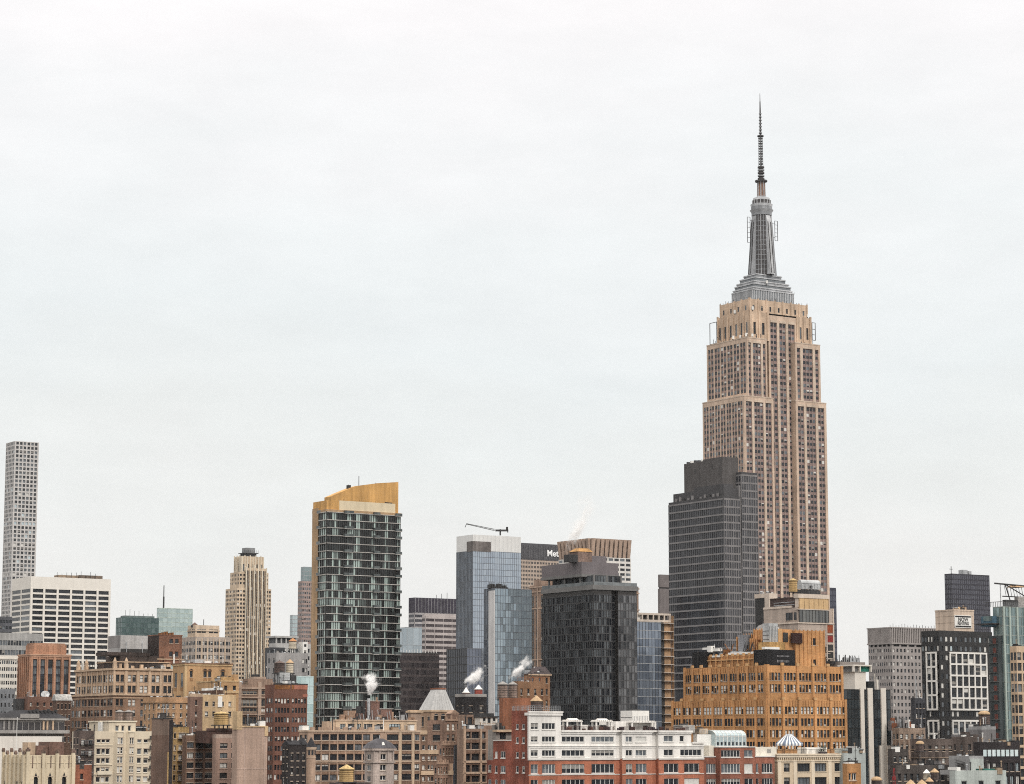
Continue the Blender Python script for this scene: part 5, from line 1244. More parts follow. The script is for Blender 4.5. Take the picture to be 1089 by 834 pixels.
def roof_units():
    t = OB; sg = masonry('pale_blue_metal', (.42, .48, .52), .1, .1, .5)
    def unit(label, x0, x1, y0, y1, z0, z1, mat, lou=True, cat='roof unit', name='rooftop_unit', barrel=False):
        c = t.pt((x0 + x1) / 2, (y0 + y1) / 2); r = empty(name, (c.x, c.y, z0), GRID); tag(r, label, cat, 'plant on the amber loft roof')
        w, dd, h = (x1 - x0) / 2, (y1 - y0) / 2, z1 - z0
        A = Acc()
        if barrel:
            A.box(-w, w, -dd, dd, 0, h * .5, mat); n = 8; pts = [(-dd * math.cos(math.pi * k / n), h * .5 + h * .5 * math.sin(math.pi * k / n)) for k in range(n + 1)]; A.extrude(pts, -w, w, mat)
        else: A.box(-w, w, -dd, dd, .3, h, mat)
        A.build('casing', r); B = Acc()
        for k in range(5): B.box(-w - .03, -w, -dd * .9, dd * .9, .5 + k * h * .16, .55 + k * h * .16 + .1, DSTEEL)
        for k in range(6): B.box(-w * .9 + k * w * .34, -w * .9 + k * w * .34 + .1, -dd - .04, -dd, .5, h * (.45 if barrel else .9), DSTEEL)
        B.build('louvre', r); L = Acc()
        for ex in (-1, 1):
            for ey in (-1, 1): L.box(ex * w * .9 - .12, ex * w * .9 + .12, ey * dd * .9 - .12, ey * dd * .9 + .12, -.9, .3, DSTEEL)
        L.build('leg', r)
    z1 = t.z(684); off = 8
    Y = lambda p: t.sL(p, off, 672)
    unit('pale blue barrel roofed plant casing among the brick roof houses of the amber building', 10, 15, Y(812), Y(797), z1, t.z(661.5), sg, barrel=True)
    unit('tall pale steel cooling box between brick roof houses of the amber building', 6, 9.5, t.sL(818, 6, 672), t.sL(811, 6, 672), t.z(690), t.z(661.5), sg)
roof_units()

def red_white_building():
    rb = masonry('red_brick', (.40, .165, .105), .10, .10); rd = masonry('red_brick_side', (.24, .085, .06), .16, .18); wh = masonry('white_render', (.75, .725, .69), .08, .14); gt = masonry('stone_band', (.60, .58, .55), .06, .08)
    t = Bld('apartment_building', 'red brick apartment building with two white top storeys, long grouped windows and white roof pergolas', 544, 562.5, 748, 585, 778); t.tiers = True
    a, b = t.a, t.b; zb = t.z(807.5); zt2 = t.z(757.5)
    xt = t.sR(596.5); r1, r2, r3, r4 = t.sR(655), t.sR(661.5), t.sR(693), t.sR(700); xe = t.sR(735)
    mw = {0: .5, 3: .25, 4: .12, 1: .08, 2: .05}
    rows_w = [(783.3, 789.3), (798, 804.5)]; rows_r = [(813, 823), (829.5, 840)]
    cw0 = [(564.5, 572, 2), (576.5, 590.5, 4)]; cw1 = [(597.5, 621.5, 5), (629, 653, 5)]; cw2 = [(665.5, 672.5, 2), (676, 687.5, 3)]; cw3 = [(706, 716, 2), (723.5, 746, 5)]
    kw = dict(style='n2', frame=FW, depth=.22, mix=mw, ref=800)
    def row(x0, x1, y0, cols, zmax, up=rows_w):
        t.wall('upper_wall', 'R', x0, x1, y0, b, zb, zmax, wh, sp(1, cols=cols, rows=up, sill=gt, **kw)); t.wall('wall', 'R', x0, x1, y0, b, 0, zb, rb, sp(1, cols=cols, rows=rows_r, sill=gt, **kw))
    row(0, xt, 0, cw0, t.H, rows_w); row(xt, r1, 0, cw1, t.H); row(r2, r3, 0, cw2, t.H); row(r1, r2, 1.1, [(656.2, 660.5, 2)], t.H); row(r3, r4, 1.1, [(694.2, 699, 2)], t.H)
    zs = t.z(790.5); t.wall('upper_wall', 'R', r4, xe, 0, b, zs, t.H, wh, sp(1, cols=[(706, 716, 2), (723, 727.5, 1)], rows=[(782.3, 789)], sill=gt, **kw)); t.wall('upper_wall', 'R', r4, a, 0, b, zb, zs, wh, sp(1, cols=[(706, 716, 2), (723.5, 746, 5)], rows=[(797.5, 804.5)], sill=gt, **kw)); t.wall('wall', 'R', r4, a, 0, b, 0, zb, rb, sp(1, cols=[(706, 721.5, 3), (727.5, 743.5, 3)], rows=rows_r, sill=gt, **kw))
    A = t.A('wall')
    for (x, m0, za, zb_, part) in ((r1, rb, 0, zb, 'wall'), (r3, rb, 0, zb, 'wall'), (r2, rb, 0, zb, 'wall'), (r4, rb, 0, zb, 'wall'), (r1, wh, zb, t.H, 'upper_wall'), (r3, wh, zb, t.H, 'upper_wall'), (r2, wh, zb, t.H, 'upper_wall'), (r4, wh, zb, t.H, 'upper_wall')):
        t.A(part).quad((x, 0, za), (x, 1.1, za), (x, 1.1, zb_), (x, 0, zb_), m0)
    # side wall, roofs, corner tower
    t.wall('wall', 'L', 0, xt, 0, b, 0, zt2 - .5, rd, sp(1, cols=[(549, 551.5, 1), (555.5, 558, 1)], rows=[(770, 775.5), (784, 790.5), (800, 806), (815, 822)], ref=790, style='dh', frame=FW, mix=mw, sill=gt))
    t.wall('corner_tower', 'R', 0, xt, 0, b, t.H, zt2, wh, sp(1, cols=[(564.5, 572.5, 2), (576.5, 590.5, 4)], rows=[(769, 775.8)], sill=gt, **kw))
    t.A('corner_tower').quad((xt, 0, t.H), (xt, b, t.H), (xt, b, zt2), (xt, 0, zt2), wh); t.A('roof').quad((0, 0, zt2), (xt, 0, zt2), (xt, b, zt2), (0, b, zt2), ROOFG)
    t.A('cornice').box(-.25, xt + .3, -.35, b * .2, zt2 - .75, zt2 - .1, wh); t.A('cornice').box(-.3, xt + .4, -.5, .1, zt2 - .1, zt2 + .25, wh)
    t.A('parapet').box(-.03, .3, .11, b, zt2 - .5, zt2 + .35, rd)
    t.A('corner_quoin').box(-.1, .35, -.1, .45, zb + .2, zt2 - .8, wh)
    t.A('roof').quad((xt, 0, t.H), (xe, 0, t.H), (xe, b, t.H), (xt, b, t.H), ROOFG); t.A('roof').quad((xe, 0, zs), (a, 0, zs), (a, b, zs), (xe, b, zs), ROOFG)
    t.A('upper_wall').quad((xe, 0, zs), (xe, b, zs), (xe, b, t.H), (xe, 0, t.H), wh); t.A('upper_wall').quad((a, 0, zb), (a, b, zb), (a, b, zs), (a, 0, zs), wh); A.quad((a, 0, 0), (a, b, 0), (a, b, zb), (a, 0, zb), rb); A.quad((a, b, 0), (0, b, 0), (0, b, t.H), (a, b, t.H), rb)
    C = t.A('cornice')
    def trim(z0, z1, p, m):
        for (x0, x1, y) in ((0, r1, 0), (r1 + .01, r2 - .01, 1.1), (r2, r3, 0), (r3 + .01, r4 - .01, 1.1), (r4, a, 0)): C.box(x0 - (p if x0 == 0 else 0), x1, y - p, y + .1, z0, z1, m)
    trim(zb - .25, zb + .18, .28, gt); trim(t.z(795.5), t.z(794), .16, wh); trim(t.z(793.8), t.z(793), .3, wh); trim(t.z(824.8), t.z(824), .12, gt)
    for (x0, x1, y) in ((xt, r1, 0), (r1 + .01, r2 - .01, 1.1), (r2, r3, 0), (r3 + .01, r4 - .01, 1.1), (r4, xe, 0)): C.box(x0, x1 + .2, y - .45, y + .3, t.H - .15, t.H + .35, wh); C.box(x0, x1, y - .22, y + .1, t.H - .55, t.H - .15, wh)
    C.box(r4, a + .3, -.4, .3, zs - .1, zs + .3, wh) if False else C.box(xe + .2, a + .3, -.4, .3, zs - .1, zs + .3, wh)
    # lower steps of the side wing running back
    y1, y2 = t.sL(524.5, 0, 788), t.sL(518, 0, 809)
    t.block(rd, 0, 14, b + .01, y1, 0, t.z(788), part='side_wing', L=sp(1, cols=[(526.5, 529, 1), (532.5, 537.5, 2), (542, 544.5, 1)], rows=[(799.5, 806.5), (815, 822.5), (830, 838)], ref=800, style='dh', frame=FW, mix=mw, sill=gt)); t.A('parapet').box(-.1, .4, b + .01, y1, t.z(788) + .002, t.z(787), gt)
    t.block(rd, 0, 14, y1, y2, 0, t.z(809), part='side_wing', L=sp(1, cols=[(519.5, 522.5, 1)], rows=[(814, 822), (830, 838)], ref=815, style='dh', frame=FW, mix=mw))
    # roof terrace: penthouse walls behind, pergolas, rails
    P = t.A('penthouse'); zf = t.H
    P.box(r2 + 1.0, t.sR(698, 4), 4, 11, zf, t.z(766.5), wh, ROOFG); P.box(xt + 1.5, t.sR(652, 4.5), 4.5, 11, zf, t.z(770.5), wh, ROOFG)
    for px in (600, 612, 627, 640, 668, 684): P.box(t.sR(px, 3.9), t.sR(px + 5, 3.9), 3.95, 4.6, zf, t.z(771), GD)
    for (p0, p1) in ((603, 619), (634, 651), (672, 697)):
        x0, x1 = t.sR(p0, 2.0), t.sR(p1, 2.0); Q = Acc(); zt = t.z(767.5 if p0 < 660 else 768)
        for (x, y) in ((x0, 2), (x1 - .3, 2), (x0, 3.6), (x1 - .3, 3.6)): Q.box(x, x + .35, y, y + .35, zf, zt, wh)
        Q.box(x0 - .2, x1 + .2, 1.9, 4.1, zt + .01, zt + .3, wh)
        n = 8
        if p0 < 660:
            Q.extrude([(1.9, zt + .31), (3.0, zt + .85), (4.1, zt + .31)], (x0 + x1) / 2 - 1.4, (x0 + x1) / 2 + 1.4, wh)
        for k in range(n): x = x0 + (x1 - x0) * (k + .5) / n; Q.box(x - .06, x + .06, 1.6, 4.4, zt + .302, zt + .5, wh)
        Q.build('pergola', t.root)
    rl = t.A('railing'); dr = masonry('rail_brown', (.10, .06, .055))
    for (x0, x1) in ((xt + .2, r1), (r2, r3), (r4, xe)):
        n = int((x1 - x0) / .35)
        for k in range(n): x = x0 + (x1 - x0) * k / n; rl.box(x, x + .06, .5, .56, zf + .35, zf + 1.15, dr)
        rl.box(x0, x1, .48, .58, zf + 1.15, zf + 1.22, dr)
    for k in range(24):
        x = random.uniform(xt + 1, xe - 1); w = random.uniform(.4, 1.3); rl.box(x, x + w, 1.0, 1.5, zf + .003, zf + random.uniform(.6, 1.25), random.choice((masonry('planter_brown', (.12, .07, .06)), masonry('planter_dark', (.06, .05, .06)), dr)))
    # steel rail on the corner tower
    for k in range(16):
        x = xt * k / 15; rl.rod((x, .3, zt2 + .25), (x, .3, zt2 + 1.5), .05, STEEL, 4)
    for z in (.6, 1.05, 1.5): rl.rod((0, .3, zt2 + z), (xt, .3, zt2 + z), .05, STEEL, 4); rl.rod((.2, .3, zt2 + z), (.2, b, zt2 + z), .05, STEEL, 4)
    for k in range(14): rl.rod((.2, .3 + (b - .3) * k / 13, zt2 + .3), (.2, .3 + (b - .3) * k / 13, zt2 + 1.5), .05, STEEL, 4)
    t.finish(); return t
RW = red_white_building()

def roof_box_unit(t, name, label, cat, x0, x1, y0, y1, z0, z1, mat, group=None, tilt=None):
    c = t.pt((x0 + x1) / 2, (y0 + y1) / 2); r = empty(name, (c.x, c.y, z0), GRID); tag(r, label, cat, group)
    w, d, h = (x1 - x0) / 2, (y1 - y0) / 2, z1 - z0
    A = Acc(); A.box(-w, w, -d, d, .25, h, mat); A.build('casing', r); B = Acc()
    n = max(3, int(2 * w / .5))
    for k in range(n): x = -w + .15 + (2 * w - .3) * k / n; B.box(x, x + .1, -d - .05, -d, .4, h * .75, STEEL)
    for k in range(4): B.box(-w - .04, -w, -d + .2, d - .2, .4 + k * h * .2, .5 + k * h * .2, DSTEEL)
    B.build('louvre', r); L = Acc()
    for ex in (-.9, .9):
        for ey in (-.9, .9): L.box(ex * w - .1, ex * w + .1, ey * d - .1, ey * d + .1, 0, .25, DSTEEL)
    L.build('leg', r)
    f = Acc(); f.cyl(0, 0, h, h + .35, min(w, d) * .6, min(w, d) * .55, DSTEEL, 14); f.build('fan', r); return r
roof_box_unit(RW, 'rooftop_unit', 'tall white louvred casing above the white roof terrace beside the steel blue glass building', 'roof unit', RW.sR(672.5, 12), RW.sR(690.5, 12), 12, 17, RW.H, RW.z(754), WPAINT)
roof_box_unit(RW, 'rooftop_unit', 'grey air handling box on the right end of the white roof, larger of two', 'roof unit', RW.sR(726.5, 5), RW.sR(739, 5), 5, 9, RW.H - .4, RW.z(770), masonry('unit_grey', (.38, .37, .35), .1, .1))
roof_box_unit(RW, 'rooftop_unit', 'small beige roof cabinet beside the arched greenhouse', 'roof unit', RW.sR(744, 6), RW.sR(753, 6), 6, 9, RW.z(781), RW.z(774), masonry('unit_beige', (.45, .41, .34), .1, .1))

def red_brown_row():
    rb = masonry('russet_brick', (.28, .125, .09), .12, .12); gt = masonry('stone_band', (.60, .58, .55), .06, .08); cw = masonry('cream_wall', (.66, .62, .54), .05, .08)
    t = Bld('apartment_building', 'russet brick row with projecting bay and cream roof walls beside the red and white building', 744, 748.5, 826, 614, 805.5); t.tiers = True
    a, b = t.a, 12
    x1, x2 = t.sR(765.5), t.sR(803); mw = {0: .3, 3: .3, 4: .2, 1: .15, 2: .1}; kw = dict(style='n2', frame=FW, depth=.22, mix=mw, ref=812); R3 = [(812.5, 822.5), (828.5, 838)]
    t.block(rb, 0, x1, 1.6, b, R=sp(1, cols=[(751, 761, 4)], rows=R3, sill=gt, **kw)); t.block(rb, x2, a, 0.9, b, R=sp(1, cols=[(803.8, 806.5, 1), (810, 821.5, 4)], rows=R3, sill=gt, **kw))
    t.block(rb, x1, x2, 0, b, z1=t.z(795), R=sp(1, cols=[(767, 787, 6), (791.5, 800.5, 2)], rows=[(798, 805.5)] + R3, sill=gt, **kw)); t.band(t.z(795), t.z(794), .2, gt, x1, x2, 0, b)
    t.band(t.H, t.H + .3, .15, gt, 0, x1 - .2, 1.6, b); t.band(t.H, t.H + .3, .15, gt, x2 + .2, a, .9, b)
    t.block(cw, t.sR(754, 2.2), x1 - .1, 2.2, b, t.H + .31, t.z(793), part='penthouse', R=sp(1, cols=[(757, 763.5, 2)], rows=[(797, 804)], **kw)); 
    t.P('roof_wall').box(t.sR(804, 2.5), t.sR(826, 2.5), 2.5, 3.0, t.H + .3, t.z(794.5), cw); t.P('roof_panel').box(t.sR(816, 2.45), t.sR(820, 2.45), 2.4, 2.49, t.z(801), t.z(797), masonry('unit_grey', (.38, .37, .35), .1, .1))
    t.P('roof_wall').box(t.sR(741.5, 5), t.sR(761.5, 5), 5, 6.5, t.H + .3, t.z(781), WPAINT, ROOFG)
    t.finish()
    # arched greenhouse
    gg = glass('greenhouse_glass', (.34, .42, .44), (.52, .6, .62), 1.2, 1.4, metallic=.4, rough=.1)
    x0, xe = t.sR(761.5, 3.2), t.sR(793.5, 3.2); z0, zt = t.z(793.6), t.z(776.5)
    c = t.pt(x0, 3.2); r = empty('greenhouse', (c.x, c.y, z0), GRID); tag(r, 'pale arched glass greenhouse on the roof of the russet brick row', 'greenhouse')
    L = xe - x0; h = zt - z0; A = Acc(); n = 8; D = 5.5
    prof = [(0, 0), (0, h * .62)] + [(D * .5 * (1 - math.cos(math.pi * k / (2 * n))), h * .62 + h * .38 * math.sin(math.pi * k / (2 * n))) for k in range(1, n + 1)] + [(D, h), (D, 0)]
    A.extrude(prof, 0, L, gg); A.build('glass_vault', r); B = Acc()
    for k in range(9):
        x = L * k / 8
        for p, q in zip(prof[:-2], prof[1:-1]): B.rod((x, p[0] - .05, p[1]), (x, q[0] - .05, q[1] + .03), .07, WPAINT, 4)
    for (y, z) in (prof[1], prof[4]): B.rod((0, y - .05, z), (L, y - .05, z), .07, WPAINT, 4)
    B.build('frame', r); C = Acc()
    for k in range(8): C.box(L * k / 8 + .35, L * (k + 1) / 8 - .35, -.12, -.03, h * .06, h * .25, GD)
    C.box(-.1, L + .4, -.15, D, -.5, 0, WPAINT); C.build('base_wall', r)
    return t
RR = red_brown_row()

def limestone_front():
    cm = masonry('cream_limestone', (.60, .49, .36), .06, .10); lt = masonry('cream_limestone_light', (.68, .58, .45), .05, .08)
    t = Bld('apartment_building', 'cream limestone building with bracketed cornice and a striped canopy on its roof', 822, 826.5, 902, 630, 803.5); t.tiers = True
    a, b = t.a, max(t.b, 10); t.b = b
    t.block(cm, R=sp(1, cols=[(833.5, 840, 2), (848, 861.5, 4), (866, 879, 4), (887.5, 895, 2)], rows=[(812, 821), (827, 838)], ref=815, style='n2', frame=FD, depth=.4, mix={0: .55, 3: .2, 4: .25}, sill=lt))
    t.band(t.H - .5, t.H + .1, .5, lt); t.band(t.H + .1, t.H + .4, .7, lt); t.band(t.z(810), t.z(809), .25, lt)
    for k in range(34): c = a * (k + .5) / 34; t.A('cornice').box(c - .13, c + .13, -.42, 0, t.H - 1.0, t.H - .52, lt)
    for px in (828.5, 845, 864, 882, 900): t.pier('R', *(lambda c: (c - .55, c + .55))(min(a - .6, max(.6, t.sR(px)))), 0, t.H - 1.1, .18, lt)
    t.P('roof_wall').box(t.sR(856, 3), t.sR(879.5, 3), 3, 6, t.H + .4, t.z(795), WPAINT, ROOFG); t.P('roof_wall').box(t.sR(854.5, 2.8), t.sR(858, 2.8), 2.8, 3.0, t.H + .4, t.z(795.5), masonry('unit_grey', (.38, .37, .35)))
    rl = t.A('railing')
    for k in range(60): x = .4 + (a - .8) * k / 59; rl.box(x, x + .05, .25, .3, t.H + .4, t.H + 1.5, FD)
    rl.box(.4, a - .4, .22, .32, t.H + 1.5, t.H + 1.58, FD)
    t.finish()
    x0, x1 = t.sR(829, 3), t.sR(854, 3); c = t.pt((x0 + x1) / 2, 3.8); r = empty('roof_canopy', (c.x, c.y, t.H + .35), GRID); tag(r, 'blue and white striped pyramid canopy on thin posts above the cream limestone cornice', 'canopy')
    w = (x1 - x0) / 2 * .80; hz = t.z(791) - t.H - .35; ht = t.z(780.5) - t.H - .35; bl = masonry('canopy_blue', (.19, .26, .37), .06); A = Acc(); d = 1.7; n = 11
    tw = w * .22
    for face in range(2):
        for k in range(n):
            m = bl if k % 2 == 0 else WPAINT; f0, f1 = -1 + 2 * k / n, -1 + 2 * (k + 1) / n; s = -1 if face == 0 else 1
            A.quad((f0 * w, s * d, hz), (f1 * w, s * d, hz), (f1 * tw, s * .3, ht), (f0 * tw, s * .3, ht), m); A.quad((f0 * w, s * d, hz - .5), (f1 * w, s * d, hz - .5), (f1 * w, s * d, hz), (f0 * w, s * d, hz), m)
    for s in (-1, 1):
        for k in range(5):
            m = bl if k % 2 == 0 else WPAINT; f0, f1 = -1 + 2 * k / 5, -1 + 2 * (k + 1) / 5
            A.quad((s * w, f0 * d, hz), (s * w, f1 * d, hz), (s * tw, f1 * .3, ht), (s * tw, f0 * .3, ht), m); A.quad((s * w, f0 * d, hz - .5), (s * w, f1 * d, hz - .5), (s * w, f1 * d, hz), (s * w, f0 * d, hz), m)
    A.quad((-tw, -.3, ht), (tw, -.3, ht), (tw, .3, ht), (-tw, .3, ht), bl); A.build('awning', r)
    for (x, y) in ((-w * .9, -d * .9), (w * .9, -d * .9), (w * .9, d * .9), (-w * .9, d * .9)):
        P = Acc(); P.rod((x, y, 0), (x, y, hz), .06, DSTEEL); P.build('post', r)
    # roof planter
    x = t.sR(875, 1.6); c = t.pt(x, 1.6); p = empty('potted_shrub', (c.x, c.y, t.H + .4), GRID); tag(p, 'dark evergreen shrub in a planter on the cream limestone roof', 'plant')
    B = Acc(); B.box(-1.2, 1.2, -.4, .4, 0, .5, masonry('planter_dark', (.06, .05, .06))); B.build('planter', p); G = Acc(); gm = masonry('evergreen', (.025, .04, .025), .4, 0); random.seed(4)
    for k in range(260):
        th = random.random() * 6.28; rr = random.random() ** .5; z = .5 + random.random() * 1.5; q = Vector((rr * math.cos(th) * 1.1, rr * math.sin(th) * .45, z)); e = .16
        u = Vector((random.uniform(-1, 1), random.uniform(-1, 1), random.uniform(-1, 1))).normalized() * e; v = u.orthogonal().normalized() * e * .6
        G.quad(tuple(q - u), tuple(q + v), tuple(q + u), tuple(q - v), gm)
    G.build('foliage', p)
limestone_front()

def pale_blue_block():
    m = masonry('pale_blue_render', (.40, .48, .50), .05, .08); om = masonry('orange_infill_brick', (.42, .24, .11), .1, .1)
    t = Bld('loft_building', 'blank pale blue grey wall between the amber building and the black finned slab', 892, 897, 920.5, 640, 801)
    t.block(m, z1=t.z(801)); t.block(m, t.sR(901), t.sR(914), 0.002, 5, t.H, t.z(796), part='bulkhead'); t.block(WPAINT, t.sR(911), t.sR(914.5), 1, 4, t.z(796), t.z(794), part='bulkhead'); t.finish()
    t = Bld('loft_building', 'small orange brick building with dark windows at the foot of the pale blue wall', 896, 901, 915.5, 560, 816.5)
    t.block(om, R=sp(1, cols=[(902.5, 905, 1), (906, 910.5, 2)], rows=[(822.5, 830)], ref=820, style='n2', frame=FW, mix={0: 1}), parapet=True)
    A = t.A('roof_plant')
    for k in range(6): A.cyl(1 + k * .7, 2, t.H, t.H + 1.2 + .3 * (k % 2), .25, .2, DSTEEL, 8)
    A.box(.3, 4.4, .4, 1.2, t.H, t.H + .9, WPAINT); t.finish()
pale_blue_block()

def bottom_right():
    bk = masonry('black_brick', (.035, .03, .032), .15, .1); gy = masonry('grey_box_render', (.20, .195, .20), .08, .1); lg = masonry('light_grey_render', (.33, .335, .34), .08, .1); mint = masonry('mint_render', (.46, .51, .49), .06, .1); br = masonry('dark_umber_brick', (.115, .092, .082), .15, .15)
    t = Bld('loft_building', 'black brick building with a row of pale top windows at the lower right', 1035, 1042, 1084.5, 640, 793)
    t.block(bk, R=sp(7, 1, fill=.62, pitch=3.35, h=2.2, top=4.4, yb=838, style='n2', frame=FD, mix={0: .5, 3: .2, 1: .2, 5: .2}), L=sp(2, fill=.6, pitch=3.35, h=2.2, top=4.4, yb=838), parapet=True)
    t.A('pale_glazing').box(.8, t.a - .6, -.1, .05, t.z(804.5), t.z(797.5), glass('frosted_pane', (.45, .55, .56), (.68, .74, .74), 1.2, 9, rough=.4))
    for k in range(9): x = .8 + (t.a - 1.4) * k / 8; t.A('pale_glazing').box(x - .14, x + .14, -.2, -.1, t.z(804.5), t.z(797.5), bk)
    t.finish()
    t = Bld('loft_building', 'dark grey roof block carrying a brown water tank before the white window grid', 1030, 1044, 1059, 700, 776)
    t.block(gy, parapet=True, pmat=lg); t.A('roof_plant').box(t.sR(1046, 1), t.sR(1055, 1), -.3, 1, t.z(792), t.z(789), WPAINT); t.finish()
    t = Bld('loft_building', 'umber brick block in front of the white window grid', 1012, 1026, 1046, 680, 787)
    t.block(br, R=sp(2, fill=.3, pitch=3.6, h=1.6, yb=830), L=sp(2, fill=.25, pitch=3.6, h=1.6, yb=830), parapet=True); t.block(gy, 0, 3, t.b * .6, t.b, t.H, t.H + 1.5, part='bulkhead'); t.A('chimney').box(1.2, 3.0, 1, 3, t.H, t.H + 2.2, br); t.A('chimney').box(5, 7, 2, 4, t.H, t.H + 1.5, br); t.finish()
    t = Bld('loft_building', 'light grey and mint rendered roof blocks at the bottom right corner', 1009, 1030.5, 1046, 600, 808)
    t.block(lg, parapet=True); t.A('mint_wall').box(t.sR(1031), t.sR(1045), -.3, .05, 40, t.z(807), mint)
    t.A('roof_plant').box(1, 4, t.b * .3, t.b * .7, t.H, t.H + .9, WPAINT); t.A('stair').box(-.1, .05, 1.5, 4, t.z(834), t.z(812), masonry('shade_grey', (.15, .15, .15)))
    for k in range(8): t.A('stair').rod((-.3, 1.2, t.z(830) + k * .6), (-.3, 4.6, t.z(830) + k * .6 + .7), .07, DSTEEL, 4)
    t.finish()
    t = Bld('loft_building', 'mint rendered low roof with dark bulkheads at the bottom edge near the right corner', 1010, 1016, 1070, 560, 824)
    t.block(mint, R=sp(3, fill=.3, pitch=3.6, h=1.8, top=1.5, yb=860), parapet=True); t.block(lg, 0, 3.4, .2, 5, t.H, t.z(819), part='bulkhead'); t.block(WPAINT, t.sR(1018), t.sR(1022), .1, 3, t.H, t.z(816), part='bulkhead'); t.A('bulkhead').box(t.sR(1046, .5), t.sR(1058, .5), .5, 3, t.H, t.z(818), masonry('bottle_green_panel', (.03, .14, .12))); t.finish()
    # cluttered brown blocks between the fins and the grid tower
    t = Bld('loft_building', 'dark umber brick loft with ledges below the taupe tower, amid roof clutter', 968, 978, 1014, 760, 789)
    t.block(br, R=sp(5, 1, fill=.45, pitch=3.7, h=1.7, top=1.2, yb=840, mix={0: .6, 4: .2, 1: .2}), L=sp(2, fill=.4, pitch=3.7, h=1.7, yb=840), parapet=True)
    for py in (797, 806, 815): t.band(t.z(py + .5), t.z(py - .4), .18, masonry('ledge_buff', (.24, .20, .16)))
    t.finish()
    t = Bld('loft_building', 'pale cluttered low roof with white and rust coloured plant under the taupe tower', 949, 956, 984, 860, 777)
    t.block(masonry('taupe_brick', (.30, .25, .21), .15, .12), R=sp(5, 1, fill=.5, pitch=3.6, h=1.8, yb=830, mix=BLINDS), L=sp(2, fill=.5, pitch=3.6, h=1.8, yb=830), parapet=True); A = t.A('roof_plant'); random.seed(14)
    for k in range(22):
        x = random.uniform(.5, t.a - 2); h = random.uniform(.8, 4.5); w = random.uniform(.6, 2.0); y = random.uniform(1, 6); A.box(x, x + w, y, y + w, t.H, t.H + h, random.choice((WPAINT, WPAINT, gy, masonry('rust_plant', (.28, .12, .07)), STEEL, br)))
    for k in range(14): x = random.uniform(.5, t.a); A.rod((x, 2, t.H), (x + random.uniform(-.5, .5), 2, t.H + random.uniform(2, 6)), .12, random.choice((STEEL, DSTEEL)), 5)
    t.finish()
    t = Bld('loft_building', 'near black low building with rows of tiny windows at the bottom behind tan tank caps', 946, 953, 1012, 600, 818)
    t.block(masonry('soot_brick', (.085, .075, .07), .2, .12), R=sp(9, 1, fill=.45, pitch=3.5, h=1.6, yb=860, mix=BLINDS), L=sp(2, fill=.4, pitch=3.5, h=1.6, yb=860), parapet=True); A = t.A('roof_plant'); random.seed(15)
    for k in range(12): x = random.uniform(.5, t.a - 2); w = random.uniform(.6, 1.6); A.box(x, x + w, 1.5, 3.5, t.H, t.H + random.uniform(.6, 2.2), random.choice((gy, br, DSTEEL)))
    t.finish()
    t = Bld('loft_building', 'narrow soot dark block directly right of the black finned slab', 944, 949, 966, 700, 800)
    t.block(masonry('soot_brick', (.085, .075, .07), .2, .12), R=sp(3, 1, fill=.5, pitch=3.5, h=1.6, yb=850, mix=BLINDS), parapet=True); t.finish()
    t = Bld('loft_building', 'dark slate block hugging the lower left edge of the black and white grid tower', 968.5, 973, 984, 900, 745)
    t.block(masonry('slate_dark_render', (.065, .068, .08), .1, .1), R=sp(3, 1, fill=.5, pitch=3.5, h=1.6, yb=800, mix={0: .7, 1: .2, 3: .2}), parapet=True); t.A('mast').rod((1.5, 1, t.H), (1.5, 1, t.H + 9), .2, STEEL); t.finish()
bottom_right()

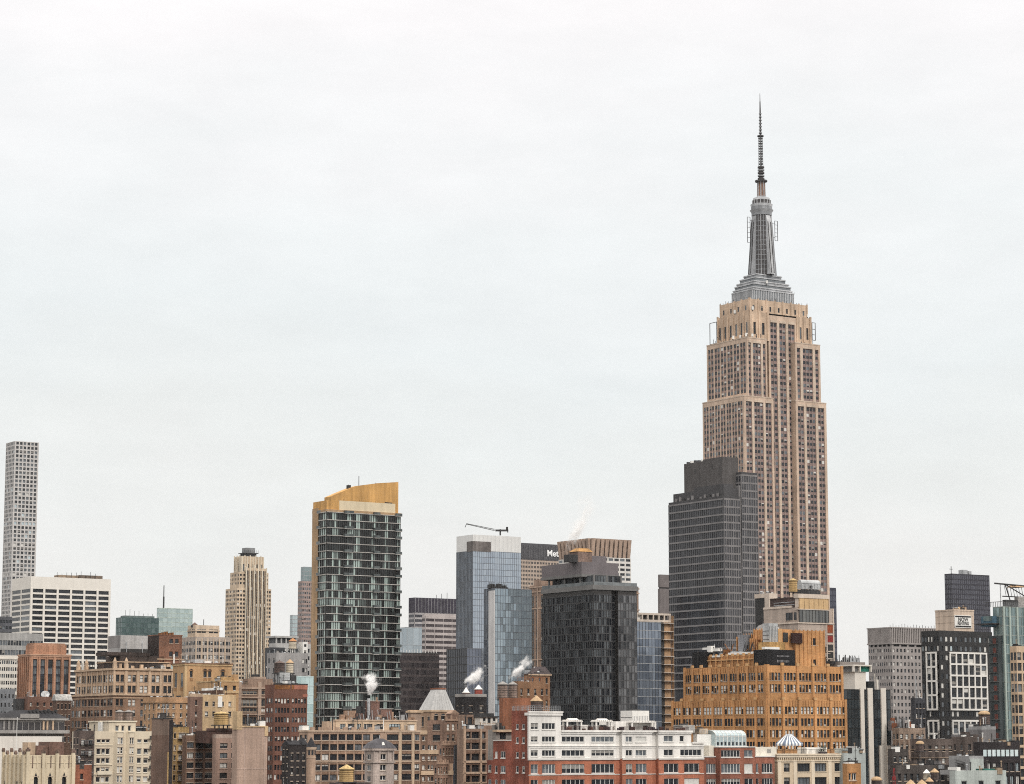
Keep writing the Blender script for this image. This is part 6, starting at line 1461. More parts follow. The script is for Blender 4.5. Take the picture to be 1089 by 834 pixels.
# ================================================================ left-hand near blocks
def brown_loft():
    lo = masonry('umber_tan_brick', (.29, .20, .145), .12, .12); up = masonry('tan_terracotta', (.48, .37, .27), .08, .12); lt = masonry('tan_trim', (.50, .41, .31), .08, .1)
    t = Bld('loft_building', 'large tan and umber loft building with heavy cornices, paired windows and roof finials', 67, 120.5, 186, 860, 738); t.tiers = True
    a, b = t.a, t.b; mx = {0: .6, 3: .1, 1: .12, 2: .08, 4: .1}
    g = dict(pitch=3.65, h=2.25, style='dh', frame=FD, depth=.35, yb=810)
    t.block(lo, L=sp(8, 2, fill=.74, gap=.4, top=1.8, mix=mx, **g), R=sp(5, 2, fill=.58, gap=.4, top=1.8, mix=BLINDS, **g))
    z1 = t.z(711.5); y1 = t.sL(81.5, .4, 711)
    t.block(up, .3, a - .5, .4, y1, t.H, z1, part='upper_wall', L=sp(7, 2, fill=.76, gap=.35, pitch=3.75, h=2.45, top=1.9, style='dh', frame=FD, mix={0: .7, 4: .2, 1: .1}, depth=.45), R=sp(5, 2, fill=.68, gap=.35, pitch=3.75, h=2.45, top=1.9, style='dh', frame=FD, mix={0: .6, 1: .25, 4: .15}, depth=.45))
    for n, f, s1, off in ((7, 'L', y1, .3), (5, 'R', a - .5, .4)):
        for k in range(n + 1): c = .4 + (s1 - .8) * k / n; t.pier(f, c - .45, c + .45, t.H, z1 - .4, .25, lt, off)
    t.band(t.H - .5, t.H + .15, .55, lt); t.band(t.H - 1.5, t.H - 1.2, .2, lt); t.band(z1 - .35, z1 + .35, .6, lt, .3, a - .5, .4, y1)
    for (x, y) in ((.5, t.sL(83.5, .5, 705)), (.5, t.sL(92, .5, 705)), (.6, .6), (t.sR(134.5, .5, 705), .6)):
        A = t.P('finial'); A.box(x - .6, x + .6, y - .6, y + .6, z1, z1 + 1.8, lt); A.cyl(x, y, z1 + 1.8, z1 + 2.8, .65, .75, lt, 10); A.cyl(x, y, z1 + 2.8, z1 + 4.0, .6, .15, lt, 10)
    random.seed(31)
    for k in range(26):
        x = random.uniform(1, a - 2); C = t.P('roof_unit'); C.box(x, x + random.uniform(.4, 1.6), 1.2, 2.4, z1, z1 + random.uniform(.6, 2.0), random.choice((WPAINT, DSTEEL, lt, STEEL)))
    for k in range(10): y = random.uniform(4, y1 - 2); C = t.P('roof_pipe'); C.rod((1, y, z1), (1, y, z1 + random.uniform(1, 3)), .1, DSTEEL, 5)
    db = masonry('dark_umber_roof', (.07, .055, .05), .2)
    t.block(db, 2.5, a - 1, 3, y1 * .6, z1, t.z(704), part='penthouse'); t.block(db, 4.5, a - 2, 5, y1 * .52, t.z(704), t.z(696.5), part='penthouse'); t.band(t.z(704), t.z(703), .3, lt, 2.5, a - 1, 3, y1 * .6)
    # grey plant box and brick tank house
    zz = t.z(696.5); gb = masonry('grey_plant_casing', (.27, .26, .26), .06, .08); gl = masonry('pale_plant_casing', (.42, .42, .42), .06, .1); bb = masonry('tank_house_brick', (.21, .12, .085), .15, .15)
    yg0 = 6; X = lambda p: t.sR(p, yg0, 690)
    P = t.A('plant_house'); xg = X(128); P.box(xg, X(157), yg0, t.sL(115, xg, 680), t.z(693), t.z(674.5), gl); P.box(xg - .02, xg + .05, yg0 + .1, t.sL(115, xg, 680) - .05, t.z(688), t.z(675), gb); P.box(xg + .1, X(157), yg0 - .01, yg0 + .1, t.z(693), t.z(689), FD); P.box(X(112), X(158), yg0 - 1.2, yg0 + 8, zz, t.z(693), db)
    for p in (134, 151): P.rod((X(p), yg0 - .4, t.z(694)), (X(p), yg0 - .4, t.z(682)), .1, STEEL, 5); P.rod((X(p - 1), yg0 - .4, t.z(684)), (X(p), yg0 - .4, t.z(681)), .1, STEEL, 5)
    P.rod((X(129), yg0 - 1, t.z(694)), (X(157), yg0 - 1, t.z(694)), .12, WPAINT, 5)
    h = t.A('tank_house'); x0 = t.sR(169, 5, 690); x1 = t.sR(193.5, 5, 690); yk = t.sL(157, x0, 690)
    t.wall('tank_house', 'R', x0, x1, 5, yk, t.z(705), t.z(674), bb, sp(1, cols=[(180.2, 184, 1), (186.3, 190, 1)], rows=[(678, 682.5), (691.5, 697)], ref=680, mix={0: 1})); t.wall('tank_house', 'L', x0, x1, 5, yk, t.z(705), t.z(674), masonry('tank_house_shaded_brick', (.06, .045, .042), .1), None)  # left wall's shade is put into a darker brick colour
    h.quad((x1, 5, t.z(705)), (x1, yk, t.z(705)), (x1, yk, t.z(674)), (x1, 5, t.z(674)), bb); t.A('roof').quad((x0, 5, t.z(674)), (x1, 5, t.z(674)), (x1, yk, t.z(674)), (x0, yk, t.z(674)), ROOF); t.band(t.z(674), t.z(672.8), .15, bb, x0, x1, 5, yk, 'tank_house')
    for k in range(5): h.box(x0 + 1 + k * 1.1, x0 + 1.7 + k * 1.1, 6, 8, t.z(672.8), t.z(671 - (k % 3) * .8), masonry('rust_brick', (.24, .115, .045), .2, .1))
    h.rod((t.sR(185, 4.5, 690), 4.4, t.z(705)), (t.sR(185, 4.5, 690), 4.4, t.z(694)), .3, WPAINT)
    t.band(t.z(700), t.z(699), .2, lt, x0 - .5, x1 + .4, 4.9, yk, 'ledge'); t.finish()
brown_loft()

def parapet_hall():
    cm = masonry('ivory_limestone', (.60, .51, .375), .08, .16); dk = masonry('stained_finial', (.19, .145, .125), .2, .1)
    t = Bld('hall_building', 'cream stone gothic hall with buttresses, dark pointed windows and a pinnacled parapet at bottom left', 3.5, 27.5, 80.5, 500, 805)
    a, b = t.a, t.b; H = t.H
    def lancet(px): return (px - 2.3, px + 2.3, 2)
    t.block(cm, R=sp(1, cols=[lancet(38.5), lancet(53.5), lancet(68.5)], rows=[(826.5, 845)], ref=826, style='n2', frame=FD, mix={0: 1}, depth=.5), L=sp(4, fill=.35, pitch=9, h=5, top=5, yb=860, style='n2', mix={0: 1}))
    A = t.A('arch')
    for px in (38.5, 53.5, 68.5):                                     # pointed heads over the windows
        c = t.sR(px); w = .46 ; z0 = t.z(826.5)
        A.tri((c - w, -.02, z0), (c + w, -.02, z0), (c, -.02, z0 + 1.0), GD)
        A.rod((c - w - .1, -.05, z0 - .5), (c, -.05, z0 + 1.15), .08, cm, 4); A.rod((c + w + .1, -.05, z0 - .5), (c, -.05, z0 + 1.15), .08, cm, 4)
    def butt(face, c, w, up, pr):
        t.pier(face, c - w, c + w, 0, H + up, pr, cm, 0, 'buttress'); B = t.A('finial')
        for e in (-1, 0, 1):
            q = c + e * w * .8
            if face == 'R': B.box(q - .16, q + .16, -pr - .05, .05, H + up, H + up + (.75 if e == 0 else .45), dk)
            else: B.box(-pr - .05, .05, q - .16, q + .16, H + up, H + up + (.75 if e == 0 else .45), dk)
    for px, up in ((29, 1.1), (46, .7), (60.5, .7), (77.5, .8)): butt('R', min(a - .35, max(.35, t.sR(px))), .32, up, .45)
    for k in range(6): butt('L', .5 + (b - 1) * k / 5, .26, .5 + .5 * (k % 2), .4)
    for k in range(11): c = a * (k + .5) / 11; t.pier('R', c - .09, c + .09, H - 2.2, H + .25, .12, dk if k % 2 else cm, 0, 'tracery')
    t.A('parapet').box(-.06, a, -.06, .3, H, H + .35, cm); t.A('parapet').box(-.06, .3, .3, b, H, H + .35, cm); t.band(H - 1.3, H - 1.15, .08, cm)
    br = masonry('hall_brown_brick', (.19, .125, .105), .15, .12)
    x0 = t.sR(38, 4); t.block(br, x0, t.sR(66, 4), 4, 9, H, t.z(793), part='tank_house'); t.block(br, t.sR(52, 3.5), t.sR(68, 3.5), 3.6, 9.2, H, t.z(789), part='tank_house'); t.block(masonry('tan_trim', (.5, .41, .31), .08, .1), t.sR(29.5, 4), t.sR(37.5, 4), 4, 7, H, t.z(789.5), part='tank_house'); t.finish()
parapet_hall()

def left_low_row():
    wm = masonry('pale_wall_paint', (.66, .62, .57), .06, .1)
    t = Bld('warehouse_building', 'long plain off white wall running in from the left edge above the gothic hall', -30, -6, 66, 620, 787)
    t.block(wm, parapet=True); t.finish()
    # flagpole in front of it
    c = t.pt(t.sR(14.5), -2); r = empty('flagpole', (c.x, c.y, 0)); tag(r, 'thin pale flagpole standing before the off white wall at left', 'flagpole')
    A = Acc(); A.cyl(0, 0, 0, t.z(764), .11, .06, WPAINT, 8); A.build('pole', r); B = Acc(); B.cyl(0, 0, t.z(764), t.z(764) + .25, .12, .03, WPAINT, 8); B.build('finial', r)
    dk = masonry('charcoal_metal', (.06, .06, .065), .15, .1); gt = masonry('grey_ledge', (.34, .33, .32), .08, .1)
    t = Bld('office_building', 'long low dark modern building with glazed gallery and pale ledges at left', -25, -2, 68.5, 720, 764)
    a, b = t.a, t.b
    gl = glass('gallery_glass', (.018, .018, .022), (.12, .115, .12), 1.8, 6)
    t.block(dk); t.curtain('R', 0, a, 0, b, t.z(800), t.H - .6, gl, 1.8, 4.4, gt, .12, .5, gt, .15)
    t.band(t.z(780), t.z(776.5), 1.2, gt, part='ledge'); t.band(t.H - .5, t.H + .15, .9, gt, part='ledge')
    for px in (4, 9, 14, 46, 50, 56): x = t.sR(px); t.A('column').box(x - .25, x + .25, -.5, .05, t.z(776), t.z(764), gt if px < 40 else masonry('tan_trim', (.5, .41, .31), .08, .1))
    A = t.A('hipped_roof'); ds = masonry('slate_black', (.035, .035, .04), .15, .1); z0 = t.H + .15
    A.frustum(t.sR(20), a + .5, -1, b, z0, t.sR(30), a - 3, 3, b - 3, t.z(755), ds); A.box(t.sR(20), t.sR(40), -1.3, -.9, z0, z0 + 1.2, gt); t.A('hipped_roof').frustum(-.5, t.sR(19), -.6, b, z0, 1, t.sR(18), 3, b - 3, t.z(758), ds)
    for k in range(8): A.box(t.sR(30 + 4 * k, 2), t.sR(31.5 + 4 * k, 2), 1, 2.5, t.z(757.5), t.z(755.5 - (k % 3)), DSTEEL)
    t.finish()
    bb = masonry('maroon_brick', (.20, .125, .10), .15, .12); t = Bld('loft_building', 'small brown brick roof block with dish at the foot of the orange brick building', 17, 29.5, 58, 880, 743.5)
    t.block(bb, R=sp(4, fill=.3, pitch=4, h=1.2, yb=800, mix=BLINDS), parapet=True); A = t.A('roof_plant'); A.box(t.sR(17.5, 3), t.sR(29, 3), 3, 6, t.z(760), t.z(743), DSTEEL); t.finish()
    x = t.sR(48, 2); c = t.pt(x, 2); r = empty('satellite_dish', (c.x, c.y, t.H), GRID); tag(r, 'grey satellite dish on the small brown brick roof block', 'satellite dish')
    P = Acc(); P.cyl(0, 0, 0, 1.4, .15, .15, DSTEEL, 8); P.rod((0, 0, 1.4), (1.4, -.3, 2.6), .12, DSTEEL); P.build('stand', r); D = Acc(); D.cyl(0, 0, 0, .5, .3, 1.5, STEEL, 20); o = D.build('dish', r); o.location = (0, 0, 1.5); o.rotation_euler = (R_(50), R_(-30), 0)
    wr = masonry('white_roof_shed', (.5, .5, .49)); t2 = Bld('shed_building', 'small white curved roof shed left of the umber loft building', 56, 60, 76, 870, 745)
    t2.block(masonry('shed_brown_brick', (.15, .105, .085)), z1=t2.H, R=sp(4, fill=.4, pitch=3.8, h=1.8, yb=790)); A = t2.A('roof'); n = 8; A.extrude([(-0.3, t2.H)] + [(t2.b * k / n, t2.H + 2.2 * math.sin(math.pi * (k + .6) / (n + 1.2))) for k in range(n + 1)] + [(t2.b + .3, t2.H)], -.3, t2.a + .3, wr); t2.finish()
    t = Bld('office_building', 'small blue grey cabin roof at the left edge below the ivory loft building', -15, -4, 16, 1000, 735)
    t.block(masonry('blue_grey_cladding', (.20, .235, .27), .1, .1), R=sp(5, fill=.4, pitch=3.5, h=1.6, yb=770), parapet=True); t.finish()
left_low_row()

def cream_bay_building():
    cm = masonry('pale_cream_brick', (.62, .54, .42), .06, .12); lt = masonry('pale_trim', (.68, .61, .49), .05, .1); dk = masonry('fire_escape_brown', (.13, .10, .09), .15, .12)
    t = Bld('apartment_building', 'pale cream apartment house with rounded bays, raised middle and twin grey roof tanks', 96, 101, 161.5, 700, 780)
    a, b = t.a, 16; t.b = b; mx = {0: .5, 3: .12, 1: .2, 2: .12, 4: .1}; kw = dict(style='dh', frame=FW, depth=.28, mix=mx, ref=785, sill=lt)
    rows = [(786.5, 790), (796.5, 802.5), (806.5, 812), (816.5, 822), (826.5, 832), (836.5, 842)]
    t.block(cm, R=sp(1, cols=[(103, 107.2, 1), (108.2, 112.2, 1), (113, 116.8, 1), (146.2, 150.5, 1), (153, 157.7, 1)], rows=rows, **kw), L=sp(3, fill=.45, pitch=2.9, h=1.7, top=1.6, yb=850), parapet=True, ph=.6)
    x0, x1 = t.sR(116), t.sR(144.5); zt = t.z(767.5)
    t.block(cm, x0, x1, .2, b - 2, t.H, zt, part='penthouse', R=sp(1, cols=[(122.5, 126, 1), (129, 132, 1), (136, 139, 1)], rows=[(772, 777.5)], **kw)); t.band(zt - .1, zt + .3, .3, lt, x0, x1, .2, b - 2)
    for (p0, p1) in ((121, 132), (134, 143.5)):                       # canted bays
        q0, q1 = t.sR(p0), t.sR(p1); A = t.A('bay'); m0, m1 = q0 + .7, q1 - .7; y = -1.0; zb_ = t.z(779)
        A.quad((q0, 0, 0), (m0, y, 0), (m0, y, zb_), (q0, 0, zb_), cm); A.quad((m1, y, 0), (q1, 0, 0), (q1, 0, zb_), (m1, y, zb_), cm); A.quad((q0, 0, zb_), (m0, y, zb_), (m1, y, zb_), (q1, 0, zb_), cm)
        t.wall('bay', 'R', m0, m1, y, 0, 0, zb_, cm, sp(2, fill=.78, pitch=2.66, h=1.75, top=1.5, yb=848, style='dh', frame=FW, mix=mx, depth=.2)); t.band(zb_, zb_ + .3, .1, lt, q0 + .5, q1 - .5, -1.05, 0, 'bay')
    for py in (793, 814, 824): t.A('cornice').box(-.1, t.sR(120), -.22, .05, t.z(py), t.z(py - .9), lt)
    t.A('balcony').box(t.sR(104), t.sR(119), -.6, 0, t.z(824), t.z(820), lt)
    # fire escape in the far right bay
    F_ = t.A('fire_escape')
    for py in (786, 797, 808, 818, 829): F_.box(t.sR(157.8), t.sR(161.3), -1.0, -.02, t.z(py), t.z(py) + .12, DSTEEL); F_.rod((t.sR(158), -.9, t.z(py + 10)), (t.sR(161), -.9, t.z(py)), .07, DSTEEL, 4); F_.box(t.sR(157.8), t.sR(161.3), -1.0, -.95, t.z(py) + .12, t.z(py) + .9, masonry('mesh_dark', (.09, .085, .08)))
    t.A('roof_tank_box').box(t.sR(145, 3), t.sR(155, 3), 3, 6, t.H + .3, t.z(772), DSTEEL); t.A('roof_tank_box').box(t.sR(144, 3), t.sR(156, 3), 2.8, 6.2, t.z(774), t.z(773), STEEL)
    t.A('chimney').box(t.sR(107, 4), t.sR(112.5, 4), 4, 6, t.H, t.z(768), WPAINT); t.finish()
    t3 = Bld('apartment_building', 'brown rear wall with fire escapes left of the pale cream apartment house', 78, 84.5, 100.5, 690, 780.5)
    t3.block(dk, R=sp(2, 1, fill=.45, pitch=2.9, h=1.7, top=1.6, yb=850, mix={0: .6, 1: .2, 4: .2}), L=sp(2, fill=.4, pitch=2.9, h=1.7, yb=850), parapet=True)
    E = t3.A('fire_escape')
    for k in range(6): z = t3.H - 2.9 * (k + 1); E.box(.3, t3.a - .3, -1.1, -.02, z, z + .1, DSTEEL); E.rod((.5, -1, z), (t3.a - .5, -1, z + 2.9), .08, DSTEEL, 4); [E.rod((.3 + q * .5, -1.1, z), (.3 + q * .5, -1.1, z + 1), .04, STEEL, 4) for q in range(7)]; E.rod((.3, -1.1, z + 1), (t3.a - .3, -1.1, z + 1), .05, STEEL, 4)
    t3.finish()
    t4 = Bld('loft_building', 'low rust brick wall with one arched window beside the gothic hall', 76, 80, 97.5, 520, 818)
    t4.block(masonry('rust_wall_brick', (.27, .115, .075), .12, .12), R=sp(1, cols=[(85.5, 88.5, 1)], rows=[(823, 829)], ref=820, mix={0: 1}, style='dh'), parapet=True); t4.finish()
    return t
CB = cream_bay_building()

def slab_wall():
    m = masonry('plum_brown_brick', (.15, .105, .085), .10, .10); m2 = masonry('plum_brown_light', (.20, .155, .13), .08, .1)
    t = Bld('loft_building', 'blank plum brown slab wall with a darker right side near the bottom left', 161.5, 179, 184, 600, 764.5)
    t.block(m, z1=t.z(782)); t.block(m2, z0=t.z(782), part='upper_wall'); t.A('side_wall').box(0.3, t.a + .02, -.06, .05, 0, t.H - .3, masonry('dark_side', (.035, .03, .032))); t.A('corner_stripe').box(-.05, .28, -.08, .05, 0, t.z(800), masonry('ochre_paint', (.42, .31, .15)))  # right side gets a darker colour than the wall
    t.A('coping').box(-.1, t.a + .1, -.12, t.b, t.H, t.H + .25, DSTEEL); t.A('chimney').box(.5, 2, t.b * .6, t.b * .8, t.H, t.H + 1.2, m); t.finish()
    oc = masonry('ochre_paint', (.42, .31, .15), .08, .15); t = Bld('apartment_building', 'narrow ochre yellow painted house with dark windows beside the plum brown slab wall', 181, 184.5, 201, 620, 777)
    t.block(oc, R=sp(1, cols=[(184.9, 187, 1), (190, 197.5, 2)], rows=[(780, 785), (793, 798), (803.5, 808.5), (814, 819), (824.5, 830), (835, 840)], ref=790, style='n2', frame=FD, mix={0: .5, 3: .2, 1: .3}), parapet=True); t.fire_escape(189, 198.5, (786, 799, 810, 820.5, 831)); t.finish()
slab_wall()

def church_block():
    ym = masonry('honey_brick', (.46, .32, .18), .08, .12); lt = masonry('honey_trim', (.54, .42, .25), .06, .1); br = masonry('honey_dark_brick', (.22, .135, .085), .12)  # last brick is a darker tone for arch rings and top band
    t = Bld('loft_building', 'honey coloured brick block with arched top windows left of the cream stepped tower', 184, 197, 246.5, 820, 706)
    a, b = t.a, t.b
    t.block(ym, R=sp(1, cols=[(202, 205, 1), (216.5, 220, 1), (221.5, 224.7, 1), (235.5, 239, 1)], rows=[(713.5, 720)], ref=712, mix={0: 1}, style='dh', frame=FD, depth=.4), L=sp(2, 1, fill=.4, pitch=9, h=4.5, top=3, yb=745, style='dh', mix={0: .7, 4: .3}))
    A = t.A('arch')
    for (c0, c1) in ((202, 205), (216.5, 220), (221.5, 224.7), (235.5, 239)):
        x0, x1 = t.sR(c0), t.sR(c1); c, w = (x0 + x1) / 2, (x1 - x0) / 2; z0 = t.z(713.5); n = 8
        for k in range(n):
            p, q = math.pi * k / n, math.pi * (k + 1) / n; A.tri((c, -.03, z0), (c + w * math.cos(p), -.03, z0 + w * math.sin(p)), (c + w * math.cos(q), -.03, z0 + w * math.sin(q)), GD)
            A.rod((c + w * 1.25 * math.cos(p), -.08, z0 + w * 1.25 * math.sin(p)), (c + w * 1.25 * math.cos(q), -.08, z0 + w * 1.25 * math.sin(q)), .14, br, 4)
    t.band(t.H - .5, t.H, .25, lt); t.band(t.H, t.H + .35, .4, br); t.A('corner_quoin').box(-.08, .8, -.08, .8, t.z(760), t.H - .55, lt)
    t.A('roof_plant').box(5, 8, 3, 6, t.H + .35, t.H + 1.6, masonry('pale_blue_metal', (.42, .48, .52), .1, .1, .5)); t.A('roof_plant').box(8.5, 11, 3, 6, t.H + .35, t.H + 1.2, WPAINT); t.finish()
    t = Bld('loft_building', 'lower stepped honey brick block with white roof vents in front of the arched brick block', 209, 235.5, 254, 780, 724)
    t.block(ym, z1=t.z(724), L=sp(3, fill=.3, pitch=4, h=2, top=5, yb=770), R=sp(2, fill=.35, pitch=4.2, h=1.8, top=1.6, yb=780)); t.band(t.H - .3, t.H + .1, .15, lt); t.block(masonry('tan_stucco', (.52, .38, .20)), 1, t.a - .5, 1, t.b * .4, t.H, t.z(719.5), part='penthouse'); t.A('ledge').box(-.1, t.a, -.18, .02, t.z(737), t.z(734.5), lt); t.A('chimney').box(t.sR(249), t.a, .3, 2.2, t.H, t.z(717), ym); t.finish()
    t = Bld('loft_building', 'small dark brown roof hut with white globe vents before the honey brick block', 210, 231, 238, 740, 734)
    t.block(masonry('hut_brown', (.12, .075, .055), .15)); A = t.A('vent')
    for k in range(4): y = t.b * (.05 + .18 * k); A.cyl(-.9, y, t.z(744), t.z(740), .35, .45, WPAINT, 10); A.cyl(-.9, y, t.z(740), t.z(738), .55, .15, WPAINT, 10)
    for k in range(2): y = t.b * (.35 + .3 * k); A.box(.4, 2.5, y, y + t.b * .2, t.H, t.z(731.5), WPAINT)
    t.finish()
    tn = masonry('tawny_brick', (.42, .29, .18), .12, .14); pl = masonry('plum_brick', (.21, .145, .12), .1, .1); cr = masonry('cream_stucco', (.56, .45, .29), .08, .12)
    t = Bld('apartment_building', 'tawny brick house with small white windows under the tan loft upper storeys', 152, 166, 203, 740, 744.5)
    t.block(tn, R=sp(1, cols=[(167.5, 170.2, 1), (172.5, 176, 1), (177.5, 180, 1), (183.5, 186, 1), (191.5, 194, 1), (198, 200.5, 1)], rows=[(749, 753.5), (758.5, 763), (768, 773)], ref=750, mix=BLINDS, style='dh', frame=FW), L=sp(3, fill=.3, pitch=3.0, h=1.6, yb=800), parapet=True); t.band(t.H - .8, t.H - .3, .4, tn); A = t.A('roof_plant')
    for k in range(5): A.box(2 + 2 * k, 3 + 2 * k, 2, 3, t.H, t.H + 1 + .4 * (k % 2), DSTEEL if k % 2 else WPAINT)
    t.finish()
    t = Bld('loft_building', 'narrow plum brick tower with slit windows between tawny and cream houses', 199.5, 202.5, 215.5, 715, 741)
    t.block(pl, R=sp(1, cols=[(207.5, 209.5, 1)], rows=[(745, 750), (757, 762), (769, 774)], ref=750, mix={0: 1}), parapet=True, pmat=masonry('tan_trim', (.5, .41, .31), .08, .1)); t.finish()
    t = Bld('apartment_building', 'cream stucco house with scattered windows behind the yellow water tank', 212, 216, 251, 725, 742)
    t.block(cr, R=sp(1, cols=[(218, 221.5, 1), (226, 228.5, 1), (234, 238, 1), (243, 246, 1)], rows=[(746.5, 751), (757, 762)], ref=750, mix=BLINDS, style='dh', frame=FD), parapet=True); t.block(ym, t.sR(227, 2), t.a, 2, 6, t.H, t.z(739), part='penthouse'); t.A('chimney').box(t.sR(231.5), t.sR(236), -.3, 1, t.z(752), t.z(740.5), WPAINT); t.finish()
church_block()

def tenements():
    mb = masonry('mauve_brown_brick', (.21, .145, .11), .1, .12); pk = masonry('pinkish_brick', (.36, .275, .235), .08, .1); lt = masonry('pale_lintel', (.42, .36, .32), .06); dr = masonry('terrace_maroon', (.085, .05, .042), .1)
    mx = {0: .5, 3: .15, 1: .15, 2: .1, 4: .1}
    t = Bld('apartment_building', 'mauve brown tenement with wide triple windows beside the ochre house', 194, 198, 229.5, 610, 786)
    t.block(mb, R=sp(1, cols=[(199, 206, 3), (208, 216, 3), (218.5, 226.5, 3)], rows=[(789.5, 795.5), (800.5, 806.5), (811, 817), (822, 828), (833, 839)], ref=795, style='n3', frame=FD, mix=mx, sill=lt), parapet=True); t.fire_escape(207.5, 216.5, (796.5, 807.5, 818, 829)); A = t.A('roof_plant')
    for k in range(6): A.box(.5 + k * 1.0, 1.2 + k * 1.0, .6, 1.4, t.H, t.H + .9 + (k % 2) * .5, WPAINT if k % 3 else STEEL)
    t.finish()
    t = Bld('apartment_building', 'pinkish brick tenement with a single window column and slit windows', 226, 229.5, 253, 604, 785); t.tiers = True
    t.block(pk, R=sp(1, cols=[(234, 242, 2), (246, 247.8, 1)], rows=[(790.5, 796), (801, 806.5), (811.5, 817), (822, 828), (833, 839)], ref=795, style='n2', frame=FD, mix=mx, sill=lt), parapet=True, pmat=lt)
    t.block(dr, -1.0, t.sR(247.5, 3), 3, 9, t.H - 1.2, t.z(777), part='penthouse'); t.A('railing').box(-1.2, t.sR(249, 3), 2.7, 2.8, t.z(777), t.z(774.5), masonry('rail_brown', (.10, .06, .055))); t.A('chimney').box(t.sR(248, 1.2), t.sR(253, 1.2), 1.2, 2.4, t.H, t.z(780), masonry('cream_stucco', (.56, .45, .29), .08, .12)); t.finish()
    t = Bld('apartment_building', 'tall blank pinkish grey party wall with pale seams and cream coping', 247, 252.5, 284.5, 592, 773.5)
    pw = masonry('party_wall_pink', (.42, .335, .285), .07, .1); cr = masonry('cream_stucco', (.56, .45, .29), .08, .12)
    t.block(pw); A = t.A('seam'); lt2 = masonry('pale_seam', (.45, .37, .33), .08); x = t.sR(260.5); A.box(x - .12, x + .12, -.04, .02, 0, t.H - .4, lt2); A.box(0, t.a, -.045, .02, t.z(818.3), t.z(817.2), lt2); x = t.sR(281); A.box(x, x + .3, -.05, .02, 0, t.H - .5, lt2)
    C = t.A('coping'); C.box(-.1, t.a + .1, -.15, .4, t.H, t.z(772), cr); C.box(t.a - .8, t.a + .12, -.17, .4, t.z(783), t.H, cr); t.A('chimney').box(-.2, t.sR(257.5), -.1, 2.2, t.z(776), t.z(756.5), cr); t.finish()
tenements()

def mid_left_lofts():
    gb = masonry('grey_brown_terracotta', (.28, .215, .175), .1, .12); lt = masonry('greige_trim', (.40, .33, .275), .08, .1)
    t = Bld('loft_building', 'grey brown loft building with broad window bands and a stepped gable top', 240, 253, 292, 790, 728)
    mx = {0: .7, 4: .2, 1: .1}
    t.block(gb, R=sp(1, cols=[(254.5, 273.5, 5), (278, 290.5, 4)], rows=[(734.5, 738.5), (743.5, 751), (753, 757), (762.5, 771), (774, 779)], ref=745, style='n4', frame=FT, mix=mx), L=sp(2, 2, fill=.6, pitch=4, h=2.2, yb=790))
    for k, px in enumerate((253.5, 276, 291)): x = t.sR(px); t.pier('R', max(0, x - .6), max(1.2, x + .6), 0, t.H + .8, .3, lt)
    for py in (731.5, 741.5, 759.5): t.A('cornice').box(-.2, t.a + .1, -.38, .05, t.z(py + 1), t.z(py - .6), lt)
    t.block(gb, t.sR(264), t.sR(290), .1, 4, t.H, t.z(721.5), part='gable', R=sp(3, fill=.3, pitch=4, h=1.0, top=1.0, style='glass', mix={0: 1})); t.block(lt, t.sR(270), t.sR(283), .15, 3, t.z(721.5), t.z(719.5), part='gable'); t.A('roof_plant').box(t.sR(270, 4), t.sR(276, 4), 4, 6, t.H, t.z(716.5), DSTEEL); t.finish()
    rb = masonry('red_brown_brick', (.165, .088, .068), .1, .1); oc = masonry('coral_paint', (.38, .17, .125), .1)
    t = Bld('loft_building', 'red brown brick loft with rows of small windows and a coral painted top band', 282, 291.5, 327, 765, 728)
    mx2 = {0: .62, 3: .12, 4: .16, 1: .1}; br_ = {1: .6, 2: .25, 0: .15}
    t.block(rb, R=sp(2, 5, fill=.84, gap=.3, pitch=2.9, h=1.55, top=4.2, yb=850, style='glass', mix=mx2, rowmix={0: br_, 3: mx2, 4: br_, 8: br_}), L=sp(1, 3, fill=.7, gap=.3, pitch=2.9, h=1.55, top=4.2, yb=850, style='glass', mix=BLINDS))
    t.A('painted_band').box(t.sR(313), t.a + .05, -.06, .04, t.z(733), t.z(727.5), oc); t.A('painted_band').box(t.sR(322), t.a + .05, -.07, .03, t.z(741), t.z(738), oc); t.A('painted_band').box(.3, t.sR(312.5), -.05, .04, t.z(733), t.z(728), masonry('rust_brick', (.24, .115, .045), .2, .1)); t.A('parapet').box(-.1, t.a + .1, -.12, .4, t.H, t.H + .35, DSTEEL)
    x = t.sR(309.5); t.pier('R', x - .3, x + .3, 0, t.H, .12, rb); t.finish()
    cooling(t)
    db = masonry('soot_brown_brick', (.04, .034, .034), .15, .1); sl = masonry('slate_black', (.035, .035, .04), .15, .1)
    t = Bld('house_building', 'soot dark brick house with a pointed slate gable before the red brown loft', 300, 307.5, 326, 570, 792)
    t.block(db, R=sp(3, fill=.35, pitch=3.2, h=1.6, top=2, yb=850, mix={0: .8, 4: .2}), L=sp(2, fill=.3, pitch=3.2, h=1.5, yb=850)); A = t.A('gable_roof'); z0 = t.H; A.extrude([(-.2, z0), (t.b / 2, t.z(787.5)), (t.b + .2, z0)], 0, t.sR(320), sl); A.box(t.sR(320), t.a, .2, 3, z0, t.z(790), sl); A.frustum(t.sR(321), t.a + .3, -.2, 4, z0, t.sR(325.5), t.sR(326.2), 1.5, 2.2, t.z(784.5), sl); A.box(.5, 1.3, t.b * .5 - .4, t.b * .5 + .4, t.z(789), t.z(785.5), db); t.finish()
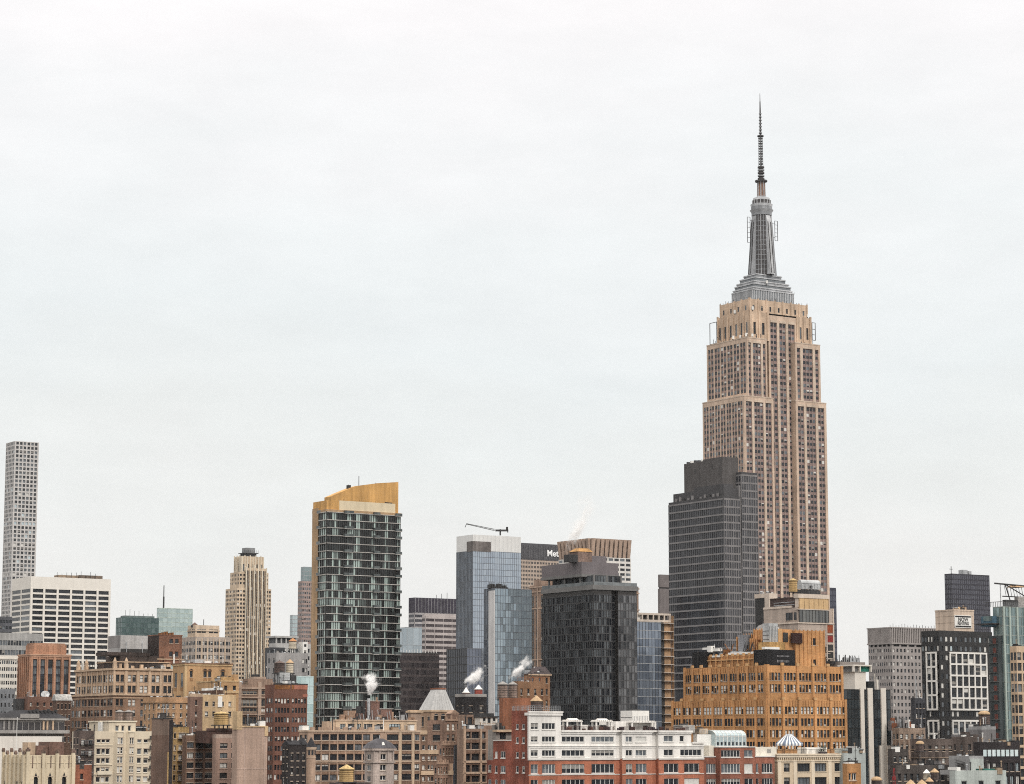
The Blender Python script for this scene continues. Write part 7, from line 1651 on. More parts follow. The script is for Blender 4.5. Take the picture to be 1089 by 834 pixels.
def cooling(t):
    x0, x1 = t.sR(297.5, 4), t.sR(308, 4); c = t.pt((x0 + x1) / 2, 5.2); r = empty('cooling_tower', (c.x, c.y, t.H), GRID); tag(r, 'pale blue steel cooling tower box on the red brown loft roof', 'cooling tower')
    w = (x1 - x0) / 2; h = t.z(714.8) - t.H; m = masonry('pale_blue_metal', (.42, .48, .52), .1, .1, .5); A = Acc(); A.box(-w, w, -1.4, 1.4, .6, h, m); A.build('casing', r); B = Acc(); B.box(-w - .4, w + 2.8, -1.6, 1.6, .35, .6, DSTEEL); [B.rod((e * w, f, 0), (e * w, f, .4), .1, DSTEEL) for e in (-1, 1) for f in (-1.4, 1.4)]; B.box(w + .5, w + 2.4, -1, 1, .6, h * .8, DSTEEL); B.build('platform', r); D = Acc(); D.cyl(-w * .4, 0, h, h + .5, .9, .8, DSTEEL, 14); D.build('fan', r); E = Acc(); [E.box(-w + .1, w - .1, -1.45, -1.4, .9 + .5 * k, 1.05 + .5 * k, STEEL) for k in range(4)]; E.build('louvre', r)
mid_left_lofts()

def beige_block():
    bg = masonry('beige_terracotta', (.40, .315, .25), .07, .1); lt = masonry('beige_light', (.50, .42, .335), .06, .1); cm = masonry('cream_end_bay', (.55, .47, .36), .06, .1)
    t = Bld('loft_building', 'long beige loft building with a regular grid of square dark windows across the bottom centre', 318, 327.5, 447, 650, 777)
    a, b = t.a, t.b; rows = [(780.9, 787.3), (791.5, 798), (802.2, 808.7), (813.2, 819.7), (824, 830.5), (835, 841)]; mx = {0: .66, 3: .12, 4: .14, 1: .04, 2: .04}
    cols = [(333.6 + 8.75 * k, 340.9 + 8.75 * k, 2) for k in range(7)] + [(411.5, 423.5, 3), (427.5, 437.5, 3), (441, 446, 2)]
    t.block(bg, R=sp(1, cols=cols + [(396.5, 404, 2)], rows=rows, ref=800, style='n2', frame=FD, mix=mx, depth=.22), L=sp(2, fill=.5, pitch=3, h=1.5, yb=850))
    for k in range(8): x = t.sR(332.4 + 8.75 * k); t.A('merlon').box(x - .6, x + .6, -.15, .4, t.H, t.H + .9, bg)
    t.band(t.H - .3, t.H + .1, .22, lt); t.A('cornice').box(-.1, a, -.16, .05, t.z(811), t.z(810), lt); t.A('cornice').box(t.sR(409), a, -.12, .05, t.z(779), t.z(777.5), lt)
    t.A('cream_bay').box(t.sR(424.2), t.sR(427), -.14, .05, 0, t.H, cm); t.A('cream_bay').box(t.sR(438.3), t.sR(440.5), -.14, .05, 0, t.H, cm)
    x0, x1 = t.sR(357, 2), a
    t.block(cm, x0, x1, 2, b - 1, t.H, t.z(766), part='penthouse', R=sp(1, cols=[(361.5, 367.5, 3), (370, 377, 3), (379.5, 384, 2), (387, 396, 4), (400.5, 408, 3), (414, 426, 4), (432, 444, 4)], rows=[(769.5, 775.3)], ref=770, style='n2', frame=FD, mix={0: .5, 3: .3, 5: .15, 4: .1})); t.band(t.z(766) - .1, t.z(765), .2, lt, x0, x1, 2, b - 1); t.block(lt, t.sR(348, 2), t.sR(357, 2), 2.2, 5, t.H, t.z(767), part='penthouse')
    P = t.A('chimney'); bb = masonry('chimney_brown', (.17, .11, .095), .15, .12); tn = masonry('chimney_tan', (.34, .25, .19)); zr = t.z(765); random.seed(8)
    for (p0, p1, py, m) in ((394.5, 404, 744.5, bb), (390, 394, 757, bb), (404, 417, 753.5, bb), (371, 380, 755, tn), (379, 386, 758, bb), (412, 419, 756, tn), (384, 389, 750, DSTEEL)): P.box(t.sR(p0, 7, 760), t.sR(p1, 7, 760), 7 + random.random(), 10, zr, t.z(py), m)
    Q = t.A('roof_plant')
    for k in range(30): x = t.sR(random.uniform(368, 440), 4, 760); Q.rod((x, 4, zr), (x + random.uniform(-.4, .4), 4.4, zr + random.uniform(.6, 2.8)), .1, random.choice((DSTEEL, STEEL)), 5)
    for k in range(12): x = t.sR(random.uniform(362, 440), 4, 760); Q.box(x, x + random.uniform(.5, 1.6), 4, 5, zr, zr + random.uniform(.4, 1.4), random.choice((DSTEEL, STEEL, tn, bb)))
    q = t.A('stack'); x = t.sR(394, 6, 750); q.cyl(x, 7, zr, t.z(741.5), .45, .4, STEEL, 12); q.cyl(x - 1.5, 7, zr, t.z(744), .25, .25, DSTEEL, 10); q.cyl(x + 2.6, 7.2, t.z(745), t.z(740), .3, .28, tn, 10); t.finish()
    # corner turret with cone
    tt = Bld('stair_turret', 'round cream corner turret with dark slate cone at the beige block left end', 324, 329, 334, 600, 796)
    r = (tt.a + tt.b) / 2 * .62; A = tt.A('wall'); cx = cy = 1.0; A.cyl(cx, cy, 0, tt.H, r, r, bg, 16); A.cyl(cx, cy, tt.H - .3, tt.H + .3, r * 1.15, r * 1.2, lt, 16); A.cyl(cx, cy, tt.z(806), tt.z(805), r * 1.1, r * 1.1, lt, 16); tt.A('cone_roof').cyl(cx, cy, tt.H + .3, tt.z(784), r * 1.15, .05, masonry('slate_black', (.035, .035, .04), .15, .1), 16)
    Wn = tt.A('slit_window')
    for k in range(3): th = R_(-140 + 40 * k); c, s = math.cos(th), math.sin(th); Wn.quad(*[(cx + (r + .03) * c - e * s, cy + (r + .03) * s + e * c, z) for e, z in ((-.25, tt.z(803)), (.25, tt.z(803)), (.25, tt.z(798)), (-.25, tt.z(798)))], GD)
    tt.finish()
    # white-grey pavilion with a mansard
    wp = masonry('weathered_marble', (.46, .43, .41), .1, .14); sl = masonry('slate_mansard', (.10, .098, .11), .12, .1)
    p = Bld('pavilion_tower', 'weathered white pavilion with a dark flared mansard roof before the beige loft grid', 388, 397, 419, 615, 797)
    p.block(wp, R=sp(1, cols=[(404.5, 410.5, 2)], rows=[(802, 808), (813.5, 819.5), (825, 830)], ref=800, style='n2', frame=FW, mix={0: 1}), L=sp(1, fill=.4, pitch=2.7, h=1.4, top=1.2, yb=840, style='n2', frame=FW))
    a, b = p.a, p.b; p.band(p.H - .3, p.H + .25, .5, wp); p.band(p.z(811.5), p.z(810), .3, wp)
    for (f, c) in (('R', .25), ('R', a - .25), ('R', a * .3), ('R', a * .72), ('L', b - .3)): p.pier(f, c - .22, c + .22, p.z(811), p.H - .3, .2, wp)
    A = p.A('mansard'); z0 = p.H + .25; z1, z2 = p.z(790), p.z(785.5)
    A.frustum(-.55, a + .55, -.55, b + .55, z0, .5, a - .5, .5, b - .5, z1, sl); A.frustum(.5, a - .5, .5, b - .5, z1 + .002, a * .38, a * .62, b * .38, b * .62, z2, sl); A.rod((a / 2, b / 2, z2), (a / 2, b / 2, z2 + .9), .12, STEEL); A.cyl(a * .5, .3, z1 - .6, z1 + .2, .5, .2, WPAINT, 10); p.finish()
beige_block()

def stepped_centre():
    br = masonry('ziggurat_brown', (.22, .155, .12), .12, .12); cr = masonry('ledge_cream', (.52, .43, .32), .06, .12); sl = masonry('zinc_white_roof', (.43, .475, .50), .05, .08)
    mx = {0: .5, 4: .14, 1: .2, 2: .1, 3: .06}
    t = Bld('loft_building', 'terraced brown building with cream ledges beneath the pale zinc pyramid roof', 437, 441, 475, 673, 779); t.tiers = True
    a, b = t.a, 16; t.b = b
    for k, (py0, py1, y) in enumerate(((779, 800, 0), (800, 822, -1.6), (822, 900, -3.2))):
        z1 = t.z(py0); z0 = 0 if k == 2 else t.z(py1)
        t.block(br, -y * .8 * 0, a, y, b if k == 0 else 0.0 - (1.6 if k == 2 else 0), z0, z1, part='wall', R=sp(1, 1, cols=[(443, 446, 1), (449, 452, 1), (455, 457.5, 1), (458.5, 461, 1), (462, 464.5, 1), (468, 471, 1)], rows=[(py0 + 4, py0 + 8.7), (py0 + 13.5, py0 + 18.5)], ref=800, style='dh', frame=FW if k < 2 else FD, mix=mx))
        t.A('cornice').box(-.1, a + .05, y - .3, y + .5, z1 - .55, z1 + .55, cr)
    t.finish()
    tp = masonry('tank_tower_tan', (.38, .285, .21), .1, .12)
    p = Bld('tank_tower', 'arched brick tower capped by a pale zinc truncated pyramid roof near bottom centre', 446.5, 459, 482, 690, 757)
    p.block(tp, z1=p.z(757), R=sp(1, cols=[(461.8, 466, 1), (469, 473.5, 1)], rows=[(761.5, 767), (768.5, 773)], ref=762, mix={0: 1}, style='dh', frame=FD, depth=.5), L=sp(2, fill=.35, pitch=6, h=2.6, top=1.4, yb=780, mix={0: 1}))
    a, b = p.a, p.b; A = p.A('arch')
    for (c0, c1) in ((461.8, 466), (469, 473.5)):
        x0, x1 = p.sR(c0), p.sR(c1); c, w = (x0 + x1) / 2, (x1 - x0) / 2; z0 = p.z(761.5)
        for k in range(8): q, s = math.pi * k / 8, math.pi * (k + 1) / 8; A.tri((c, -.03, z0), (c + w * math.cos(q), -.03, z0 + w * math.sin(q)), (c + w * math.cos(s), -.03, z0 + w * math.sin(s)), GD)
    z0 = p.z(757); A = p.A('pyramid_roof'); A.box(-.3, a + .3, -.3, b + .3, z0 + .002, z0 + .5, cr); A.frustum(-.2, a + .2, -.2, b + .2, z0 + .5, a * .36, a * .80, b * .30, b * .72, p.z(733), sl)
    C = p.A('roof_crest'); C.box(a * .34, a * .82, b * .28, b * .74, p.z(733) + .002, p.z(733) + .35, masonry('rust_plant', (.28, .12, .07)))
    for k in range(9): C.rod((a * (.36 + .05 * k), b * .3, p.z(733)), (a * (.36 + .05 * k), b * .3, p.z(731.3)), .08, masonry('rust_plant', (.28, .12, .07)), 4)
    for k in range(1, 8): f = k / 8; A.rod((-.2 + (a + .4) * f, -.22, z0 + .5), (a * (.36 + .44 * f), b * .30 - .02, p.z(733)), .06, sl, 4)
    p.finish()
    sb = Bld('tank_tower', 'small pale corniced roof hut left of the zinc pyramid roof', 434, 437, 447.5, 680, 757)
    sb.block(masonry('greige_trim', (.40, .33, .275), .08, .1), z1=sb.z(758)); sb.band(sb.z(758), sb.z(756), .5, cr); sb.band(sb.z(756), sb.z(755.2), .1, cr); sb.finish()
    ob = masonry('ornate_brown_brick', (.27, .19, .15), .14, .14); ol = masonry('ornate_buff', (.36, .27, .21), .1, .12)
    t = Bld('loft_building', 'ornate brown brick tower stepping down to the left with gabled dormer top at bottom centre', 466, 474, 496, 635, 766); t.tiers = True
    zs = [(766, 0, 470), (792, -1.8, 466.5), (812, -3.6, 461.5)]
    for k, (py, y, pl) in enumerate(zs):
        z1 = t.z(py); z0 = 0 if k == 2 else t.z(zs[k + 1][0]); x0 = t.sR(pl + 4, y) if k else 0
        x1 = t.a if k == 0 else t.sR(488 - 5.5 * k, y)
        t.block(ob, x0, x1, y, (y + 1.8 if k else 9), z0, z1, part='wall', R=sp(4, 1, fill=.55, pitch=2.7, h=1.7, top=.9, yb=850, style='dh', frame=FT, mix=mx), L=sp(1, fill=.4, pitch=2.7, h=1.5, top=1, yb=850)); t.A('cornice').box(x0 - .15, x1 + .1, y - .25, y + .3, z1 - .2, z1 + .35, ol)
        for q in range(5): c = x0 + .2 + (x1 - x0 - .4) * q / 4; t.A('pinnacle').box(c - .17, c + .17, y - .2, y + .2, z1 + .352, z1 + .9 + .3 * (q % 2), ol)
    A = t.A('dormer'); c = t.a * .45; A.extrude([(0, t.H + .36), (0.0, t.z(759)), (2.4, t.z(759)), (2.4, t.H + .36)], c - 1.2, c + 1.2, ob); A.tri((c - 1.4, -.02, t.z(759)), (c + 1.4, -.02, t.z(759)), (c, -.02, t.z(755)), ol); A.quad((c - 1.4, -.02, t.z(759)), (c, -.02, t.z(755)), (c, 2.4, t.z(755)), (c - 1.4, 2.4, t.z(759)), ol); A.quad((c, -.02, t.z(755)), (c + 1.4, -.02, t.z(759)), (c + 1.4, 2.4, t.z(759)), (c, 2.4, t.z(755)), ol); t.finish()
    fb = masonry('frame_brown_render', (.27, .205, .165), .1, .12); fl = masonry('frame_ledge', (.44, .35, .27), .08, .1)
    t = Bld('loft_building', 'brown framed building with large black window bays left of the red brick side wall', 486, 492.5, 519, 625, 775)
    t.block(fb, R=sp(1, cols=[(494.5, 500.5, 2), (501.5, 510, 3), (512.5, 516.5, 1)], rows=[(778.5, 785.5), (790, 797), (801.5, 809), (813.5, 821), (825.5, 832), (837, 843)], ref=795, style='n3', frame=FD, mix={0: .8, 4: .1, 3: .1}, depth=.6)); 
    for py in (811.5, 823.5, 833.5): t.A('cornice').box(-.1, t.a + .05, -.3, .05, t.z(py), t.z(py - 1.7), fl)
    x = t.sR(511.2); t.pier('R', x - .25, x + .25, 0, t.H, .3, fl); x = .4; t.pier('R', .05, .7, 0, t.H + .6, .3, fl); t.block(fb, t.sR(496, 2), t.sR(503.5, 2), 2, 6, t.H, t.z(760), part='penthouse', R=sp(1, cols=[(497.3, 502.3, 2)], rows=[(763, 772)], ref=765, style='n2', mix={0: 1})); t.finish()
    bk = masonry('tar_black_brick', (.028, .026, .028), .15, .1)
    t = Bld('tank_tower', 'black brick tank tower with two small capped turrets emitting steam', 484, 495, 517.5, 800, 741)
    t.block(bk, R=sp(2, fill=.3, pitch=4, h=2, top=3, yb=770, mix={0: .6, 4: .4}), L=sp(2, fill=.25, pitch=4, h=2, top=3, yb=770), parapet=True, pmat=masonry('grey_ledge', (.34, .33, .32), .08, .1)); rd = masonry('turret_red', (.30, .085, .07), .1); rb2 = masonry('turret_brown', (.16, .085, .075), .1)
    for (px, y, m, r, z1, z2) in ((490, t.b * .42, rb2, 1.2, 737, 731), (511.5, 2.4, rd, 1.3, 733, 728)):
        x = 1.9 if px == 490 else t.a - 1.6; A = t.A('turret'); A.cyl(x, y, t.H - 1, t.z(z1), r, r, m, 14); A.cyl(x, y, t.z(z1), t.z(z1) + .25, r * 1.15, r * 1.15, WPAINT, 14); A.cyl(x, y, t.z(z1) + .25, t.z(z2), r * .9, .12, WPAINT, 14)
    t.finish()
    cwb = masonry('white_hut_render', (.62, .59, .54), .06, .12)
    t = Bld('roof_hut', 'small white curved roof hut with three dark windows left of the red brick wall', 505, 510.5, 529, 660, 763)
    t.block(cwb, z1=t.H, z0=0, R=sp(1, cols=[(513.5, 516.5, 1), (518.5, 521.8, 1), (524, 527, 1)], rows=[(763.9, 769)], ref=765, mix={0: 1}, style='dh', frame=FD)); t.A('eaves').box(-.4, t.a + .3, -.4, t.b + .3, t.H, t.H + .35, DSTEEL); t.A('eaves').box(0, t.a * .9, .8, 4, t.H + .35, t.H + 1.1, DSTEEL); t.A('wall_base').box(-.1, t.a + .05, -.1, .05, 0, t.z(771.5), masonry('frame_brown_render', (.27, .205, .165), .1, .12)); t.finish()
    gy = masonry('grey_bulkhead', (.30, .28, .26), .1, .12)
    t = Bld('roof_hut', 'grey roof terrace hut with pale awning between the white hut and red brick wall', 519, 527.5, 546, 610, 776)
    t.block(gy, R=sp(1, cols=[(531.5, 538, 2)], rows=[(779.5, 786.5)], ref=780, mix={0: 1}, style='n2')); t.A('awning').box(-.4, t.a + .2, -1.0, 1, t.z(778.5), t.z(776.3), masonry('ledge_cream', (.52, .43, .32), .06, .12)); A = t.A('roof_plant'); random.seed(44)
    for k in range(9): x = random.uniform(0, t.a - 1); A.box(x, x + random.uniform(.3, .9), 1, 2, t.H, t.H + random.uniform(.4, 1.8), random.choice((DSTEEL, gy, masonry('tar_black_brick', (.028, .026, .028)))))
    t.finish()
    rb = masonry('brick_orange_brown', (.27, .125, .075), .12, .14); ol2 = masonry('olive_brick', (.25, .155, .095), .12, .12)
    t = Bld('loft_building', 'orange brown brick block carrying twin grey water tanks behind the red brick wall', 531, 535, 570, 720, 745.5); t.tiers = True
    t.block(rb, parapet=True); t.finish()
    tb = t
    t = Bld('loft_building', 'olive brown brick block with wire fence roof between the twin tanks and the black tower', 546, 551, 580, 800, 727.5)
    t.block(ol2, R=sp(4, 1, fill=.3, pitch=3.8, h=2, top=1.5, yb=760, mix={0: .7, 4: .3}), parapet=True); A = t.A('fence')
    for k in range(12): x = t.a * k / 12; A.rod((x, .2, t.H + .9), (x, .2, t.H + 2.2), .06, masonry('rust_plant', (.28, .12, .07)), 4)
    A.rod((0, .2, t.H + 2.2), (t.a, .2, t.H + 2.2), .06, masonry('rust_plant', (.28, .12, .07)), 4); t.finish()
    t = Bld('loft_building', 'brown block with a sloping dark slate roof tucked against the black glass tower', 557, 563, 585, 880, 717)
    t.block(masonry('olive_brick', (.25, .155, .095), .12, .12), R=sp(3, fill=.3, pitch=4, h=2, yb=760)); A = t.A('slate_roof'); A.frustum(-.4, t.a + .4, -.4, t.b + .4, t.H, t.a * .5, t.a, 3, t.b, t.z(708.5), masonry('slate_brown', (.06, .048, .05), .12, .1)); A.box(-.5, t.a + .4, -.5, 0, t.H - .4, t.H, masonry('ledge_cream', (.52, .43, .32), .06, .12)); t.finish()
    return tb
TB = stepped_centre()

# ================================================================ roof water tanks
WOOD = masonry('tank_wood_grey', (.24, .20, .18), .15, .25); WOODB = masonry('tank_wood_brown', (.13, .095, .085), .15, .2); YEL = masonry('tank_yellow', (.50, .38, .19), .06, .15); CRM = masonry('tank_cream', (.60, .53, .42), .06, .12)
TANR = masonry('tank_roof_tan', (.44, .34, .22), .08, .1); ORR = masonry('tank_roof_orange', (.48, .25, .12), .1, .1); GRR = masonry('tank_roof_grey', (.30, .29, .28), .1, .1)
def water_tower(label, px, pbase, pb0, pb1, pc, wpx, d, body, roof, dome=False, group='wooden roof water tanks'):
    rx, ry, rz = ray(px, pbase); X = d * rx / ry
    Zf = lambda py: EYE + d * ray(px, py)[2] / ray(px, py)[1]
    zb = Zf(pbase); r = empty('water_tower', (X, d, zb), GRID); tag(r, label, 'water tower', group)
    R = wpx * d / F / 2; z0, z1, zc = Zf(pb0) - zb, Zf(pb1) - zb, Zf(pc) - zb
    A = Acc(); n = 24; A.cyl(0, 0, z0, z1, R * .97, R * .93, body, n)
    for k in range(6): z = z0 + (z1 - z0) * (k + .4) / 6; A.cyl(0, 0, z, z + .07, R * .985, R * .985, DSTEEL if body is not YEL else masonry('hoop_brown', (.2, .13, .06)), n)
    for k in range(n):                                                # staves
        th = 2 * math.pi * k / n; A.rod((R * .965 * math.cos(th), R * .965 * math.sin(th), z0), (R * .93 * math.cos(th), R * .93 * math.sin(th), z1), .03, body, 4)
    A.build('tank', r); B = Acc()
    B.cyl(0, 0, z1 - .12, z1 + .02, R * 1.05, R * 1.07, roof, n)
    if dome:
        for k in range(5): a0, a1 = math.pi / 2 * k / 5, math.pi / 2 * (k + 1) / 5; B.cyl(0, 0, z1 + .02 + (zc - z1) * math.sin(a0), z1 + .02 + (zc - z1) * math.sin(a1), R * 1.05 * math.cos(a0), R * 1.05 * math.cos(a1), roof, n, cap=False)
    else: B.cyl(0, 0, z1 + .02, zc, R * 1.07, .06, roof, n)
    B.cyl(0, 0, zc - .1, zc + .25, .1, .06, DSTEEL, 8); B.build('roof', r)
    for sx in (-1, 1):
        for sy in (-1, 1): L = Acc(); L.box(sx * R * .62 - .12, sx * R * .62 + .12, sy * R * .62 - .12, sy * R * .62 + .12, 0, z0 - .25, DSTEEL); L.build('leg', r)
    P = Acc(); P.box(-R, R, -R, R, z0 - .25, z0 - .02, DSTEEL)
    if z0 > 1.5: P.rod((-R * .62, -R * .62, .2), (R * .62, -R * .62, z0 - .3), .05, DSTEEL, 4); P.rod((R * .62, -R * .62, .2), (-R * .62, -R * .62, z0 - .3), .05, DSTEEL, 4)
    P.build('platform', r)
    T = Acc(); tx, ty = R * .75, -R * .75
    for e in (-.18, .18): T.rod((tx + e, ty, 0), (tx + e, ty, z1), .03, DSTEEL, 4)
    k = .3
    while k < z1: T.rod((tx - .18, ty, k), (tx + .18, ty, k), .025, DSTEEL, 4); k += .35
    T.build('ladder', r); return r
def support(label, xl, xc, xr, d, yt, rgb=(.10, .08, .075)):
    t = Bld('loft_building', label, xl, xc, xr, d, yt); t.block(masonry('support_brick', rgb, .15, .1), parapet=False); t.finish()
support('low dark roof under the gold yellow tank at the bottom edge', 350, 358, 394, 585, 832.5)
support('low dark roof under the tan tank caps at the bottom edge', 955, 962, 1003, 575, 837)
support('low dark roof under the domed tank at the foot of the finned slab', 917, 922, 944, 560, 838)
water_tower('bright gold yellow water tank with pointed cone roof before the beige loft grid', 368.5, 832.5, 831.5, 818, 813, 16, 588, YEL, masonry('tank_roof_gold', (.5, .40, .2)))
water_tower('left grey wooden tank of the pair on the orange brown brick block', 534.5, 745.5, 743, 728, 724.5, 11.5, 726, WOOD, GRR)
water_tower('right grey wooden tank of the pair on the orange brown brick block', 545.2, 745.5, 743, 728, 724.5, 10, 730, WOOD, GRR)
water_tower('dark water tank with a pale tan cone on the white corner tower roof', 570.5, 757.3, 756.8, 745.5, 739.5, 12.5, 589, WOODB, TANR)
water_tower('cream water tank with orange cone above the blank grey side wall', 311.2, 696, 690, 682, 678.5, 8.6, 1008, CRM, ORR)
water_tower('brown wooden water tank on the red brown loft roof beside the cream cone tank', 297, 727.5, 716, 705.5, 702.5, 11.5, 773, WOODB, WOODB)
water_tower('small cream tank with orange tip on the red brown loft roof', 308, 727.5, 716, 705, 701, 8.0, 776, CRM, TANR)
water_tower('left grey tank of the twin tanks on the pale cream apartment house', 127, 767.3, 766.2, 757, 754.8, 9, 708, WOOD, GRR)
water_tower('right grey tank of the twin tanks on the pale cream apartment house', 136.6, 767.3, 766.2, 757, 754.8, 9, 708, WOOD, GRR)
water_tower('yellow water tank on the maroon roof terrace of the pinkish tenement', 235.2, 776.5, 770.8, 759, 756.5, 16, 608, YEL, masonry('tank_roof_gold', (.5, .40, .2)))
water_tower('gold yellow water tank standing before the base of the tall stone skyscraper', 843.6, 633.5, 629.5, 617.5, 615, 9.4, 912, YEL, masonry('tank_roof_gold', (.5, .40, .2)))
water_tower('brown water tank with a tan domed cap before the black and white grid tower', 1047, 776, 774.5, 759.5, 756, 12, 708, WOODB, TANR, dome=True)
water_tower('brown tank with small tan cap on the dark umber ledged loft', 978.5, 800, 799, 791, 788, 8.5, 755, WOODB, TANR, dome=True)
water_tower('tan capped tank at the bottom edge, leftmost of the cluster', 968.5, 837, 836.5, 834, 829, 10, 578, WOODB, TANR)
water_tower('tan capped tank at the bottom edge, second of the cluster and partly cut off', 980.5, 837, 836.5, 834, 829, 10.5, 580, WOODB, TANR)
water_tower('tan capped tank at the bottom edge standing third of the cluster', 988.5, 837, 836.5, 831, 826.5, 8.5, 583, WOODB, TANR)
water_tower('tan capped tank set further back at right in the bottom cluster', 994.3, 837, 829, 821.2, 817, 8.8, 590, WOODB, TANR)
water_tower('white capped little tank in the bottom cluster of tan capped tanks', 985.7, 837, 829, 822, 818, 7, 592, CRM, WPAINT)
water_tower('brown tank with tan dome at the foot of the black finned slab', 932.3, 838, 836, 829.5, 826, 11, 566, WOODB, TANR, dome=True)

# cooler on the grey brick tower roof
def cooler():
    t = RC; x0, x1 = t.sR(851.5, 1, 625), t.sR(871.5, 1, 625); c = t.pt((x0 + x1) / 2, 1.6); zb = t.z(631.4); r = empty('rooftop_unit', (c.x, c.y, zb), GRID); tag(r, 'rounded pale blue cooling unit on top of the buff louvre crown', 'roof unit')
    w = (x1 - x0) / 2; h = t.z(616) - zb; m = masonry('pale_blue_metal', (.42, .48, .52), .1, .1, .5); A = Acc(); n = 10
    prof = [(-1.3, h * .35)] + [(-1.3 * math.cos(math.pi * k / n), h * .6 + h * .4 * math.sin(math.pi * k / n)) for k in range(n + 1)] + [(1.3, h * .35)]
    A.extrude(prof, -w, w, m); A.build('casing', r); B = Acc(); B.box(-w, w, -1.25, 1.25, .0, h * .3, DSTEEL); B.build('base', r); D = Acc()
    for k in range(7): D.rod((-w + 2 * w * k / 6, -1.4, h * .3), (-w + 2 * w * k / 6, -1.4, h * .75), .08, STEEL, 4)
    D.rod((-w, -1.4, h * .75), (w, -1.4, h * .75), .08, STEEL, 4); D.box(-w * .2, w * .1, -1.42, -1.32, h * .4, h * .6, DSTEEL); D.build('rail', r)
cooler()
# red hoist mast beside the finned slab
def hoist():
    d = 590; rx, ry, _ = ray(951, 834); X = d * rx / ry; r = empty('hoist_mast', (X, d, EYE - 20), GRID); tag(r, 'small red lattice hoist standing right of the black finned slab at the bottom', 'hoist')
    m = masonry('hoist_paint_red', (.27, .045, .05), .06); A = Acc(); zt = EYE + d * ray(951, 817)[2] / ray(951, 817)[1] - (EYE - 20); B = Acc()
    for e in (-.8, .8): A.rod((e, 0, 0), (e * .25, 0, zt), .08, m, 5)
    for k in range(10): f, g = k / 10, (k + 1) / 10; A.rod((-.8 + .6 * f, 0, zt * f), (.8 - .6 * g, 0, zt * g), .05, m, 4)
    A.build('mast', r); B.box(-.35, .35, -.3, .3, zt * .80, zt * .86, m); B.build('cage', r)
hoist()

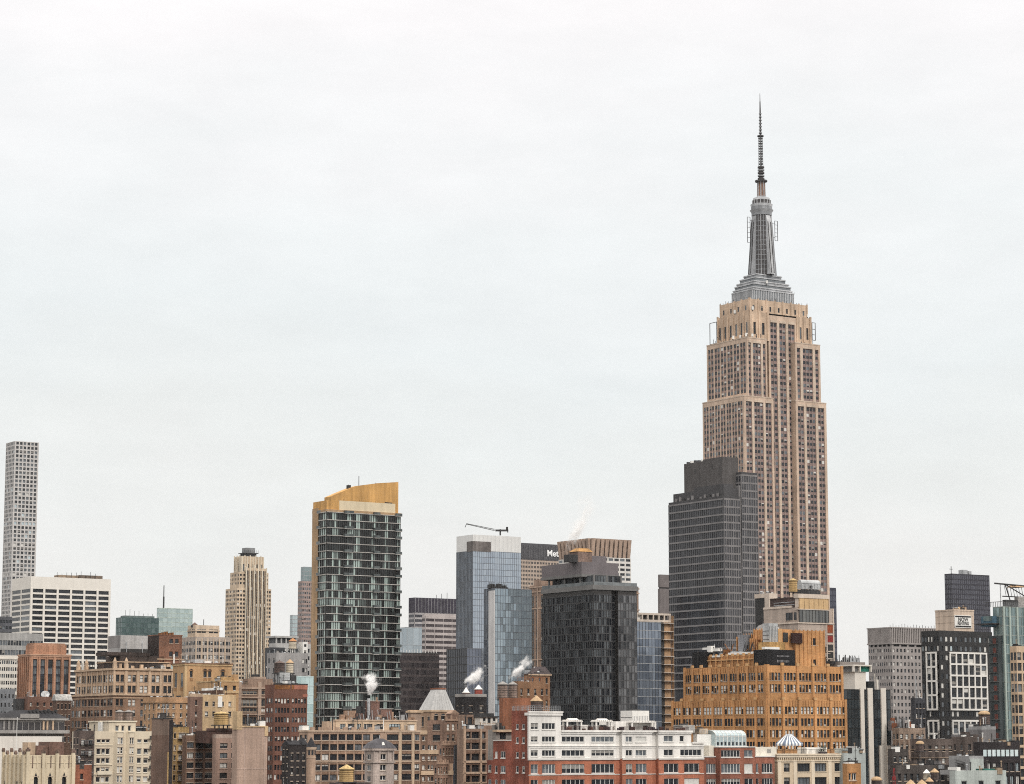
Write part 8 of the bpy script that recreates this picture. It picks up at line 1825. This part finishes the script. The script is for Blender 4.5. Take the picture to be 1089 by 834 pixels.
# ================================================================ steam plumes (real volumes)
def steam(label, px, py, wpx, hpx, d, tilt, dens, seed, scale=1.6):
    rx, ry, rz = ray(px, py); loc = Vector((d * rx / ry, d, EYE + d * rz / ry))
    m = bpy.data.materials.new('steam'); m.use_nodes = True; t = m.node_tree; t.nodes.clear(); L = t.links.new
    out = N(t, 'ShaderNodeOutputMaterial'); pv = N(t, 'ShaderNodeVolumePrincipled'); pv.inputs['Color'].default_value = (.97, .97, .97, 1); pv.inputs['Anisotropy'].default_value = .0
    tcx = N(t, 'ShaderNodeTexCoord'); sx = N(t, 'ShaderNodeSeparateXYZ'); L(tcx.outputs['Object'], sx.inputs[0]); tp = N(t, 'ShaderNodeMath', operation='MULTIPLY_ADD'); tp.inputs[1].default_value = -.75; tp.inputs[2].default_value = 1.75; L(sx.outputs[2], tp.inputs[0])
    cx_ = N(t, 'ShaderNodeCombineXYZ'); fx = [N(t, 'ShaderNodeMath', operation='MULTIPLY') for _ in (0, 1)]
    for q in (0, 1): L(sx.outputs[q], fx[q].inputs[0]); L(tp.outputs[0], fx[q].inputs[1]); L(fx[q].outputs[0], cx_.inputs[q])
    L(sx.outputs[2], cx_.inputs[2]); ln = N(t, 'ShaderNodeVectorMath', operation='LENGTH'); L(cx_.outputs[0], ln.inputs[0])
    mpx = N(t, 'ShaderNodeMapping'); mpx.inputs['Location'].default_value = (seed, seed * 2.3, seed * .7); L(tcx.outputs['Object'], mpx.inputs[0])
    nz = N(t, 'ShaderNodeTexNoise', Scale=scale, Detail=5.0, Roughness=.6); L(mpx.outputs[0], nz.inputs['Vector'])
    a = N(t, 'ShaderNodeMath', operation='MULTIPLY_ADD'); a.inputs[1].default_value = 3.0; a.inputs[2].default_value = -.95; L(nz.outputs['Fac'], a.inputs[0])
    s = N(t, 'ShaderNodeMath', operation='SUBTRACT'); L(a.outputs[0], s.inputs[0]); L(ln.outputs['Value'], s.inputs[1])
    k = N(t, 'ShaderNodeMath', operation='MULTIPLY_ADD'); k.inputs[1].default_value = 1.1; k.inputs[2].default_value = .42; k.use_clamp = True; L(s.outputs[0], k.inputs[0])
    e = N(t, 'ShaderNodeMath', operation='MULTIPLY'); e.inputs[1].default_value = dens; pw_ = N(t, 'ShaderNodeMath', operation='POWER'); pw_.inputs[1].default_value = 2.2; L(k.outputs[0], pw_.inputs[0]); td = N(t, 'ShaderNodeMath', operation='MULTIPLY_ADD'); td.inputs[1].default_value = -.42; td.inputs[2].default_value = .58; L(sx.outputs[2], td.inputs[0]); tm = N(t, 'ShaderNodeMath', operation='MULTIPLY'); L(pw_.outputs[0], tm.inputs[0]); L(td.outputs[0], tm.inputs[1]); L(tm.outputs[0], e.inputs[0]); L(e.outputs[0], pv.inputs['Density']); L(pv.outputs[0], out.inputs['Volume'])
    A = Acc(); n, mm = 20, 10
    for j in range(mm):
        t0, t1 = -math.pi / 2 + math.pi * j / mm, -math.pi / 2 + math.pi * (j + 1) / mm
        A.cyl(0, 0, math.sin(t0), math.sin(t1), max(1e-5, math.cos(t0)), max(1.1e-4, math.cos(t1)), m, n, cap=False)
    o = A.build('steam_plume'); o.location = loc; o.scale = (wpx * d / F / 2, max(wpx, 8) * d / F / 2, hpx * d / F / 2); o.rotation_euler = (0, R_(tilt), 0); tag(o, label, 'steam', kind='stuff')
steam('dense white steam puff in front of the dark balcony apartment tower', 395, 727.5, 27, 25, 672, 8, 11.0, 1.0, 1.9)
steam('white steam drifting right from the black turreted tank tower', 505, 720.5, 23, 35, 820, 48, 8.0, 4.0, 1.9)
steam('white steam drifting right from behind the twin grey tanks', 554, 710.5, 22, 36, 790, 42, 6.5, 7.0, 1.9)
steam('faint grey steam rising behind the mauve penthouse of the black glass tower', 618, 556, 36, 76, 1000, 22, 1.0, 9.0, 1.8)

# ================================================================ the air between here and the far towers
def haze():
    m = bpy.data.materials.new('haze_air'); m.use_nodes = True; t = m.node_tree; t.nodes.clear()
    o = N(t, 'ShaderNodeOutputMaterial'); v = N(t, 'ShaderNodeVolumePrincipled'); v.inputs['Color'].default_value = (.90, .92, .94, 1); v.inputs['Density'].default_value = .000014; v.inputs['Anisotropy'].default_value = .2
    t.links.new(v.outputs[0], o.inputs['Volume'])
    A = Acc(); A.box(-2500, 2500, -60, 3600, -1, 470, m); b = A.build('haze'); tag(b, 'thin pale haze in the air over the city', 'haze', kind='stuff')
haze()
